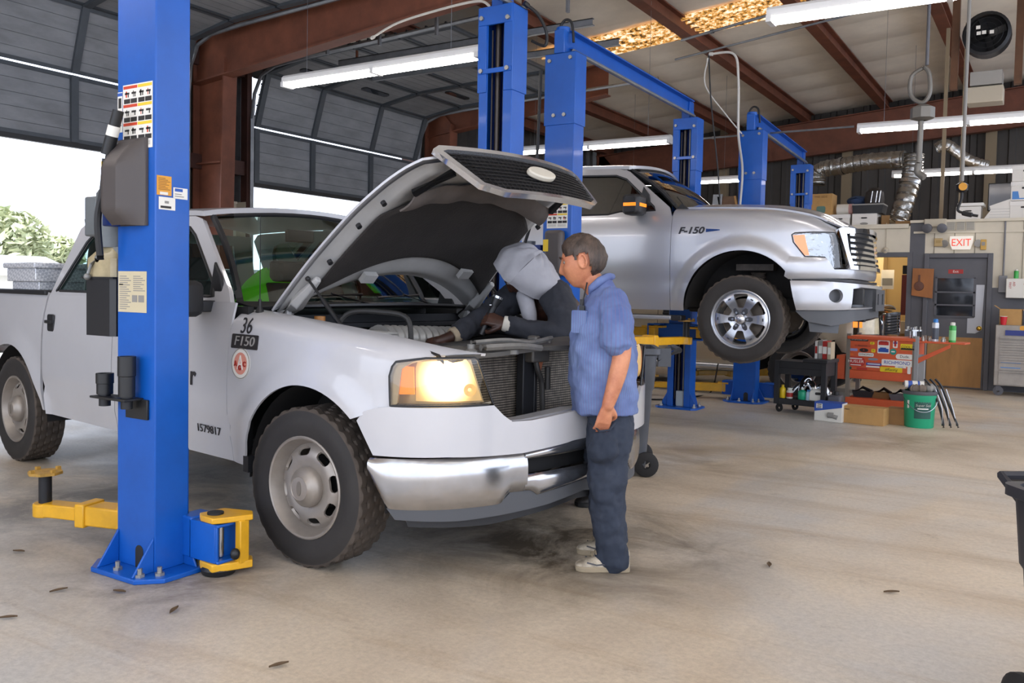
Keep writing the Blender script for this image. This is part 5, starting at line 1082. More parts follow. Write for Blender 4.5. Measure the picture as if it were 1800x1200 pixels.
def hair_mesh(mb, M, mask, sc=1.0, th=.012, n=64, m=40):
    idx = {}; vs = []; fs = []; 
    for j in range(m + 1):
        p = pi * j / m
        for i in range(n):
            t = 2 * pi * i / n; d = V((sin(p) * cos(t), sin(p) * sin(t), -cos(p))); q = head_pt(d, sc); k = mask(q / sc); idx[(j, i)] = len(vs); h = th * max(0, min(1, k)) + .0008
            vs.append(M @ (q + d * h * (1 + .22 * sin(t * 23 + p * 9) * sin(p * 31)))); idx[('k', j, i)] = k
    for j in range(m):
        for i in range(n):
            q = [(j, i), (j, (i + 1) % n), (j + 1, (i + 1) % n), (j + 1, i)]
            if sum(idx[('k',) + a] > 0 for a in q) >= 3: fs.append(tuple(idx[a] for a in q))
    mb.add(vs, fs)
def hand(mb, M, curl=.5, s=1, thumb=.6, size=1.0):
    """palm in local xy, fingers along +x, thumb on +y side; back of the hand is +z"""
    S_ = size; mb.loft([[M @ (V((x, b * w, c * h)) * S_) for b, c in [(1, .0), (.8, .8), (0, 1), (-.8, .8), (-1, 0), (-.8, -.8), (0, -1), (.8, -.8)]] for x, w, h in ((-.01, .024, .018), (.02, .032, .017), (.06, .04, .014), (.088, .04, .012))], cap=True)
    for i, (y, L) in enumerate(((.030, .072), (.010, .08), (-.011, .075), (-.031, .058))):
        p = V((.082, y, .0)); a = 0; pts = [p]
        for k, f in enumerate((.42, .33, .25)):
            a -= curl * (.75, 1.05, .8)[k] * (1 + .06 * i); p = p + V((cos(a), 0, sin(a))) * L * f; pts.append(p)
        limb(mb, [M @ (q * S_) for q in pts], [.0095 * S_, .009 * S_, .0085 * S_, .0072 * S_], 8, 3)
    tp = [V((.015, .028, -.003)), V((.042, .052, -.012)), V((.066, .060, -.02 - .015 * thumb)), V((.088, .052 - .02 * thumb, -.026 - .02 * thumb))]
    limb(mb, [M @ (q * S_) for q in tp], [.014 * S_, .0125 * S_, .0105 * S_, .0085 * S_], 8, 3)
def basis(o, x, up):
    x = V(x).normalized(); up = V(up); y = up.cross(x).normalized(); z = x.cross(y); return Matrix(((x.x, y.x, z.x, o[0]), (x.y, y.y, z.y, o[1]), (x.z, y.z, z.z, o[2]), (0, 0, 0, 1)))
def skin_mat(name, c, c2, sc=9):
    mm = mat(name, c, .5, var=.3, vs=sc, c2=c2); mm.node_tree.nodes['Principled BSDF'].inputs['Subsurface Weight'].default_value = .12; mm.node_tree.nodes['Principled BSDF'].inputs['Subsurface Radius'].default_value = (.02, .008, .004); return mm
def shoe(parent, o, d, L, w, m_up, m_sole, name='shoe', h=.105):
    d = V(d).normalized(); s = V((-d.y, d.x, 0)); o = V(o); e = bpy.data.objects.new(name, None); link(e, parent)
    prof = [(-.5, .030, .03, h), (-.44, .040, .0, h), (-.25, .041, 0, h), (-.08, .041, 0, h * .95), (.06, .044, 0, h * .76), (.2, .049, 0, h * .62), (.34, .049, 0, h * .5), (.44, .040, 0, h * .4), (.5, .022, 0, h * .3)]
    m = MB(); k = w / .098
    rings = [[o + d * L * x + s * (wy * k * a) + ZZ * (.022 + (hh - .022) * b) for a, b in ((-1, 0), (-1.02, .35), (-.85, .75), (-.45, 1), (.45, 1), (.85, .75), (1.02, .35), (1, 0))] for x, wy, _, hh in prof]
    m.loft(rings, cap=True); fuse('upper', m, m_up, e, .005, 6)
    m = MB(); pts = [(x, wy * k + .006) for x, wy, _, _ in prof]; lo = [(L * x, y) for x, y in pts] + [(L * x, -y) for x, y in pts[::-1]]
    m.prism(lo[::-1], o, d, s, .028); m.build('sole', m_sole, e, bev=.006)
    if name == 'shoe':
        for q in (.06, .13, .2): m = MB(); m.tube([o + d * L * q + s * w * t_ + ZZ * (h * (1.02 - 1.35 * q) + .008 - .10 * t_ * t_ * w / .1 * 1) for t_ in (-.3, -.15, 0, .15, .3)], .0035, 5); m.build('lace', M_SOLE, e)
        for k in (-1, 1): m = MB(); m.tube([o + d * L * a_ + s * k * (.048 * w / .098) + ZZ * z_ for a_, z_ in ((-.38, .06), (-.1, .045), (.12, .038), (.3, .05))], .004, 5); m.build('side_stripe', M_GREYP, e)
    return e
# ---- the man in the blue striped shirt, standing at the front bumper
MD = 4.22; kx = MD / F
MO = V((-1.795, 3.745, 0))          # floor below his middle
MO.z = 0
def mp(px, py, w=0): return MO + RT0 * ((px - 1062) * kx) + FW0 * w + ZZ * max(0, (993 - py) * kx)
man = thing('person', 'older man in a blue striped work shirt standing at the front bumper, hand in pocket', 'person', (0, 0, 0))
M_SKIN = skin_mat('skin_tanned', 'c98a66', 'a9654a'); M_HAIR = mat('hair_brown_grey', '53443a', .55, var=.5, vs=26, c2='1f1712', bump=.5, bs=90, stretch=(1, 1, .3))
def shirt_mat():
    mm, N, L, b = nodes('striped_shirt'); tc = N.new('ShaderNodeTexCoord'); sp = N.new('ShaderNodeSeparateXYZ'); L.new(tc.outputs['Object'], sp.inputs[0])
    def M2(op, a, c=None):
        n = N.new('ShaderNodeMath'); n.operation = op
        for i, v in enumerate((a, c)):
            if v is None: continue
            if isinstance(v, (int, float)): n.inputs[i].default_value = v
            else: L.new(v, n.inputs[i])
        return n.outputs[0]
    at = M2('ARCTAN2', M2('SUBTRACT', sp.outputs[1], MO.y), M2('SUBTRACT', sp.outputs[0], MO.x)); st = M2('SINE', M2('MULTIPLY', at, 95)); f = M2('GREATER_THAN', st, .72)
    n = N.new('ShaderNodeTexNoise'); n.inputs['Scale'].default_value = 5; n.inputs['Detail'].default_value = 4; L.new(tc.outputs['Object'], n.inputs['Vector']); r = N.new('ShaderNodeValToRGB'); e = r.color_ramp.elements; e[0].position = .3; e[1].position = .7; e[0].color = lin('48598a'); e[1].color = lin('7187b2'); L.new(n.outputs[0], r.inputs[0])
    x = N.new('ShaderNodeMix'); x.data_type = 'RGBA'; L.new(M2('MULTIPLY', f, .55), x.inputs[0]); L.new(r.outputs[0], x.inputs[6]); x.inputs[7].default_value = lin('6a5f86'); L.new(x.outputs[2], b.inputs['Base Color']); b.inputs['Roughness'].default_value = .85
    return mm
m = MB(); HM = basis(mp(1016, 441), -RT0 * .94 + FW0 * .22 - ZZ * .22, ZZ)
head_mesh(m, HM, sc=1.06); limb(m, [mp(1026, 466), mp(1046, 492), mp(1058, 512)], [.058, .06, .07])
# torso core and arms (skin runs on under the clothes)
m.loft([ell(mp(c, py), a, b, RT0, FW0) for c, py, a, b in ((1062, 700, .10, .11), (1060, 650, .14, .16), (1058, 580, .13, .17), (1056, 530, .1, .16), (1054, 505, .06, .1))], cap=True)
limb(m, [mp(1066, 520, -.17), mp(1074, 560, -.225), mp(1080, 598, -.235), mp(1072, 640, -.24), mp(1058, 688, -.245)], [.06, .052, .045, .042, .030])
limb(m, [mp(1060, 515, .17), mp(1040, 560, .23), mp(1025, 610, .22), mp(1024, 650, .17), mp(1036, 688, .13)], [.06, .05, .044, .04, .03])
hand(m, basis(mp(1057, 690, -.245), -RT0 * .18 - ZZ + FW0 * .22, -FW0 * .95 + RT0 * .2), .3, thumb=.6, size=1.0); hand(m, basis(mp(1036, 690, .12), -RT0 * .0 - ZZ, FW0), .7, thumb=1)
limb(m, [mp(1072, 725, -.08), mp(1070, 850, -.09), mp(1085, 975, -.09)], [.085, .055, .04]); limb(m, [mp(1068, 725, .1), mp(1066, 850, .14), mp(1088, 968, .18)], [.085, .055, .04])
fuse('body', m, M_SKIN, man, .0055, 3)
for s in (-1, 1): m = MB(); m.ball(HM @ (V((.077, s * .031, .014)) * 1.06), .0105, 10, 8); m.build('eye', mat('eye_white', '8d8178', .2), man)
m = MB()
def hm(q):
    x, y, z = q; sideburn = abs(y) > .06 and .004 < x < .024 and z > .0
    fr = .062 - .02 * (abs(y) / .06) ** 2 if x > .045 else None
    if x > .045: return (z - fr) * 40 if not (x < .07 and z > .03 and abs(y) > .05) else (z - .03) * 30 * (.07 - x) * 40
    if x > -.035: return max((z - .03) * 40, 1 if sideburn else 0)
    return (z + .075 + .01 * abs(y) / .07) * 30
hair_mesh(m, HM, hm, 1.06, .016); m.build('hair', M_HAIR, man, ang=80, sol=.004)
for s in (-1, 1): m = MB(); m.tube([HM @ (V((.098, s * .012, .035)) * 1.06), HM @ (V((.098, s * .03, .042)) * 1.06), HM @ (V((.085, s * .05, .034)) * 1.06)], [.003, .005, .002], 6); m.build('eyebrow', M_HAIR, man)
# shirt
m = MB(); lv = [(712, 1003, 1121, .195), (690, 1000, 1120, .20), (650, 997, 1118, .205), (600, 996, 1115, .205), (550, 1001, 1109, .205), (520, 1011, 1101, .205), (503, 1022, 1092, .185), (490, 1033, 1080, .13), (478, 1038, 1072, .085), (468, 1038, 1068, .07)]
m.loft([ell(mp((a + b) / 2, py), (b - a) / 2 * kx, w, RT0, FW0, 36, 2.5) for py, a, b, w in lv], cap=True)
limb(m, [mp(1066, 512, -.15), mp(1069, 540, -.215), mp(1070, 578, -.235)], [.075, .078, .073]); limb(m, [mp(1058, 512, .16), mp(1042, 545, .22), mp(1034, 580, .235)], [.075, .075, .068])
m.cyl(mp(1070, 565, -.235), mp(1071, 586, -.238), .074, .078, 18)
sh_ = fuse('shirt', m, shirt_mat(), man, .008, 5, (.034, .085))
m = MB(); m.tube([mp(1026, 505, -.07), mp(1030, 488, -.085), mp(1045, 474, -.09), mp(1062, 466, -.06), mp(1070, 466, 0), mp(1062, 466, .06), mp(1040, 476, .09), mp(1026, 500, .06)], [.012, .02, .022, .02, .018, .02, .02, .012], 8); fuse('collar', m, MT['striped_shirt'], sh_, .006, 3)
m = MB(); a = mp(1010, 545, -.135); m.prism(rrect(-.045, -.06, .045, .05, .01), a, (RT0 * .75 - FW0 * .66), ZZ, .012); m.build('chest_pocket', MT['striped_shirt'], sh_)
m = MB(); a = mp(1013, 513, -.12); m.box(a, (.02, .008, .03)); m.tube([mp(1022, 478, -.09), mp(1017, 500, -.115), mp(1013, 515, -.125), mp(1013, 530, -.13)], .004, 5); m.box(mp(1013, 526, -.135), (.028, .008, .04)); m.build('pen_clip', M_BLACK, sh_)
# trousers
M_NAVY = mat('navy_work_trousers', '1f2735', .85, var=.35, vs=7, c2='323947'); 
m = MB(); m.loft([ell(mp((a + b) / 2, py, .02), (b - a) / 2 * kx, w, RT0, FW0, 30, 2.4) for py, a, b, w in ((700, 1026, 1112, .175), (730, 1028, 1113, .185), (765, 1030, 1111, .19))], cap=True)
limb(m, [mp(1071, 745, -.075), mp(1067, 800, -.085), mp(1066, 850, -.09), mp(1071, 905, -.09), mp(1077, 950, -.09), mp(1080, 970, -.09)], [.112, .105, .093, .084, .082, .085]); limb(m, [mp(1070, 745, .10), mp(1066, 800, .13), mp(1067, 850, .15), mp(1074, 905, .17), mp(1084, 945, .18), mp(1088, 962, .18)], [.11, .1, .088, .08, .082, .085])
m.ball(mp(1055, 765, -.165), (.075, .075, .095), 16, 12)
tr = fuse('trousers', m, M_NAVY, man, .008, 5, (.035, .075))
m = MB(); m.tube([mp(1030, 722, -.19), mp(1045, 734, -.235), mp(1062, 732, -.235), mp(1074, 720, -.19)], .006, 6); m.build('pocket_edge', M_NAVY, tr)
M_SHOE = mat('worn_white_leather', 'c3b8a4', .7, var=.3, vs=14, c2='7d7160'); M_SOLE = mat('shoe_sole', '9a8c74', .8, var=.3)
def toe(px, w): return MO + RT0 * ((px - 1062) * kx) + FW0 * w
shoe(man, toe(1061, -.09), -RT0, .268, .1, M_SHOE, M_SOLE); shoe(man, toe(1070, .18), -RT0 + FW0 * .1, .262, .1, M_SHOE, M_SOLE)
man.scale = (.962,) * 3; man.location = MO * (1 - .962) + FW0 * .06 - RT0 * .018
# ---- the mechanic in a hoodie, bent over the far side of the engine bay
def ap(px, py, d):      # point seen at a picture place, d metres into the room (worked out once, kept as plain coordinates)
    u, v = (px - 900) / F, (py - 573.73) / F; cr, sr = cos(ROLL), sin(ROLL); a, b = u * cr + v * sr, -u * sr + v * cr
    up = FW0 * sin(PITCH) + ZZ * cos(PITCH); fw = FW0 * cos(PITCH) - ZZ * sin(PITCH); return V((0, 0, CAMH)) + (RT0 * a + fw - up * b) * d
mec = thing('person', 'mechanic in a dark jacket and pale grey hood bent into the engine bay', 'person', (0, 0, 0))
M_SKD = skin_mat('skin_dark', '4a2d20', '2c1a13'); M_JACK = mat('charcoal_jacket', '23242a', .9, var=.3, vs=6, c2='33353c'); M_HOOD = mat('grey_fleece', 'a4a3a8', .95, var=.15, vs=6)
fd = (-RT0 * .66 - ZZ * .70 + FW0 * .22).normalized(); HM2 = basis(ap(915, 482, 4.98), fd, ZZ * .8 - RT0 * .5)
m = MB(); head_mesh(m, HM2, sc=1.0)
limb(m, [ap(925, 492, 5.02), ap(955, 515, 5.12)], [.06, .08]); limb(m, [ap(1060, 690, 5.42), ap(1010, 590, 5.3), ap(965, 530, 5.14)], [.14, .15, .13])
limb(m, [ap(985, 520, 4.95), ap(988, 588, 4.84), ap(890, 568, 4.82)], [.06, .045, .03]); limb(m, [ap(905, 535, 5.2), ap(850, 558, 5.05), ap(795, 590, 4.86), ap(770, 600, 4.82)], [.06, .045, .032, .03])
hand(m, basis(ap(886, 568, 4.82), -RT0 * .85 + ZZ * .25 + FW0 * .1, -FW0 * .75 + ZZ * .5), .95, thumb=.9, size=1.12)
hand(m, basis(ap(783, 596, 4.84), -RT0 * .9 - ZZ * .28 - FW0 * .2, -FW0 * .6 + ZZ * .8), .3, thumb=.4, size=1.12)
for q in (0, .2): limb(m, [ap(1062, 690, 5.36 + q), ap(1052, 780, 5.4 + q), ap(1056, 880, 5.42 + q)], [.09, .06, .04])
fuse('body', m, M_SKD, mec, .0055, 3)
for s in (-1, 1): m = MB(); m.ball(HM2 @ V((.08, s * .031, .014)), .010, 10, 8); m.build('eye', MT['eye_white'], mec)
# hood: an open shell around the head
m = MB()
def hoodf(u, v):
    a = 2 * pi * u; b = (.30 + .70 * (1 - v)) * pi * .98 if False else pi * (.36 + .64 * v)   # polar angle from the face axis
    d = V((cos(b), sin(b) * cos(a), sin(b) * sin(a)))     # x: face axis, z: crown
    r = V((.152, .13, .160)); q = V((d.x * r.x - .012, d.y * r.y, d.z * r.z + .005))
    k = max(0, -d.z) ** 2; q.z -= .06 * k; q.x -= .05 * k
    q += d * (.005 * sin(7 * a + 5 * v) + .005 * sin(13 * v + 3 * a) + .004 * sin(11 * a - 9 * v)); return HM2 @ q
m.grid(hoodf, 44, 26); hd = m.build('hood', M_HOOD, mec, ang=80, sol=.008)
m = MB(); m.tube([hoodf(i / 40, 0) for i in range(41)], .009, 8, cap=False); m.build('hood_hem', M_HOOD, hd)
m = MB(); limb(m, [ap(922, 520, 4.98), ap(930, 550, 4.95), ap(935, 575, 4.96)], [.05, .045, .03]); fuse('scarf_edge', m, M_HOOD, hd, .008, 4)
m = MB()
m.loft([ell(ap(px, py, d), a, b, (RT0 * .8 - ZZ * .6).normalized(), FW0, 28) for px, py, d, a, b in ((1050, 690, 5.40, .17, .2), (1020, 610, 5.3, .20, .22), (985, 550, 5.18, .20, .235), (958, 515, 5.1, .16, .21), (938, 494, 5.04, .10, .11))], cap=True)
limb(m, [ap(975, 518, 4.97), ap(990, 556, 4.88), ap(984, 586, 4.84), ap(945, 582, 4.83), ap(897, 571, 4.82)], [.10, .09, .075, .062, .055]); limb(m, [ap(912, 520, 5.2), ap(875, 543, 5.12), ap(845, 562, 5.02), ap(808, 584, 4.89)], [.10, .085, .07, .058])
jk = fuse('jacket', m, M_JACK, mec, .009, 5, (.035, .09))
m = MB(); a, b = ap(897, 571, 4.82), ap(884, 568, 4.82); m.cyl(a, b, .047, .044, 16); fuse('cuff', m, mat('pale_cuff', 'c9c3b6', .9), jk, .006, 2)
m = MB(); m.cyl(ap(809, 584, 4.89), ap(794, 591, 4.86), .05, .046, 16); fuse('cuff', m, mat('tan_cuff', '9c8e78', .9), jk, .006, 2)
m = MB()
for q in (0, .2): limb(m, [ap(1060, 680, 5.36 + q), ap(1052, 780, 5.4 + q), ap(1057, 878, 5.42 + q)], [.12, .09, .075])
fuse('trousers', m, mat('dark_trousers', '2a2b2e', .9, var=.2), mec, .009, 4, (.02, .1))
for q in (0, .2): 
    b = ap(1052, 880, 5.42 + q); shoe(mec, (b.x, b.y, 0), -RT0 + FW0 * -.3, .3, .11, mat('boot_black', '2b2826', .6, var=.3), M_RUBBER, 'boot', .12)
fl = thing('flashlight', 'black flashlight gripped in the hooded mechanic hand', 'flashlight', (0, 0, 0)); m = MB(); a, b = ap(846, 588, 4.84), ap(874, 525, 4.86); m.cyl(a, b, .017, .019, 16); m.cyl(b + (a - b) * .2, b, .022, .03, 16); m.build('tube', M_BLACK, fl); m = MB(); m.cyl(b, b + (b - a) * .06, .03, .031, 16); m.build('bezel', M_STEEL, fl); m = MB(); m.ball(ap(862, 536, 4.82), .008, 8, 6); m.build('switch', M_STEEL, fl)
# ------------------------------------------------------------------ bottles, boxes, carts and other shop things
def flo(px, py, z=0):
    d0, d1 = ap(px, py, 1), ap(px, py, 2); t = (z - d0.z) / (d1.z - d0.z); return d0 + (d1 - d0) * t
def aty(px, py, Y):
    d0, d1 = ap(px, py, 1), ap(px, py, 2); t = (Y - d0.y) / (d1.y - d0.y); return d0 + (d1 - d0) * t
def carton(label, loc, size, m_, rz=0, group=None, name='cardboard_box', flaps=0, cat='box', band=None):
    t = thing(name, label, cat, loc, rz, group); w, d, h = size
    m = MB(); k = .004
    if flaps: 
        m.b2((-w / 2, -d / 2, 0), (w / 2, d / 2, k)); m.b2((-w / 2, -d / 2, 0), (-w / 2 + k, d / 2, h)); m.b2((w / 2 - k, -d / 2, 0), (w / 2, d / 2, h)); m.b2((-w / 2, -d / 2, 0), (w / 2, -d / 2 + k, h)); m.b2((-w / 2, d / 2 - k, 0), (w / 2, d / 2, h))
    else: m.b2((-w / 2, -d / 2, 0), (w / 2, d / 2, h))
    m.build('carton', m_, t, bev=.004)
    if flaps:
        for a in (-1, 1):
            m = MB(); m.add([(a * w / 2, -d / 2, h), (a * w / 2, d / 2, h), (a * (w / 2 + .07), d / 2, h - .05 * a), (a * (w / 2 + .07), -d / 2, h - .05 * a)], [(0, 1, 2, 3)]); m.build('flap', m_, t, sol=.004)
    if band:
        m = MB(); m.b2((-w / 2 - .001, -d / 2 - .001, h * band[0]), (w / 2 + .001, d / 2 + .001, h * band[1])); m.build('band', band[2], t)
    return t
def file_box(label, loc, rz=0, size=(.32, .38, .26), mark=None, lid=.06):
    t = thing('file_box', label, 'box', loc, rz, 'white file boxes on the loft'); w, d, h = size
    m = MB(); m.b2((-w / 2, -d / 2, 0), (w / 2, d / 2, h)); m.build('carton', M_WHITE, t, bev=.004)
    if lid: m = MB(); m.b2((-w / 2 - .006, -d / 2 - .006, h - lid), (w / 2 + .006, d / 2 + .006, h + .006)); m.build('lid', mat('file_white', 'e3e0da', .7), t, bev=.004)
    m = MB(); m.prism(rrect(-.045, h * .62, .045, h * .72, .012), (0, -d / 2 - .007, 0), (1, 0, 0), (0, 0, 1), .001); m.build('hand_hole', M_DK, t)
    if mark: m = MB(); m.prism([(-w * .45, h * .08), (w * .4, h * .08), (w * .4, h * .14), (-w * .2, h * .14), (-w * .25, h * .5), (-w * .45, h * .5)], (0, -d / 2 - .002, 0), (1, 0, 0), (0, 0, 1), .001); m.build('print', mark, t)
    return t
def bottle(name, label, loc, r, h, m_, cap, neck=.35, capname='cap', cat='bottle', group=None, square=False, sleeve=None):
    t = thing(name, label, cat, loc, 0, group); m = MB(); nr = r * neck
    pr = [(0, 0), (r * .92, 0), (r, h * .03), (r, h * .66), (r * .9, h * .74), (nr * 1.1, h * .83), (nr, h * .85), (nr, h * .9)]
    m.lathe(pr, 8 if square else 20); m.build('body', m_, t, ang=50)
    m = MB(); m.lathe([(nr * 1.15, h * .87), (nr * 1.15, h * .985), (nr * .9, h), (0, h)], 16); m.build(capname, cap, t)
    if sleeve: m = MB(); m.lathe([(r * 1.01, h * .15), (r * 1.01, h * .55)], 20); m.build('label_wrap', sleeve, t)
    return t
def spray(label, loc, r, h, m_, cap, sleeve=None):
    t = thing('spray_can', label, 'spray can', loc, 0, 'spray cans in the shop'); m = MB(); m.lathe([(0, 0), (r, 0), (r, h * .78), (r * .9, h * .83), (r * .5, h * .86)], 20); m.build('can', m_, t)
    m = MB(); m.lathe([(r * .72, h * .84), (r * .68, h * .97), (r * .5, h), (0, h)], 18); m.build('cap', cap, t)
    if sleeve: m = MB(); m.lathe([(r * 1.01, h * .1), (r * 1.01, h * .6)], 20); m.build('label_wrap', sleeve, t)
    return t
M_GREEN = mat('bucket_green', '1f9c72', .45); M_ORANGE = mat('cart_orange', 'cc5a33', .5, var=.12, vs=5); M_PWHITE = mat('plastic_white', 'd9d6cc', .4); M_PBLUE = mat('plastic_blue', '2f79c0', .4); M_LIME = mat('can_green', '2f9e3f', .35)
# wheeled bin behind the man, and a dark bin at the picture edge
def wheelie(label, loc, rz, s=1.0, m_=None, lid=True):
    m_ = m_ or mat('bin_grey', '4c4f55', .5, var=.15); t = thing('wheeled_bin', label, 'trash bin', loc, rz); 
    def ring(w, d, z, r=.06): return [(x * s, y * s, z * s) for x, y in rrect(-w, -d, w, d, r, 4)]
    m = MB(); m.loft([ring(.2, .2, .03), ring(.235, .235, .62), ring(.245, .245, .64), ring(.26, .26, .88), ring(.285, .285, .89), ring(.285, .285, .93), ring(.25, .25, .93), ring(.24, .24, .7), ring(.19, .19, .06)], cap=True); m.build('body', m_, t, ang=50)
    m = MB(); m.tube([(x * s, y * s, z * s) for x, y, z in ((.27, -.18, .84), (.42, -.18, .92), (.42, .18, .92), (.27, .18, .84))], .022 * s, 8); m.b2((.27 * s, -.2 * s, .80 * s), (.36 * s, -.17 * s, .93 * s)); m.build('handle', m_, t)
    for k in (-1, 1):
        m = MB(); w = []
        m.lathe([(.03, -.02), (.075, -.02), (.09, -.012), (.09, .012), (.075, .02), (.03, .02)], 24, (.2 * s, k * .21 * s, .09), (0, 1, 0)); 
        for q in range(5): m.box((.2 * s + .05 * cos(q * 1.256), k * .21 * s, .09 + .05 * sin(q * 1.256)), (.06, .02, .015), mx=Matrix.Rotation(-q * 1.256, 4, 'Y'))
        m.build('wheel', M_RUBBER, t)
    return t
p = flo(1083, 826); wheelie('grey wheeled trash bin behind the man in the blue shirt', (p.x, p.y, 0), .5)
p = ap(1975, 1000, 2.5); wheelie('dark wheeled bin close to the camera, cut off by the photo edge', (p.x, p.y, 0), 2.2, .82, mat('bin_dark', '2a2b31', .5))
# --- black tool cart with bottles
BCL = (-2.405, 10.12, 0); bc = thing('tool_cart', 'black steel shop cart loaded with bottles and chrome parts', 'tool cart', BCL, -.12); bc.scale = (.74, .8, .95)
for x in (-.36, .36):
    for y in (-.2, .2): m = MB(); m.b2((x - .035, y - .035, .1), (x + .035, y + .035, .62)); m.build('post', mat('cart_black', '262628', .6, var=.2), bc)
m = MB(); m.b2((-.39, -.23, .10), (.39, .23, .17)); m.build('bottom_shelf', MT['cart_black'], bc, bev=.005); m = MB(); m.b2((-.38, -.22, .46), (.38, .22, .62)); m.b2((.05, -.26, .62), (.42, .22, .66)); m.build('drawer_unit', MT['cart_black'], bc, bev=.006)
m = MB(); m.b2((-.37, -.225, .535), (.37, -.22, .54)); m.build('drawer_gap', M_GAP, bc)
for x in (-.33, -.22, .33):
    m = MB(); m.lathe([(.02, -.02), (.05, -.018), (.05, .018), (.02, .02)], 16, (x, -.17 if x != -.22 else .17, .05), (0, 1, 0)); m.b2((x - .03, (-.17 if x != -.22 else .17) - .03, .06), (x + .03, (-.17 if x != -.22 else .17) + .03, .1)); m.build('caster', M_RUBBER, bc)
CM = Matrix.Translation(BCL) @ Matrix.Rotation(-.12, 4, 'Z') @ Matrix.Diagonal((.74, .8, .95, 1))
def onc(x, y, z): return tuple(CM @ V((x, y, z)))
bottle('squeeze_bottle', 'yellow squeeze bottle on the black cart lower shelf', onc(-.29, -.15, .17), .035, .15, mat('yellow_plastic', 'e6c321', .4), mat('yellow_cap', 'c9a51a', .4), .4)
bottle('bottle', 'white bottle beside the yellow squeeze bottle on the black cart', onc(-.18, -.15, .17), .036, .12, M_PWHITE, M_PWHITE, .6, sleeve=M_RED)
bottle('jug', 'green coolant jug on the black cart lower shelf', onc(.02, -.16, .17), .05, .13, M_GREEN, M_PWHITE, .3, cat='jug', square=True)
bottle('bottle', 'slim blue and white bottle between the jugs on the black cart', onc(.12, -.17, .17), .03, .115, mat('pale_blue', 'a9c4d6', .4), M_PBLUE, .5)
t = thing('jug', 'white jug with a moulded handle on the black cart', 'jug', onc(.24, -.15, .17)); m = MB(); m.prism([(-.075, 0), (.075, 0), (.075, .09), (.06, .12), (.035, .13), (-.04, .13), (-.075, .10)], (0, .045, 0), (1, 0, 0), (0, 0, 1), .09); m.lathe([(.018, .13), (.018, .15), (0, .15)], 12, (-.045, 0, 0)); m.build('body', M_PWHITE, t, bev=.01); m = MB(); m.prism(rrect(-.01, .07, .05, .1, .012), (0, -.0465, 0), (1, 0, 0), (0, 0, 1), .002); m.build('grip_gap', M_DK, t)
for i, (x, y, z, r, a) in enumerate(((-.1, .02, .25, .05, .6), (.05, .0, .27, .06, -.4), (.2, .03, .25, .055, .3), (-.02, .08, .32, .045, 1.1))):
    t = thing('chrome_part', 'piece of chrome pipework heaped behind the bottles on the black cart', 'metal part', onc(x, y, .17), a, 'chrome parts heaped on the cart'); m = MB(); m.tube(cat_mull([(-.1, 0, .04), (-.04, .02, z - .15), (.04, 0, z - .1), (.1, -.02, .05)]), [r * .6] * 10 + [r * .7] * 9, 12); m.build('pipe', M_CHROME if i % 2 else M_STEEL, t); m = MB(); m.lathe([(r * .5, -.01), (r * 1.1, -.01), (r * 1.1, .01), (r * .5, .01)], 16, (.1, -.02, .05), (1, 0, -.6)); m.build('flange', M_STEEL, t)
for i, (m_, w, h, ds) in enumerate(((M_WHITE, .03, .2, 'white'), (M_DG, .05, .21, 'grey'), (M_RED, .05, .2, 'red'), (mat('tan_book', 'b5a58a', .7), .04, .19, 'tan'))):
    t = thing('parts_box', '%s spined parts box standing on the black cart top' % ds, 'box', onc(.16 + .065 * i, .05, .66)); m = MB(); m.b2((-w / 2, -.1, 0), (w / 2, .1, h)); m.build('carton', m_, t, bev=.003); m = MB(); m.b2((-w / 2 + .004, -.1015, h * .3), (w / 2 - .004, -.1, h * .7)); m.build('spine_print', M_DECAL if i else M_RED, t)
t = thing('oil_can', 'grey plastic oil can on the floor against the red cart', 'can', onc(.50, -.1, 0)); m = MB(); m.b2((-.07, -.09, 0), (.07, .09, .24)); m.build('body', M_GREYP, t, bev=.02); m = MB(); m.lathe([(.03, .24), (.03, .28), (0, .28)], 14, (0, .03, 0)); m.build('cap', M_BLACK, t)
# --- orange cart covered with stickers
p = flo(1547, 727); RX, RY, RZr = p.x, p.y + .24, -.10
rc = thing('sticker_cart', 'orange tool cart with its panel covered in racing stickers', 'tool cart', (RX, RY, 0), RZr)
for x in (-.36, .36):
    for y in (-.2, .2): m = MB(); m.b2((x - .022, y - .022, .03), (x + .022, y + .022, .9)); m.build('post', mat('cart_post', '8b8378', .5, .5), rc)
m = MB(); m.b2((-.37, -.22, .48), (.37, .22, .86)); m.b2((-.36, -.215, .38), (.36, .2, .48)); m.build('cabinet', M_ORANGE, rc, bev=.006)
m = MB(); m.b2((-.37, -.24, .84), (.37, .24, .875)); m.build('top_tray', M_ORANGE, rc, bev=.004)
m = MB(); m.b2((-.37, -.24, .06), (.37, .24, .16)); m.build('bottom_tray', M_ORANGE, rc, bev=.004)
m = MB(); m.b2((.38, -.2, .83), (.86, .1, .85)); m.prism([(0, 0), (.34, .2), (.34, .24), (0, .06)], (.38, -.2, .59), (1, 0, 0), (0, 0, 1), .015); m.build('side_shelf', M_ORANGE, rc, bev=.003)
m = MB(); m.b2((-.50, -.2, .36), (-.40, .05, .64)); m.build('side_bin', M_ORANGE, rc, bev=.006)
m = MB(); m.b2((.36, -.235, .25), (.40, -.19, .9)); m.b2((.4, -.2, .4), (.46, -.15, .7)); m.build('side_bracket', mat('bracket_grey', '8f8f8f', .5), rc)
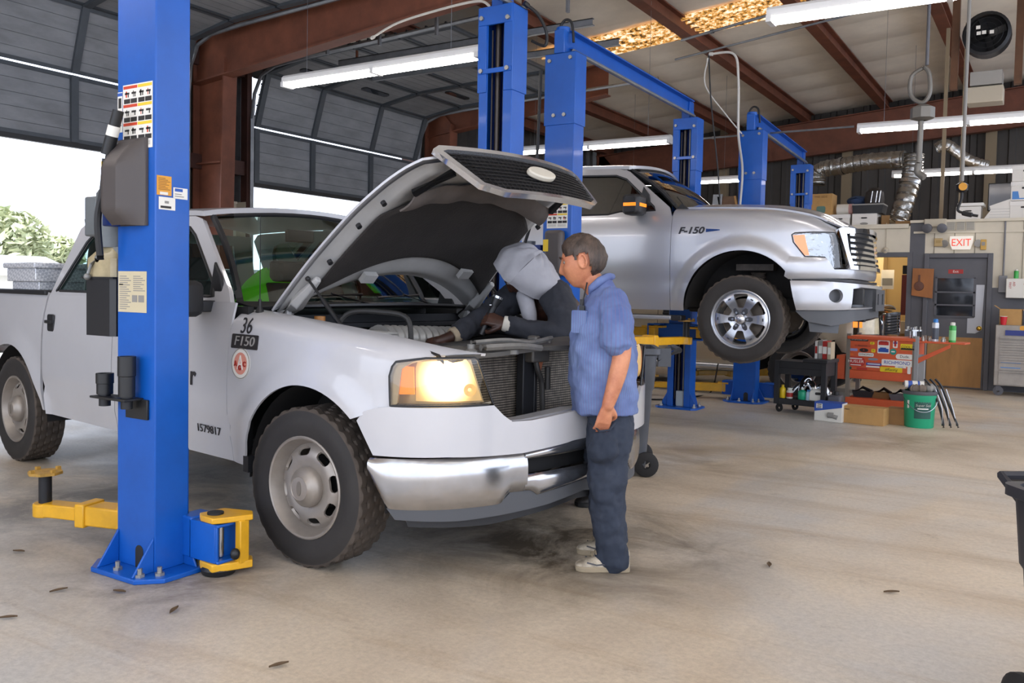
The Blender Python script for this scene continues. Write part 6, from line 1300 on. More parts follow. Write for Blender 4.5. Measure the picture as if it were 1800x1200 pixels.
def stk(name, x, z, w, h, m_, txt=None, tm=None, ts=None, r=.01, el=False, shear=0, sx=1, extra=()):
    m = MB(); q = arc(0, 0, w / 2, 0, 360, 24, h / 2)[:-1] if el else rrect(-w / 2, -h / 2, w / 2, h / 2, min(r, h * .45), 3)
    m.prism(q, (x, -.2205, z), (1, 0, 0), (0, 0, 1), .0012); o = m.build(name, m_, rc)
    if txt: text(txt, ts or h * .6, mtx((x, -.2225, z), (1, 0, 0), (0, 0, 1)), tm or M_DK, o, 'lettering', .0006, sx, shear=shear)
    for (a, b, c, d, mm) in extra:
        m = MB(); m.prism(rrect(a, b, c, d, .004, 2), (x, -.2220, z), (1, 0, 0), (0, 0, 1), .001); m.build('print', mm, o)
    return o
M_STB = mat('sticker_blue', '2b4fa0', .5); M_STY = mat('sticker_yellow', 'e0c41f', .5); M_STG = mat('sticker_teal', '2c8f80', .5); M_STR = mat('sticker_red', 'b5322b', .5); M_STS = mat('sticker_steel', '7c8694', .4)
stk('sticker', -.24, .835, .20, .035, M_DK, 'LATEMODEL.COM', M_DECAL, .022)
stk('sticker', .03, .765, .13, .15, M_DECAL, None, extra=((-.055, .02, .055, .06, M_STR), (-.055, -.06, .055, -.02, M_STB), (-.04, .05, .04, .065, M_STR), (-.04, -.02, .03, -.008, M_STB)))
stk('sticker', .155, .805, .05, .09, M_DECAL, None, extra=((-.012, -.03, .012, .035, M_STR), (-.02, .0, .02, .02, M_STB)))
stk('sticker', .29, .775, .16, .07, M_STY, 'COOL IT', M_DK, .036, extra=((-.075, -.032, .075, -.012, M_DK),))
stk('sticker', .135, .715, .07, .07, M_STG, None, el=True, extra=((-.02, -.006, .02, .008, M_DECAL),))
stk('sticker', .26, .665, .19, .06, M_DECAL, 'Dude.', M_DK, .042, r=.03)
stk('sticker', .18, .59, .33, .07, M_DECAL, 'RICHMOND', M_STB, .055, sx=.95)
stk('sticker', -.27, .58, .21, .11, M_STR, 'HUSLER', M_DECAL, .045, r=.05, sx=1.15, extra=((-.07, .028, .07, .04, M_DECAL), (-.06, -.045, .06, -.036, M_DECAL)))
stk('sticker', -.16, .665, .17, .04, M_DECAL, 'DYNOMAX', M_DK, .03)
stk('sticker', -.30, .715, .09, .03, mat('sticker_lilac', '8d93c4', .5)); stk('sticker', -.185, .715, .1, .045, M_DK, 'R', M_STR, .03, el=True); stk('sticker', -.08, .715, .045, .04, M_STY, 'Y', M_DK, .03); stk('sticker', -.095, .80, .05, .03, M_STY, '//', M_DK, .03)
stk('sticker', -.2, .765, .18, .022, mat('sticker_rust', 'b24a2b', .5), 'PowerLine', M_DK, .024, shear=.2)
stk('sticker', -.08, .617, .11, .03, M_STS, el=True); stk('sticker', -.07, .56, .17, .03, M_STB, None, extra=((-.07, -.004, .07, .006, M_DECAL),)); stk('sticker', .12, .51, .24, .055, M_STY, '#Racing', M_DK, .042, shear=.3); stk('sticker', -.34, .50, .05, .03, mat('sticker_dark_green', '33503c', .5)); stk('sticker', -.2, .50, .12, .025, M_STR); stk('sticker', .31, .52, .035, .09, M_DECAL)
stk('sticker', .22, .545, .12, .018, M_DECAL, 'SERVICE', M_STB, .016); stk('sticker', -.33, .66, .06, .022, mat('sticker_orange', 'd9682a', .5)); stk('sticker', -.08, .53, .15, .016, M_DECAL)
RM = Matrix.Translation((RX, RY, 0)) @ Matrix.Rotation(RZr, 4, 'Z')
def onr(x, y, z): return tuple(RM @ V((x, y, z)))
spray('clear and white spray can with a blue cap on the orange side shelf', onr(.54, -.1, .85), .036, .25, mat('can_white', 'cfd3d8', .35, .3), M_PBLUE, mat('can_black_print', '4f5560', .4))
spray('green spray can with a white cap on the end of the orange side shelf', onr(.72, -.13, .85), .036, .22, M_LIME, M_PWHITE, mat('can_pale_print', '8fd08f', .4))
t = thing('hub_part', 'small steel hub with a stud plate standing on the orange cart corner', 'metal part', onr(.30, -.05, .875)); m = MB(); m.cyl((0, 0, 0), (0, 0, .08), .04); m.lathe([(0, .08), (.095, .08), (.095, .095), (.03, .1), (.03, .12), (0, .12)], 20); m.build('hub', M_STEEL, t); m = MB(); [m.cyl((.07 * cos(a), .07 * sin(a), .09), (.07 * cos(a), .07 * sin(a), .13), .008, n=8) for a in (0, 1.26, 2.5, 3.77, 5.03)]; m.build('stud', M_BOLT, t)
for i, (x, y) in enumerate(((.42, -.12), (.47, -.05), (.62, -.06), (.63, -.15))):
    t = thing('small_part', 'small steel fitting lying among the spray cans on the orange shelf', 'metal part', onr(x, y, .85), i, 'small fittings on the orange shelf'); m = MB(); m.lathe([(.01, 0), (.022, 0), (.022, .03), (.014, .035), (.014, .05), (.01, .05)], 10); m.build('fitting', M_BOLT, t)
for x, y, rz, m_, lb in ((-.22, -.08, .2, M_DARK, 'black plastic trim piece lying across the orange cart lower shelf'), (.0, -.05, -.3, M_CARDD, 'brown parts tray on the orange cart lower shelf'), (.2, -.1, .1, M_GREYP, 'grey shop manual pile on the orange cart lower shelf')):
    t = thing('parts_tray', lb, 'parts', onr(x, y, .16), rz); m = MB(); m.loft([[(a * k, b * k, z) for a, b in [(-.12, -.07), (.12, -.07), (.12, .07), (-.12, .07)]] for z, k in ((0, .8), (.07, 1), (.07, .94), (.015, .75))], cap=True); m.build('tray', m_, t); m = MB(); m.tube([(-.09, 0, .05), (0, .02, .11), (.1, -.02, .07)], .02, 6); m.build('content', M_BLACK, t)
p = flo(1456, 741); bb = carton('blue and white printed starter motor box on the floor', (p.x, p.y + .1, 0), (.29, .18, .2), M_PWHITE, -.1, name='printed_box')
m = MB(); m.prism([(-.145, .1), (-.02, .125), (.145, .16), (.145, .2), (-.145, .2)], (0, -.0905, 0), (1, 0, 0), (0, 0, 1), .001); m.b2((-.146, -.09, .199), (.146, .09, .2012)); m.build('print', M_STB, bb); m = MB(); m.b2((-.125, -.093, .135), (-.06, -.0915, .185)); m.build('logo_patch', M_DECAL, bb); m = MB(); m.b2((-.115, -.0945, .172), (-.07, -.093, .18)); m.b2((-.115, -.0945, .155), (-.07, -.093, .162)); m.b2((-.115, -.0945, .14), (-.07, -.093, .147)); m.build('logo_bar', M_DK, bb); m = MB(); m.cyl((.0, -.0925, .07), (.06, -.0925, .07), .03); m.cyl((.06, -.0925, .06), (.1, -.0925, .05), .022); m.build('motor_picture', M_DG, bb)
p = flo(1515, 746); b1 = carton('long plain brown carton on the floor before the orange cart', (p.x, p.y + .12, 0), (.44, .2, .18), M_CARD, -.1); text('PARTS', .018, mtx((-.15, -.1015, .145), (1, 0, 0), (0, 0, 1)), M_DK, b1)
p = flo(1578, 748); carton('shorter brown carton half hidden behind the green bucket', (p.x + .05, p.y + .14, 0), (.34, .2, .17), M_CARDD, -.1)
# green bucket
p = flo(1612, 752); bk = thing('bucket', 'green cleaner bucket filled with rags on the shop floor', 'bucket', (p.x, p.y + .12, 0), -.1)
m = MB(); m.lathe([(0, 0), (.135, 0), (.14, .01), (.152, .3), (.158, .31), (.158, .35), (.165, .352), (.165, .37), (.15, .37), (.145, .3), (0, .29)], 40); m.build('pail', M_GREEN, bk); m = MB(); m.lathe([(.1655, .34), (.169, .345), (.169, .375), (.15, .376)], 40); m.build('rim', M_GREYP, bk)
m = MB(); m.grid(lambda u, v: (.149 * sin(-.1 + 1.1 * u) * 1.01, -.149 * cos(-.1 + 1.1 * u) * 1.01, .1 + .18 * v), 14, 4); pr = m.build('front_label', mat('label_dark', '1e4e44', .5), bk); text('Super Seal', .036, None, M_DECAL, pr, fn=lambda q: V((.153 * sin(.48 + q.x / .15), -.153 * cos(.48 + q.x / .15), .235 + q.y)), shear=.2); m = MB(); m.grid(lambda u, v: (.153 * sin(.1 + .7 * u), -.153 * cos(.1 + .7 * u), .195 + .012 * v), 8, 1); m.build('stripe', M_DECAL, pr); m = MB(); m.grid(lambda u, v: (.152 * sin(-.62 + .16 * u), -.152 * cos(-.62 + .16 * u), .2 + .08 * v), 4, 1); m.build('bar_code', M_DECAL, bk)
m = MB(); m.tube([(.167 * sin(a), -.167 * cos(a), .30 - .13 * cos((a - .45) * 1.2)) for a in [.45 + 2.6 * (i / 14 - .5) for i in range(15)]], .004, 6); m.build('wire_handle', M_STEEL, bk)
for i in range(7):
    t = thing('shop_rag', 'crumpled grey shop rag stuffed in the green bucket', 'rag', (p.x + .09 * cos(i * 2.2), p.y + .12 + .08 * sin(i * 2.2), .37), i, 'rags in the green bucket'); m = MB()
    def rag(u, v, i=i): a = 2 * pi * u; b = pi * v; r = .055 * (1 + .3 * sin(3 * a + i) * sin(b) + .2 * sin(5 * a - i)); return (r * sin(b) * cos(a), r * sin(b) * sin(a), .03 - .8 * r * cos(b))
    m.grid(rag, 18, 10); m.build('cloth', (M_DG, M_GREYP, mat('rag_brown', '6d6156', .9))[i % 3], t, ang=80)
t = thing('paper_roll', 'white paper roll lying on the rags in the green bucket', 'paper roll', (p.x - .05, p.y + .05, .44), .3); m = MB(); m.cyl((-.09, 0, 0), (.09, 0, 0), .038, n=20); m.build('roll', M_PWHITE, t); m = MB(); m.cyl((-.06, 0, 0), (-.02, 0, 0), .0385, n=20); m.cyl((.03, 0, 0), (.05, 0, 0), .0385, n=20); m.build('print', M_STB, t)
for i in range(3):
    t = thing('wiper_blade', 'black wiper blade leaning on the green bucket', 'wiper blade', (p.x + .17 + .045 * i, p.y + .1 + .04 * i, 0), .5, 'wiper blades leaning on the bucket'); m = MB(); m.tube(cat_mull([(.07 + .02 * i, 0, .012), (.03, .01, .2), (-.06, .03, .42), (-.12, .05, .5)]), .012, 6); m.build('blade', M_BLACK, t); m = MB(); m.tube(cat_mull([(.05 + .02 * i, .0, .03), (.045, .0, .2), (-.02, .02, .4)]), .006, 6); m.build('arm', M_STEEL, t)
# --- grey roller cabinet at the right edge
gx0, gx1, gy = -.73, .35, 13.75
tc = thing('tool_chest', 'pale grey roller tool chest against the office wall, cut by the photo edge', 'tool chest', (gx0, gy, 0)); M_CH = mat('chest_grey', 'a09a92', .5, .2, var=.2, vs=5)
m = MB(); m.b2((0, 0, .14), (gx1 - gx0, .5, .98)); m.build('case', M_CH, tc, bev=.01)
zz = [.16, .36, .5, .57, .64, .71, .78]
for i, z in enumerate(zz):
    h = (zz[i + 1] if i < 6 else .83) - z - .012; m = MB(); m.b2((.06, -.012, z), (gx1 - gx0 - .03, .0, z + h)); m.prism([(0, 0), (.02, -.008), (.02, .012), (0, .012)], (gx1 - gx0 - .04, -.01, z + h - .012), (0, -1, 0), (0, 0, 1), gx1 - gx0 - .1); dr = m.build('drawer', M_CH, tc)
    if i == 1: m = MB(); m.b2((.08, -.0135, z + .03), (.32, -.012, z + .04)); m.b2((.08, -.0135, z + .1), (.32, -.012, z + .11)); m.build('blue_stripe', M_PBLUE, dr)
m = MB(); m.b2((.12, -.014, .84), (.6, 0, .91)); m.build('tray_gap', mat('tray_blue', '27357c', .5), tc)
m = MB(); m.prism(rrect(-.04, -.03, .04, .03, .02), (.33, -.002, .945), (1, 0, 0), (0, 0, 1), .004); m.build('badge', M_DO, tc)
for x in (.06, 1.0):
    m = MB(); m.lathe([(.02, -.025), (.065, -.022), (.065, .022), (.02, .025)], 18, (x, .05, .066), (0, 1, 0)); m.b2((x - .03, .02, .07), (x + .03, .08, .14)); m.build('caster', M_GREYP, tc)
carton('open brown carton on top of the grey tool chest', (gx0 + .17, gy + .25, .98), (.27, .28, .22), M_CARD, 0, flaps=1)
t = thing('cup', 'red plastic cup on the front edge of the grey tool chest', 'cup', (gx0 + .09, gy + .06, .98)); m = MB(); m.lathe([(0, .002), (.032, 0), (.045, .115), (.042, .115), (.03, .01)], 20); m.build('cup_wall', mat('cup_red', 'c3202b', .35), t); m = MB(); m.lathe([(.045, .113), (.048, .117), (.045, .121), (.042, .117)], 20); m.build('lip', M_PWHITE, t)
carton('blue and white carton beside the open carton on the tool chest', (gx0 + .52, gy + .2, .98), (.26, .2, .12), mat('carton_blue', '2e5f86', .6), 0, band=(.0, .35, M_PWHITE))
t = thing('paper_bag', 'pale pink paper bag lying on the blue carton', 'bag', (gx0 + .54, gy + .2, 1.10), .3); m = MB(); m.loft([[(a * .12, b * .09, z) for a, b in [(-1, -1), (1, -1), (1, 1), (-1, 1)]] for z in (0, .03)], cap=True); m.add([(-.12, -.09, .03), (.12, -.09, .03), (.05, 0, .08), (.12, .09, .03), (-.12, .09, .03)], [(0, 1, 2), (1, 3, 2), (3, 4, 2), (4, 0, 2)]); m.build('bag', mat('bag_pink', 'd7b9ad', .7), t)
# --- wall fittings of the office front
YW = YB - .006
def onw(px, py): q = aty(px, py, YB); return q.x, q.z
x, z = onw(1690, 427); es = thing('exit_sign', 'white EXIT sign with red letters and twin lamp heads above the door', 'exit sign', (x, YW, z))
m = MB(); m.prism([(-.155, .0), (-.155, .1), (.155, .1), (.155, .0), (.12, -.1), (-.12, -.1)], (0, 0, 0), (1, 0, 0), (0, 0, 1), .05); m.build('case', mat('sign_white', 'e6e1d6', .5, emit=.25, emc='fff2e0'), es, bev=.008); text('EXIT', .15, mtx((0, -.052, .0), (1, 0, 0), (0, 0, 1)), mat('exit_red', 'd8432c', .5, emit=.5, emc='e04028'), es, sx=.85)
for s in (-1, 1): m = MB(); m.lathe([(.02, 0), (.05, .03), (.055, .06), (0, .065)], 16, (s * .2, -.0, .0), (s * .4, -1, -.2)); m.build('lamp_head', M_DG, es)
x, z = onw(1645, 397); em = thing('emergency_light', 'twin headed emergency light with dark lamps above the corner of the office', 'emergency light', (x, YB - .031, z)); m = MB(); m.b2((-.15, -.06, -.02), (.15, 0, .1)); m.build('case', mat('case_beige', 'b5ab97', .5), em, bev=.01)
for s in (-1, 1): m = MB(); m.lathe([(.02, 0), (.065, .04), (.07, .09), (.05, .1), (0, .1)], 18, (s * .085, -.05, -.03), (s * .2, -1, -.2)); m.build('lamp_head', M_GREYP, em)
for i, px in enumerate((1672, 1689, 1706)):
    x, z = onw(px, 396); t = thing('wall_vent', 'small square vent grille in the row beside the emergency light', 'vent', (x, YW, z), 0, 'vent grilles above the exit sign'); m = MB(); m.b2((-.06, -.02, -.075), (.06, 0, .075)); m.build('surround', M_CREAM, t); m = MB()
    for k in range(9): m.b2((-.05, -.026, -.066 + .015 * k), (.05, -.02, -.058 + .015 * k))
    m.build('grille', M_DG, t)
for px, py, w, h, m_, lb, nm in ((1650, 426, .11, .12, mat('beige_box', 'b49a6a', .6), 'tan control box on the wall beside the EXIT sign', 'control_box'), (1729, 430, .075, .15, mat('mustard_box', 'c29a4a', .6), 'mustard thermostat on the wall past the EXIT sign lamp', 'thermostat'), (1557, 440, .06, .09, mat('bell_cream', 'b7ab95', .6), 'small round bell on the wall over the office doorway', 'wall_bell')):
    x, z = onw(px, py); t = thing(nm, lb, nm.replace('_', ' '), (x, YW, z)); m = MB(); 
    if nm == 'wall_bell': m.lathe([(.045, 0), (.05, .03), (.03, .05), (0, .055)], 18, (0, 0, 0), (0, -1, 0)); m.b2((-.004, -.01, .03), (.004, 0, .42))
    else: m.b2((-w / 2, -.05, -h / 2), (w / 2, 0, h / 2))
    m.build('case', m_, t, bev=.006); m = MB()
    if nm == 'wall_bell': m.lathe([(.012, .055), (.01, .065), (0, .066)], 10, (0, 0, 0), (0, -1, 0))
    else: m.b2((-w * .3, -.054, -h * .1), (w * .3, -.05, h * .25))
    m.build('face', M_DG if nm != 'control_box' else mat('face_tan', 'a08654', .6), t)
q0, q1 = onw(1605, 472), onw(1640, 522); pq = thing('wooden_plaque', 'varnished wooden plaque with a paddle hung on it beside the exit door', 'plaque', ((q0[0] + q1[0]) / 2, YB - .06, (q0[1] + q1[1]) / 2)); w, h = (q1[0] - q0[0]) / 2, (q0[1] - q1[1]) / 2
m = MB(); m.prism([(-w, -h * .9), (w, -h * 1.1), (w * 1.05, h * .98), (-w * .95, h * 1.02)], (0, 0, 0), (1, 0, 0), (0, 0, 1), .02); m.build('board', mat('varnished_wood', '9a5f2b', .5, var=.3, vs=5, stretch=(1, 1, .3)), pq); m = MB(); m.lathe([(.07, 0), (.065, .015), (0, .02)], 20, (-w * .3, -.02, -h * .25), (0, -1, 0)); m.b2((-w * .3 - .014, -.03, -h * .2), (-w * .3 + .014, -.02, h * .55)); m.build('paddle', mat('paddle_brown', '5b3524', .5), pq)
x, z = onw(1800, 507); fa = thing('first_aid_box', 'white first aid wall box with red print near the photo edge', 'first aid box', (x + .02, YW, z)); m = MB(); m.b2((-.24, -.14, -.14), (.2, 0, .14)); m.build('case', M_PWHITE, fa, bev=.01); text('FIRST', .04, mtx((-.19, -.142, .04), (0, 0, -1), (1, 0, 0)), M_STR, fa); text('AID', .04, mtx((-.14, -.142, .06), (0, 0, -1), (1, 0, 0)), M_STR, fa); m = MB(); m.b2((-.02, -.142, .05), (.06, -.14, .07)); m.b2((.01, -.142, .02), (.03, -.14, .1)); m.build('cross', M_STR, fa)
spray('short green spray can standing on the first aid box', (x - .1, YB - .08, z + .14), .03, .13, M_LIME, M_PWHITE)
x, z = onw(1763, 499); t = thing('electrical_box', 'narrow grey electrical box between exit door and first aid box', 'electrical box', (x, YW, z)); m = MB(); m.b2((-.055, -.05, -.12), (.055, 0, .12)); m.build('case', mat('box_grey', '7d7d7f', .5), t, bev=.006); m = MB(); m.b2((-.045, -.054, -.1), (.045, -.05, .1)); m.cyl((0, -.02, .12), (0, -.02, .9), .012, n=8); m.build('cover', mat('box_grey2', '6e6e71', .5), t)
# inside the office doorway
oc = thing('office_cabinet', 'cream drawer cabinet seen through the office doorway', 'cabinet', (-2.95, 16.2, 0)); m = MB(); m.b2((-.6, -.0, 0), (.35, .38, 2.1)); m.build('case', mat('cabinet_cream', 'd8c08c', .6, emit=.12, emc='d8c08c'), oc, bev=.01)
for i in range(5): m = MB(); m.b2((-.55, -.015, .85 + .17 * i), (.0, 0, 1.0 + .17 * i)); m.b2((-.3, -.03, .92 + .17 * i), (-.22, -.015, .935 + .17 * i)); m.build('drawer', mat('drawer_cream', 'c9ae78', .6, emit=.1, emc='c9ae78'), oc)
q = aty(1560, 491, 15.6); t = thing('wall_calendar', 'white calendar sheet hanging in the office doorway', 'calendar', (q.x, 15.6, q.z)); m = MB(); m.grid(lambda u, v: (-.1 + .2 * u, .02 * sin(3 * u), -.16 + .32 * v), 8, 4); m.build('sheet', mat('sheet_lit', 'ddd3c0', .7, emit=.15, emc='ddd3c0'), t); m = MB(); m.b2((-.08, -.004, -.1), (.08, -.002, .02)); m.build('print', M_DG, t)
q = aty(1590, 500, 15.3); t = thing('fire_panel', 'tall dark red panel inside the office doorway', 'panel', (q.x, 15.3, 1.05)); m = MB(); m.b2((-.04, -.03, 0), (.05, .03, .65)); m.build('panel', mat('panel_red', '6e2620', .5), t); m = MB(); m.b2((-.03, -.04, .66), (.05, 0, .8)); m.build('cap', M_DARK, t)
carton('white papers carton on the office desk seen low in the doorway', (-2.2, 15.3, .75), (.3, .25, .2), mat('papers_pale', 'cfc4ad', .7), .1, cat='box'); 
t = thing('office_desk', 'brown desk just inside the office doorway', 'desk', (-2.25, 15.4, 0)); m = MB(); m.b2((-.35, -.25, .71), (.3, .3, .75)); m.build('desk_top', M_CARDD, t, bev=.005); m = MB(); m.b2((-.33, -.22, 0), (.28, .28, .71)); m.build('pedestal', M_GREYP, t)
# --- stored things on the loft
LZ = 2.43; LY = 14.72
def lof(px, Y=LY): return aty(px, 385, Y).x
def on_loft(px0, px1, Y=LY): a, b = lof(px0, Y), lof(px1, Y); return (a + b) / 2, abs(b - a)
x, w = on_loft(1428, 1461); file_box('white file box on the loft beside the far blue post', (x, LY, LZ), 0, (w * .97, .36, .20))
x, w = on_loft(1463, 1498); file_box('white file box with a blue printed corner on the loft', (x, LY, LZ), 0, (w * .97, .36, .20), M_PBLUE)
x, w = on_loft(1501, 1545); fb = file_box('wide white file box with an oval stamp on the loft', (x, LY, LZ), 0, (w * .97, .36, .21), None, 0); m = MB(); m.prism(arc(0, 0, .06, 0, 360, 20, .02)[:-1], (0, -.183, .05), (1, 0, 0), (0, 0, 1), .002); m.build('stamp', M_DG, fb)
x, w = on_loft(1430, 1466); cb = carton('big brown printed carton stacked on the white file boxes', (x, LY, LZ + .207), (w, .34, .34), M_CARD, 0); text('THIS SIDE', .05, mtx((-.02, -.172, .29), (1, 0, 0), (0, 0, 1)), M_CARDD, cb); m = MB(); m.prism(rrect(-.08, .03, .06, .14, .03), (0, -.172, 0), (1, 0, 0), (0, 0, 1), .002); m.build('picture', mat('teal_print', '55756b', .7), cb)
x, w = on_loft(1472, 1500); t = thing('plastic_roll', 'white and pink plastic wrapped roll lying on the file boxes', 'roll', (x, LY - .02, LZ + .207)); m = MB(); m.cyl((-w / 2, 0, .09), (w / 2, 0, .09), .085, n=20); m.build('roll', M_PWHITE, t); m = MB(); m.cyl((w * .25, 0, .09), (w / 2 + .002, 0, .09), .087, n=20); m.build('wrap', mat('pink_wrap', 'c79a94', .6), t)
x, w = on_loft(1501, 1556); t = thing('storage_bin', 'black storage bin with a pale rim resting on the wide file box', 'bin', (x, LY, LZ + .21)); m = MB(); m.loft([[(a * w / 2 * k, b * .19, z) for a, b in [(-1, -1), (1, -1), (1, 1), (-1, 1)]] for z, k in ((0, .9), (.13, 1))], cap=True); m.build('tub', M_BLACK, t); m = MB(); m.b2((-w / 2, -.2, .13), (w / 2, .2, .15)); m.build('rim', M_DG, t)
x, w = on_loft(1488, 1520); t = thing('cloth_bundle', 'dark blue cloth bundle behind the storage bin', 'cloth', (x, LY + .1, LZ + .36)); m = MB(); m.grid(lambda u, v: ((.16 * cos(2 * pi * u)) * sin(pi * v) * (1 + .15 * sin(6 * pi * u)), .1 * sin(2 * pi * u) * sin(pi * v), .08 - .08 * cos(pi * v)), 22, 10); m.build('cloth', mat('cloth_navy', '2c3f5e', .9), t, ang=80); m = MB(); m.tube([(-.1, -.09, .1), (0, -.105, .12), (.1, -.08, .09)], .012, 6); m.build('fold', MT['cloth_navy'], t)
x, w = on_loft(1516, 1556); t = thing('engine_stand', 'dark greasy engine part with chrome rods on top of the storage bin', 'engine part', (x, LY, LZ + .36)); m = MB(); m.lathe([(.0, 0), (.13, 0), (.15, .06), (.13, .2), (.06, .26), (0, .27)], 14, (0, 0, 0)); m.build('housing', mat('greasy', '2c2622', .6, var=.4, vs=12), t); m = MB(); [m.cyl((xx, -.14, .02), (xx + .02, -.13, .2), .01, n=8) for xx in (-.03, .04, .09)]; m.build('rod', M_STEEL, t)
x, w = on_loft(1545, 1560); carton('small brown carton leaning beside the wide file box', (x + .02, LY + .05, LZ), (.12, .3, .18), M_CARDD, .2)
x, w = on_loft(1583, 1604); carton('open low brown carton at the foot of the foil duct', (x, LY, LZ), (.3, .3, .08), M_CARDD, .1, flaps=1)
LZ2 = 2.47
x, w = on_loft(1680, 1727); t = file_box('white box with a loose overhanging lid above the vents', (x, LY, LZ2 + .03), 0, (w * .92, .34, .2), None, 0); m = MB(); m.b2((-w * .4, -.2, .205), (w * .56, .2, .25)); m.build('loose_lid', MT['file_white'], t, bev=.004)
x, w = on_loft(1733, 1778); t = thing('paper_stack', 'tall skewed stack of white paper beside the loose lidded box', 'paper stack', (x, LY, LZ2 + .03)); m = MB()
m.prism([(-w * .58, 0), (w / 2, 0), (w / 2, .3), (-w * .35, .2), (-w * .3, .14)], (0, .16, 0), (1, 0, 0), (0, 0, 1), .32); m.build('sheets', M_WHITE, t, bev=.004); m = MB(); [m.b2((-w * .35, -.1615, .03 + .04 * i), (w * .49, -.16, .033 + .04 * i)) for i in range(4)]; m.build('edge_line', M_DG, t)
x, w = on_loft(1735, 1778, 15.1); t = thing('monitor', 'dark glossy monitor standing behind the paper stack', 'monitor', (x, 15.1, LZ2)); m = MB(); m.b2((-w / 2, -.03, .2), (w / 2, .06, .62)); m.build('case', M_BLACK, t, bev=.01); m = MB(); m.b2((-w / 2 + .015, -.034, .215), (w / 2 - .015, -.03, .605)); m.build('screen', mat('screen_gloss', '3a3a40', .12), t); m = MB(); m.b2((-.03, -.0, 0), (.03, .05, .2)); m.b2((-.12, -.08, 0), (.12, .1, .015)); m.build('stand', M_BLACK, t)
x, w = on_loft(1779, 1815); 
for i, (h, lb) in enumerate(((.25, 'bottom white file box of the tall stack beside the monitor'), (.27, 'blue marked white file box in the middle of the tall stack'), (.22, 'topmost white file box of the tall stack beside the monitor'))):
    file_box(lb, (x + .03, LY, LZ2 + .03 + (0, .262, .54)[i]), .03 * (i - 1), (.36, .34, h), M_PBLUE if i == 1 else None)
x, w = on_loft(1366, 1396); file_box('white file box showing only its top between the far lift posts', (x, LY, LZ), 0, (w, .36, .2))
for px0, px1, rz, m_, lb, hh in ((1272, 1302, .25, mat('board_brown', '6f5642', .7, var=.2), 'brown board leaning on the loft between the lift posts', .62), (1248, 1262, -.1, M_GALV, 'grey metal door leaning on the loft beside the brown board', .66), (1225, 1250, 0, M_PWHITE, 'white panel lying on the loft behind the silver windscreen', .2)):
    x, w = on_loft(px0, px1, 15.0); t = thing('leaning_board', lb, 'board', (x, 15.0, LZ)); m = MB(); m.prism([(-w / 2, 0), (w / 2, 0), (w / 2 - rz * .5, hh), (-w / 2 - rz * .5, hh)], (0, .02, 0), (1, 0, 0), (0, 0, 1), .03); m.build('sheet', m_, t); m = MB(); m.prism([(w / 2, 0), (w / 2 + .03, 0), (w / 2 + .03 - rz * .5, hh), (w / 2 - rz * .5, hh)], (0, .0, 0), (1, 0, 0), (0, 0, 1), .03); m.build('edge_strip', mat('pine', 'b0854f', .6) if rz > 0 else m_, t)
# foil ducts
def duct(label, pts, r):
    t = thing('foil_duct', label, 'duct', (0, 0, 0), 0, 'flexible foil ducts under the roof'); P = cat_mull(pts, 16); m = MB(); m.tube(P, [r * (1 + .07 * (i % 2) + .03 * sin(i * 1.7)) for i in range(len(P))], 18); m.build('hose', M_FOIL, t)
    m = MB(); k = P[len(P) // 2]; d = V(P[len(P) // 2 + 1]) - V(k); m.lathe([(r * 1.12, -.03), (r * 1.14, 0), (r * 1.12, .03)], 20, k, d); m.build('strap', M_STEEL, t)
A = lambda px, py, Y: tuple(aty(px, py, Y))
duct('foil duct running level under the far beam above the loft boxes', [A(1436, 325, 16.3), A(1442, 300, 16.3), A(1480, 292, 16.2), A(1530, 284, 16.1), A(1590, 280, 16.0)], .14)
duct('foil duct dropping from the roof to the loft behind the corner post', [A(1607, 270, 15.6), A(1604, 300, 15.6), A(1593, 345, 15.5), A(1577, 392, 15.4)], .15)
duct('thin foil duct high behind the hanging cord drop', [A(1645, 262, 16.6), A(1665, 255, 16.6), A(1700, 280, 16.7), A(1735, 292, 16.8)], .09)
# --- hanging things
M_HOOK = mat('hook_grey', '6b6862', .5, .4)
hk = thing('cord_drop', 'hanging power drop pole with a cage hook and box, in front of the far light', 'power drop', (0, 0, 0)); P0 = aty(1628, 150, 8.4); x0, y0 = P0.x, P0.y
def zy(py): return aty(1625, py, y0).z
m = MB(); m.cyl((x0, y0, zy(115)), (x0 + .0, y0, roofz(x0) + .1), .014, n=10); m.build('pole', M_GREYP, hk); m = MB(); q = [(x0 - .02, y0, zy(118)), (x0 - .12, y0, zy(132)), (x0 - .12, y0, zy(165)), (x0 - .03, y0, zy(180)), (x0 + .03, y0, zy(165)), (x0 + .02, y0, zy(130)), (x0 - .02, y0, zy(118))]; m.tube(cat_mull(q, 5), .018, 8); m.build('cage_hook', M_HOOK, hk)
m = MB(); m.lathe([(.04, 0), (.1, .02), (.1, .11), (.04, .14)], 8, (x0 - .02, y0, zy(212))); m.build('junction_box', M_HOOK, hk, ang=20); m = MB(); m.cyl((x0 - .03, y0, zy(212)), (x0 - .035, y0, zy(290)), .024, n=10); m.tube(cat_mull([(x0 - .035, y0, zy(285)), (x0 - .04, y0, zy(302)), (x0 + .02, y0 - .02, zy(312))]), .03, 10); m.build('conduit', M_HOOK, hk)
h2 = thing('hanging_air_hose', 'air hose drop with a yellow coupler hanging before the white boxes', 'air hose', (0, 0, 0)); P0 = aty(1692, 300, 10.2); x0, y0 = P0.x, P0.y
def zq(py): return aty(1692, py, y0).z
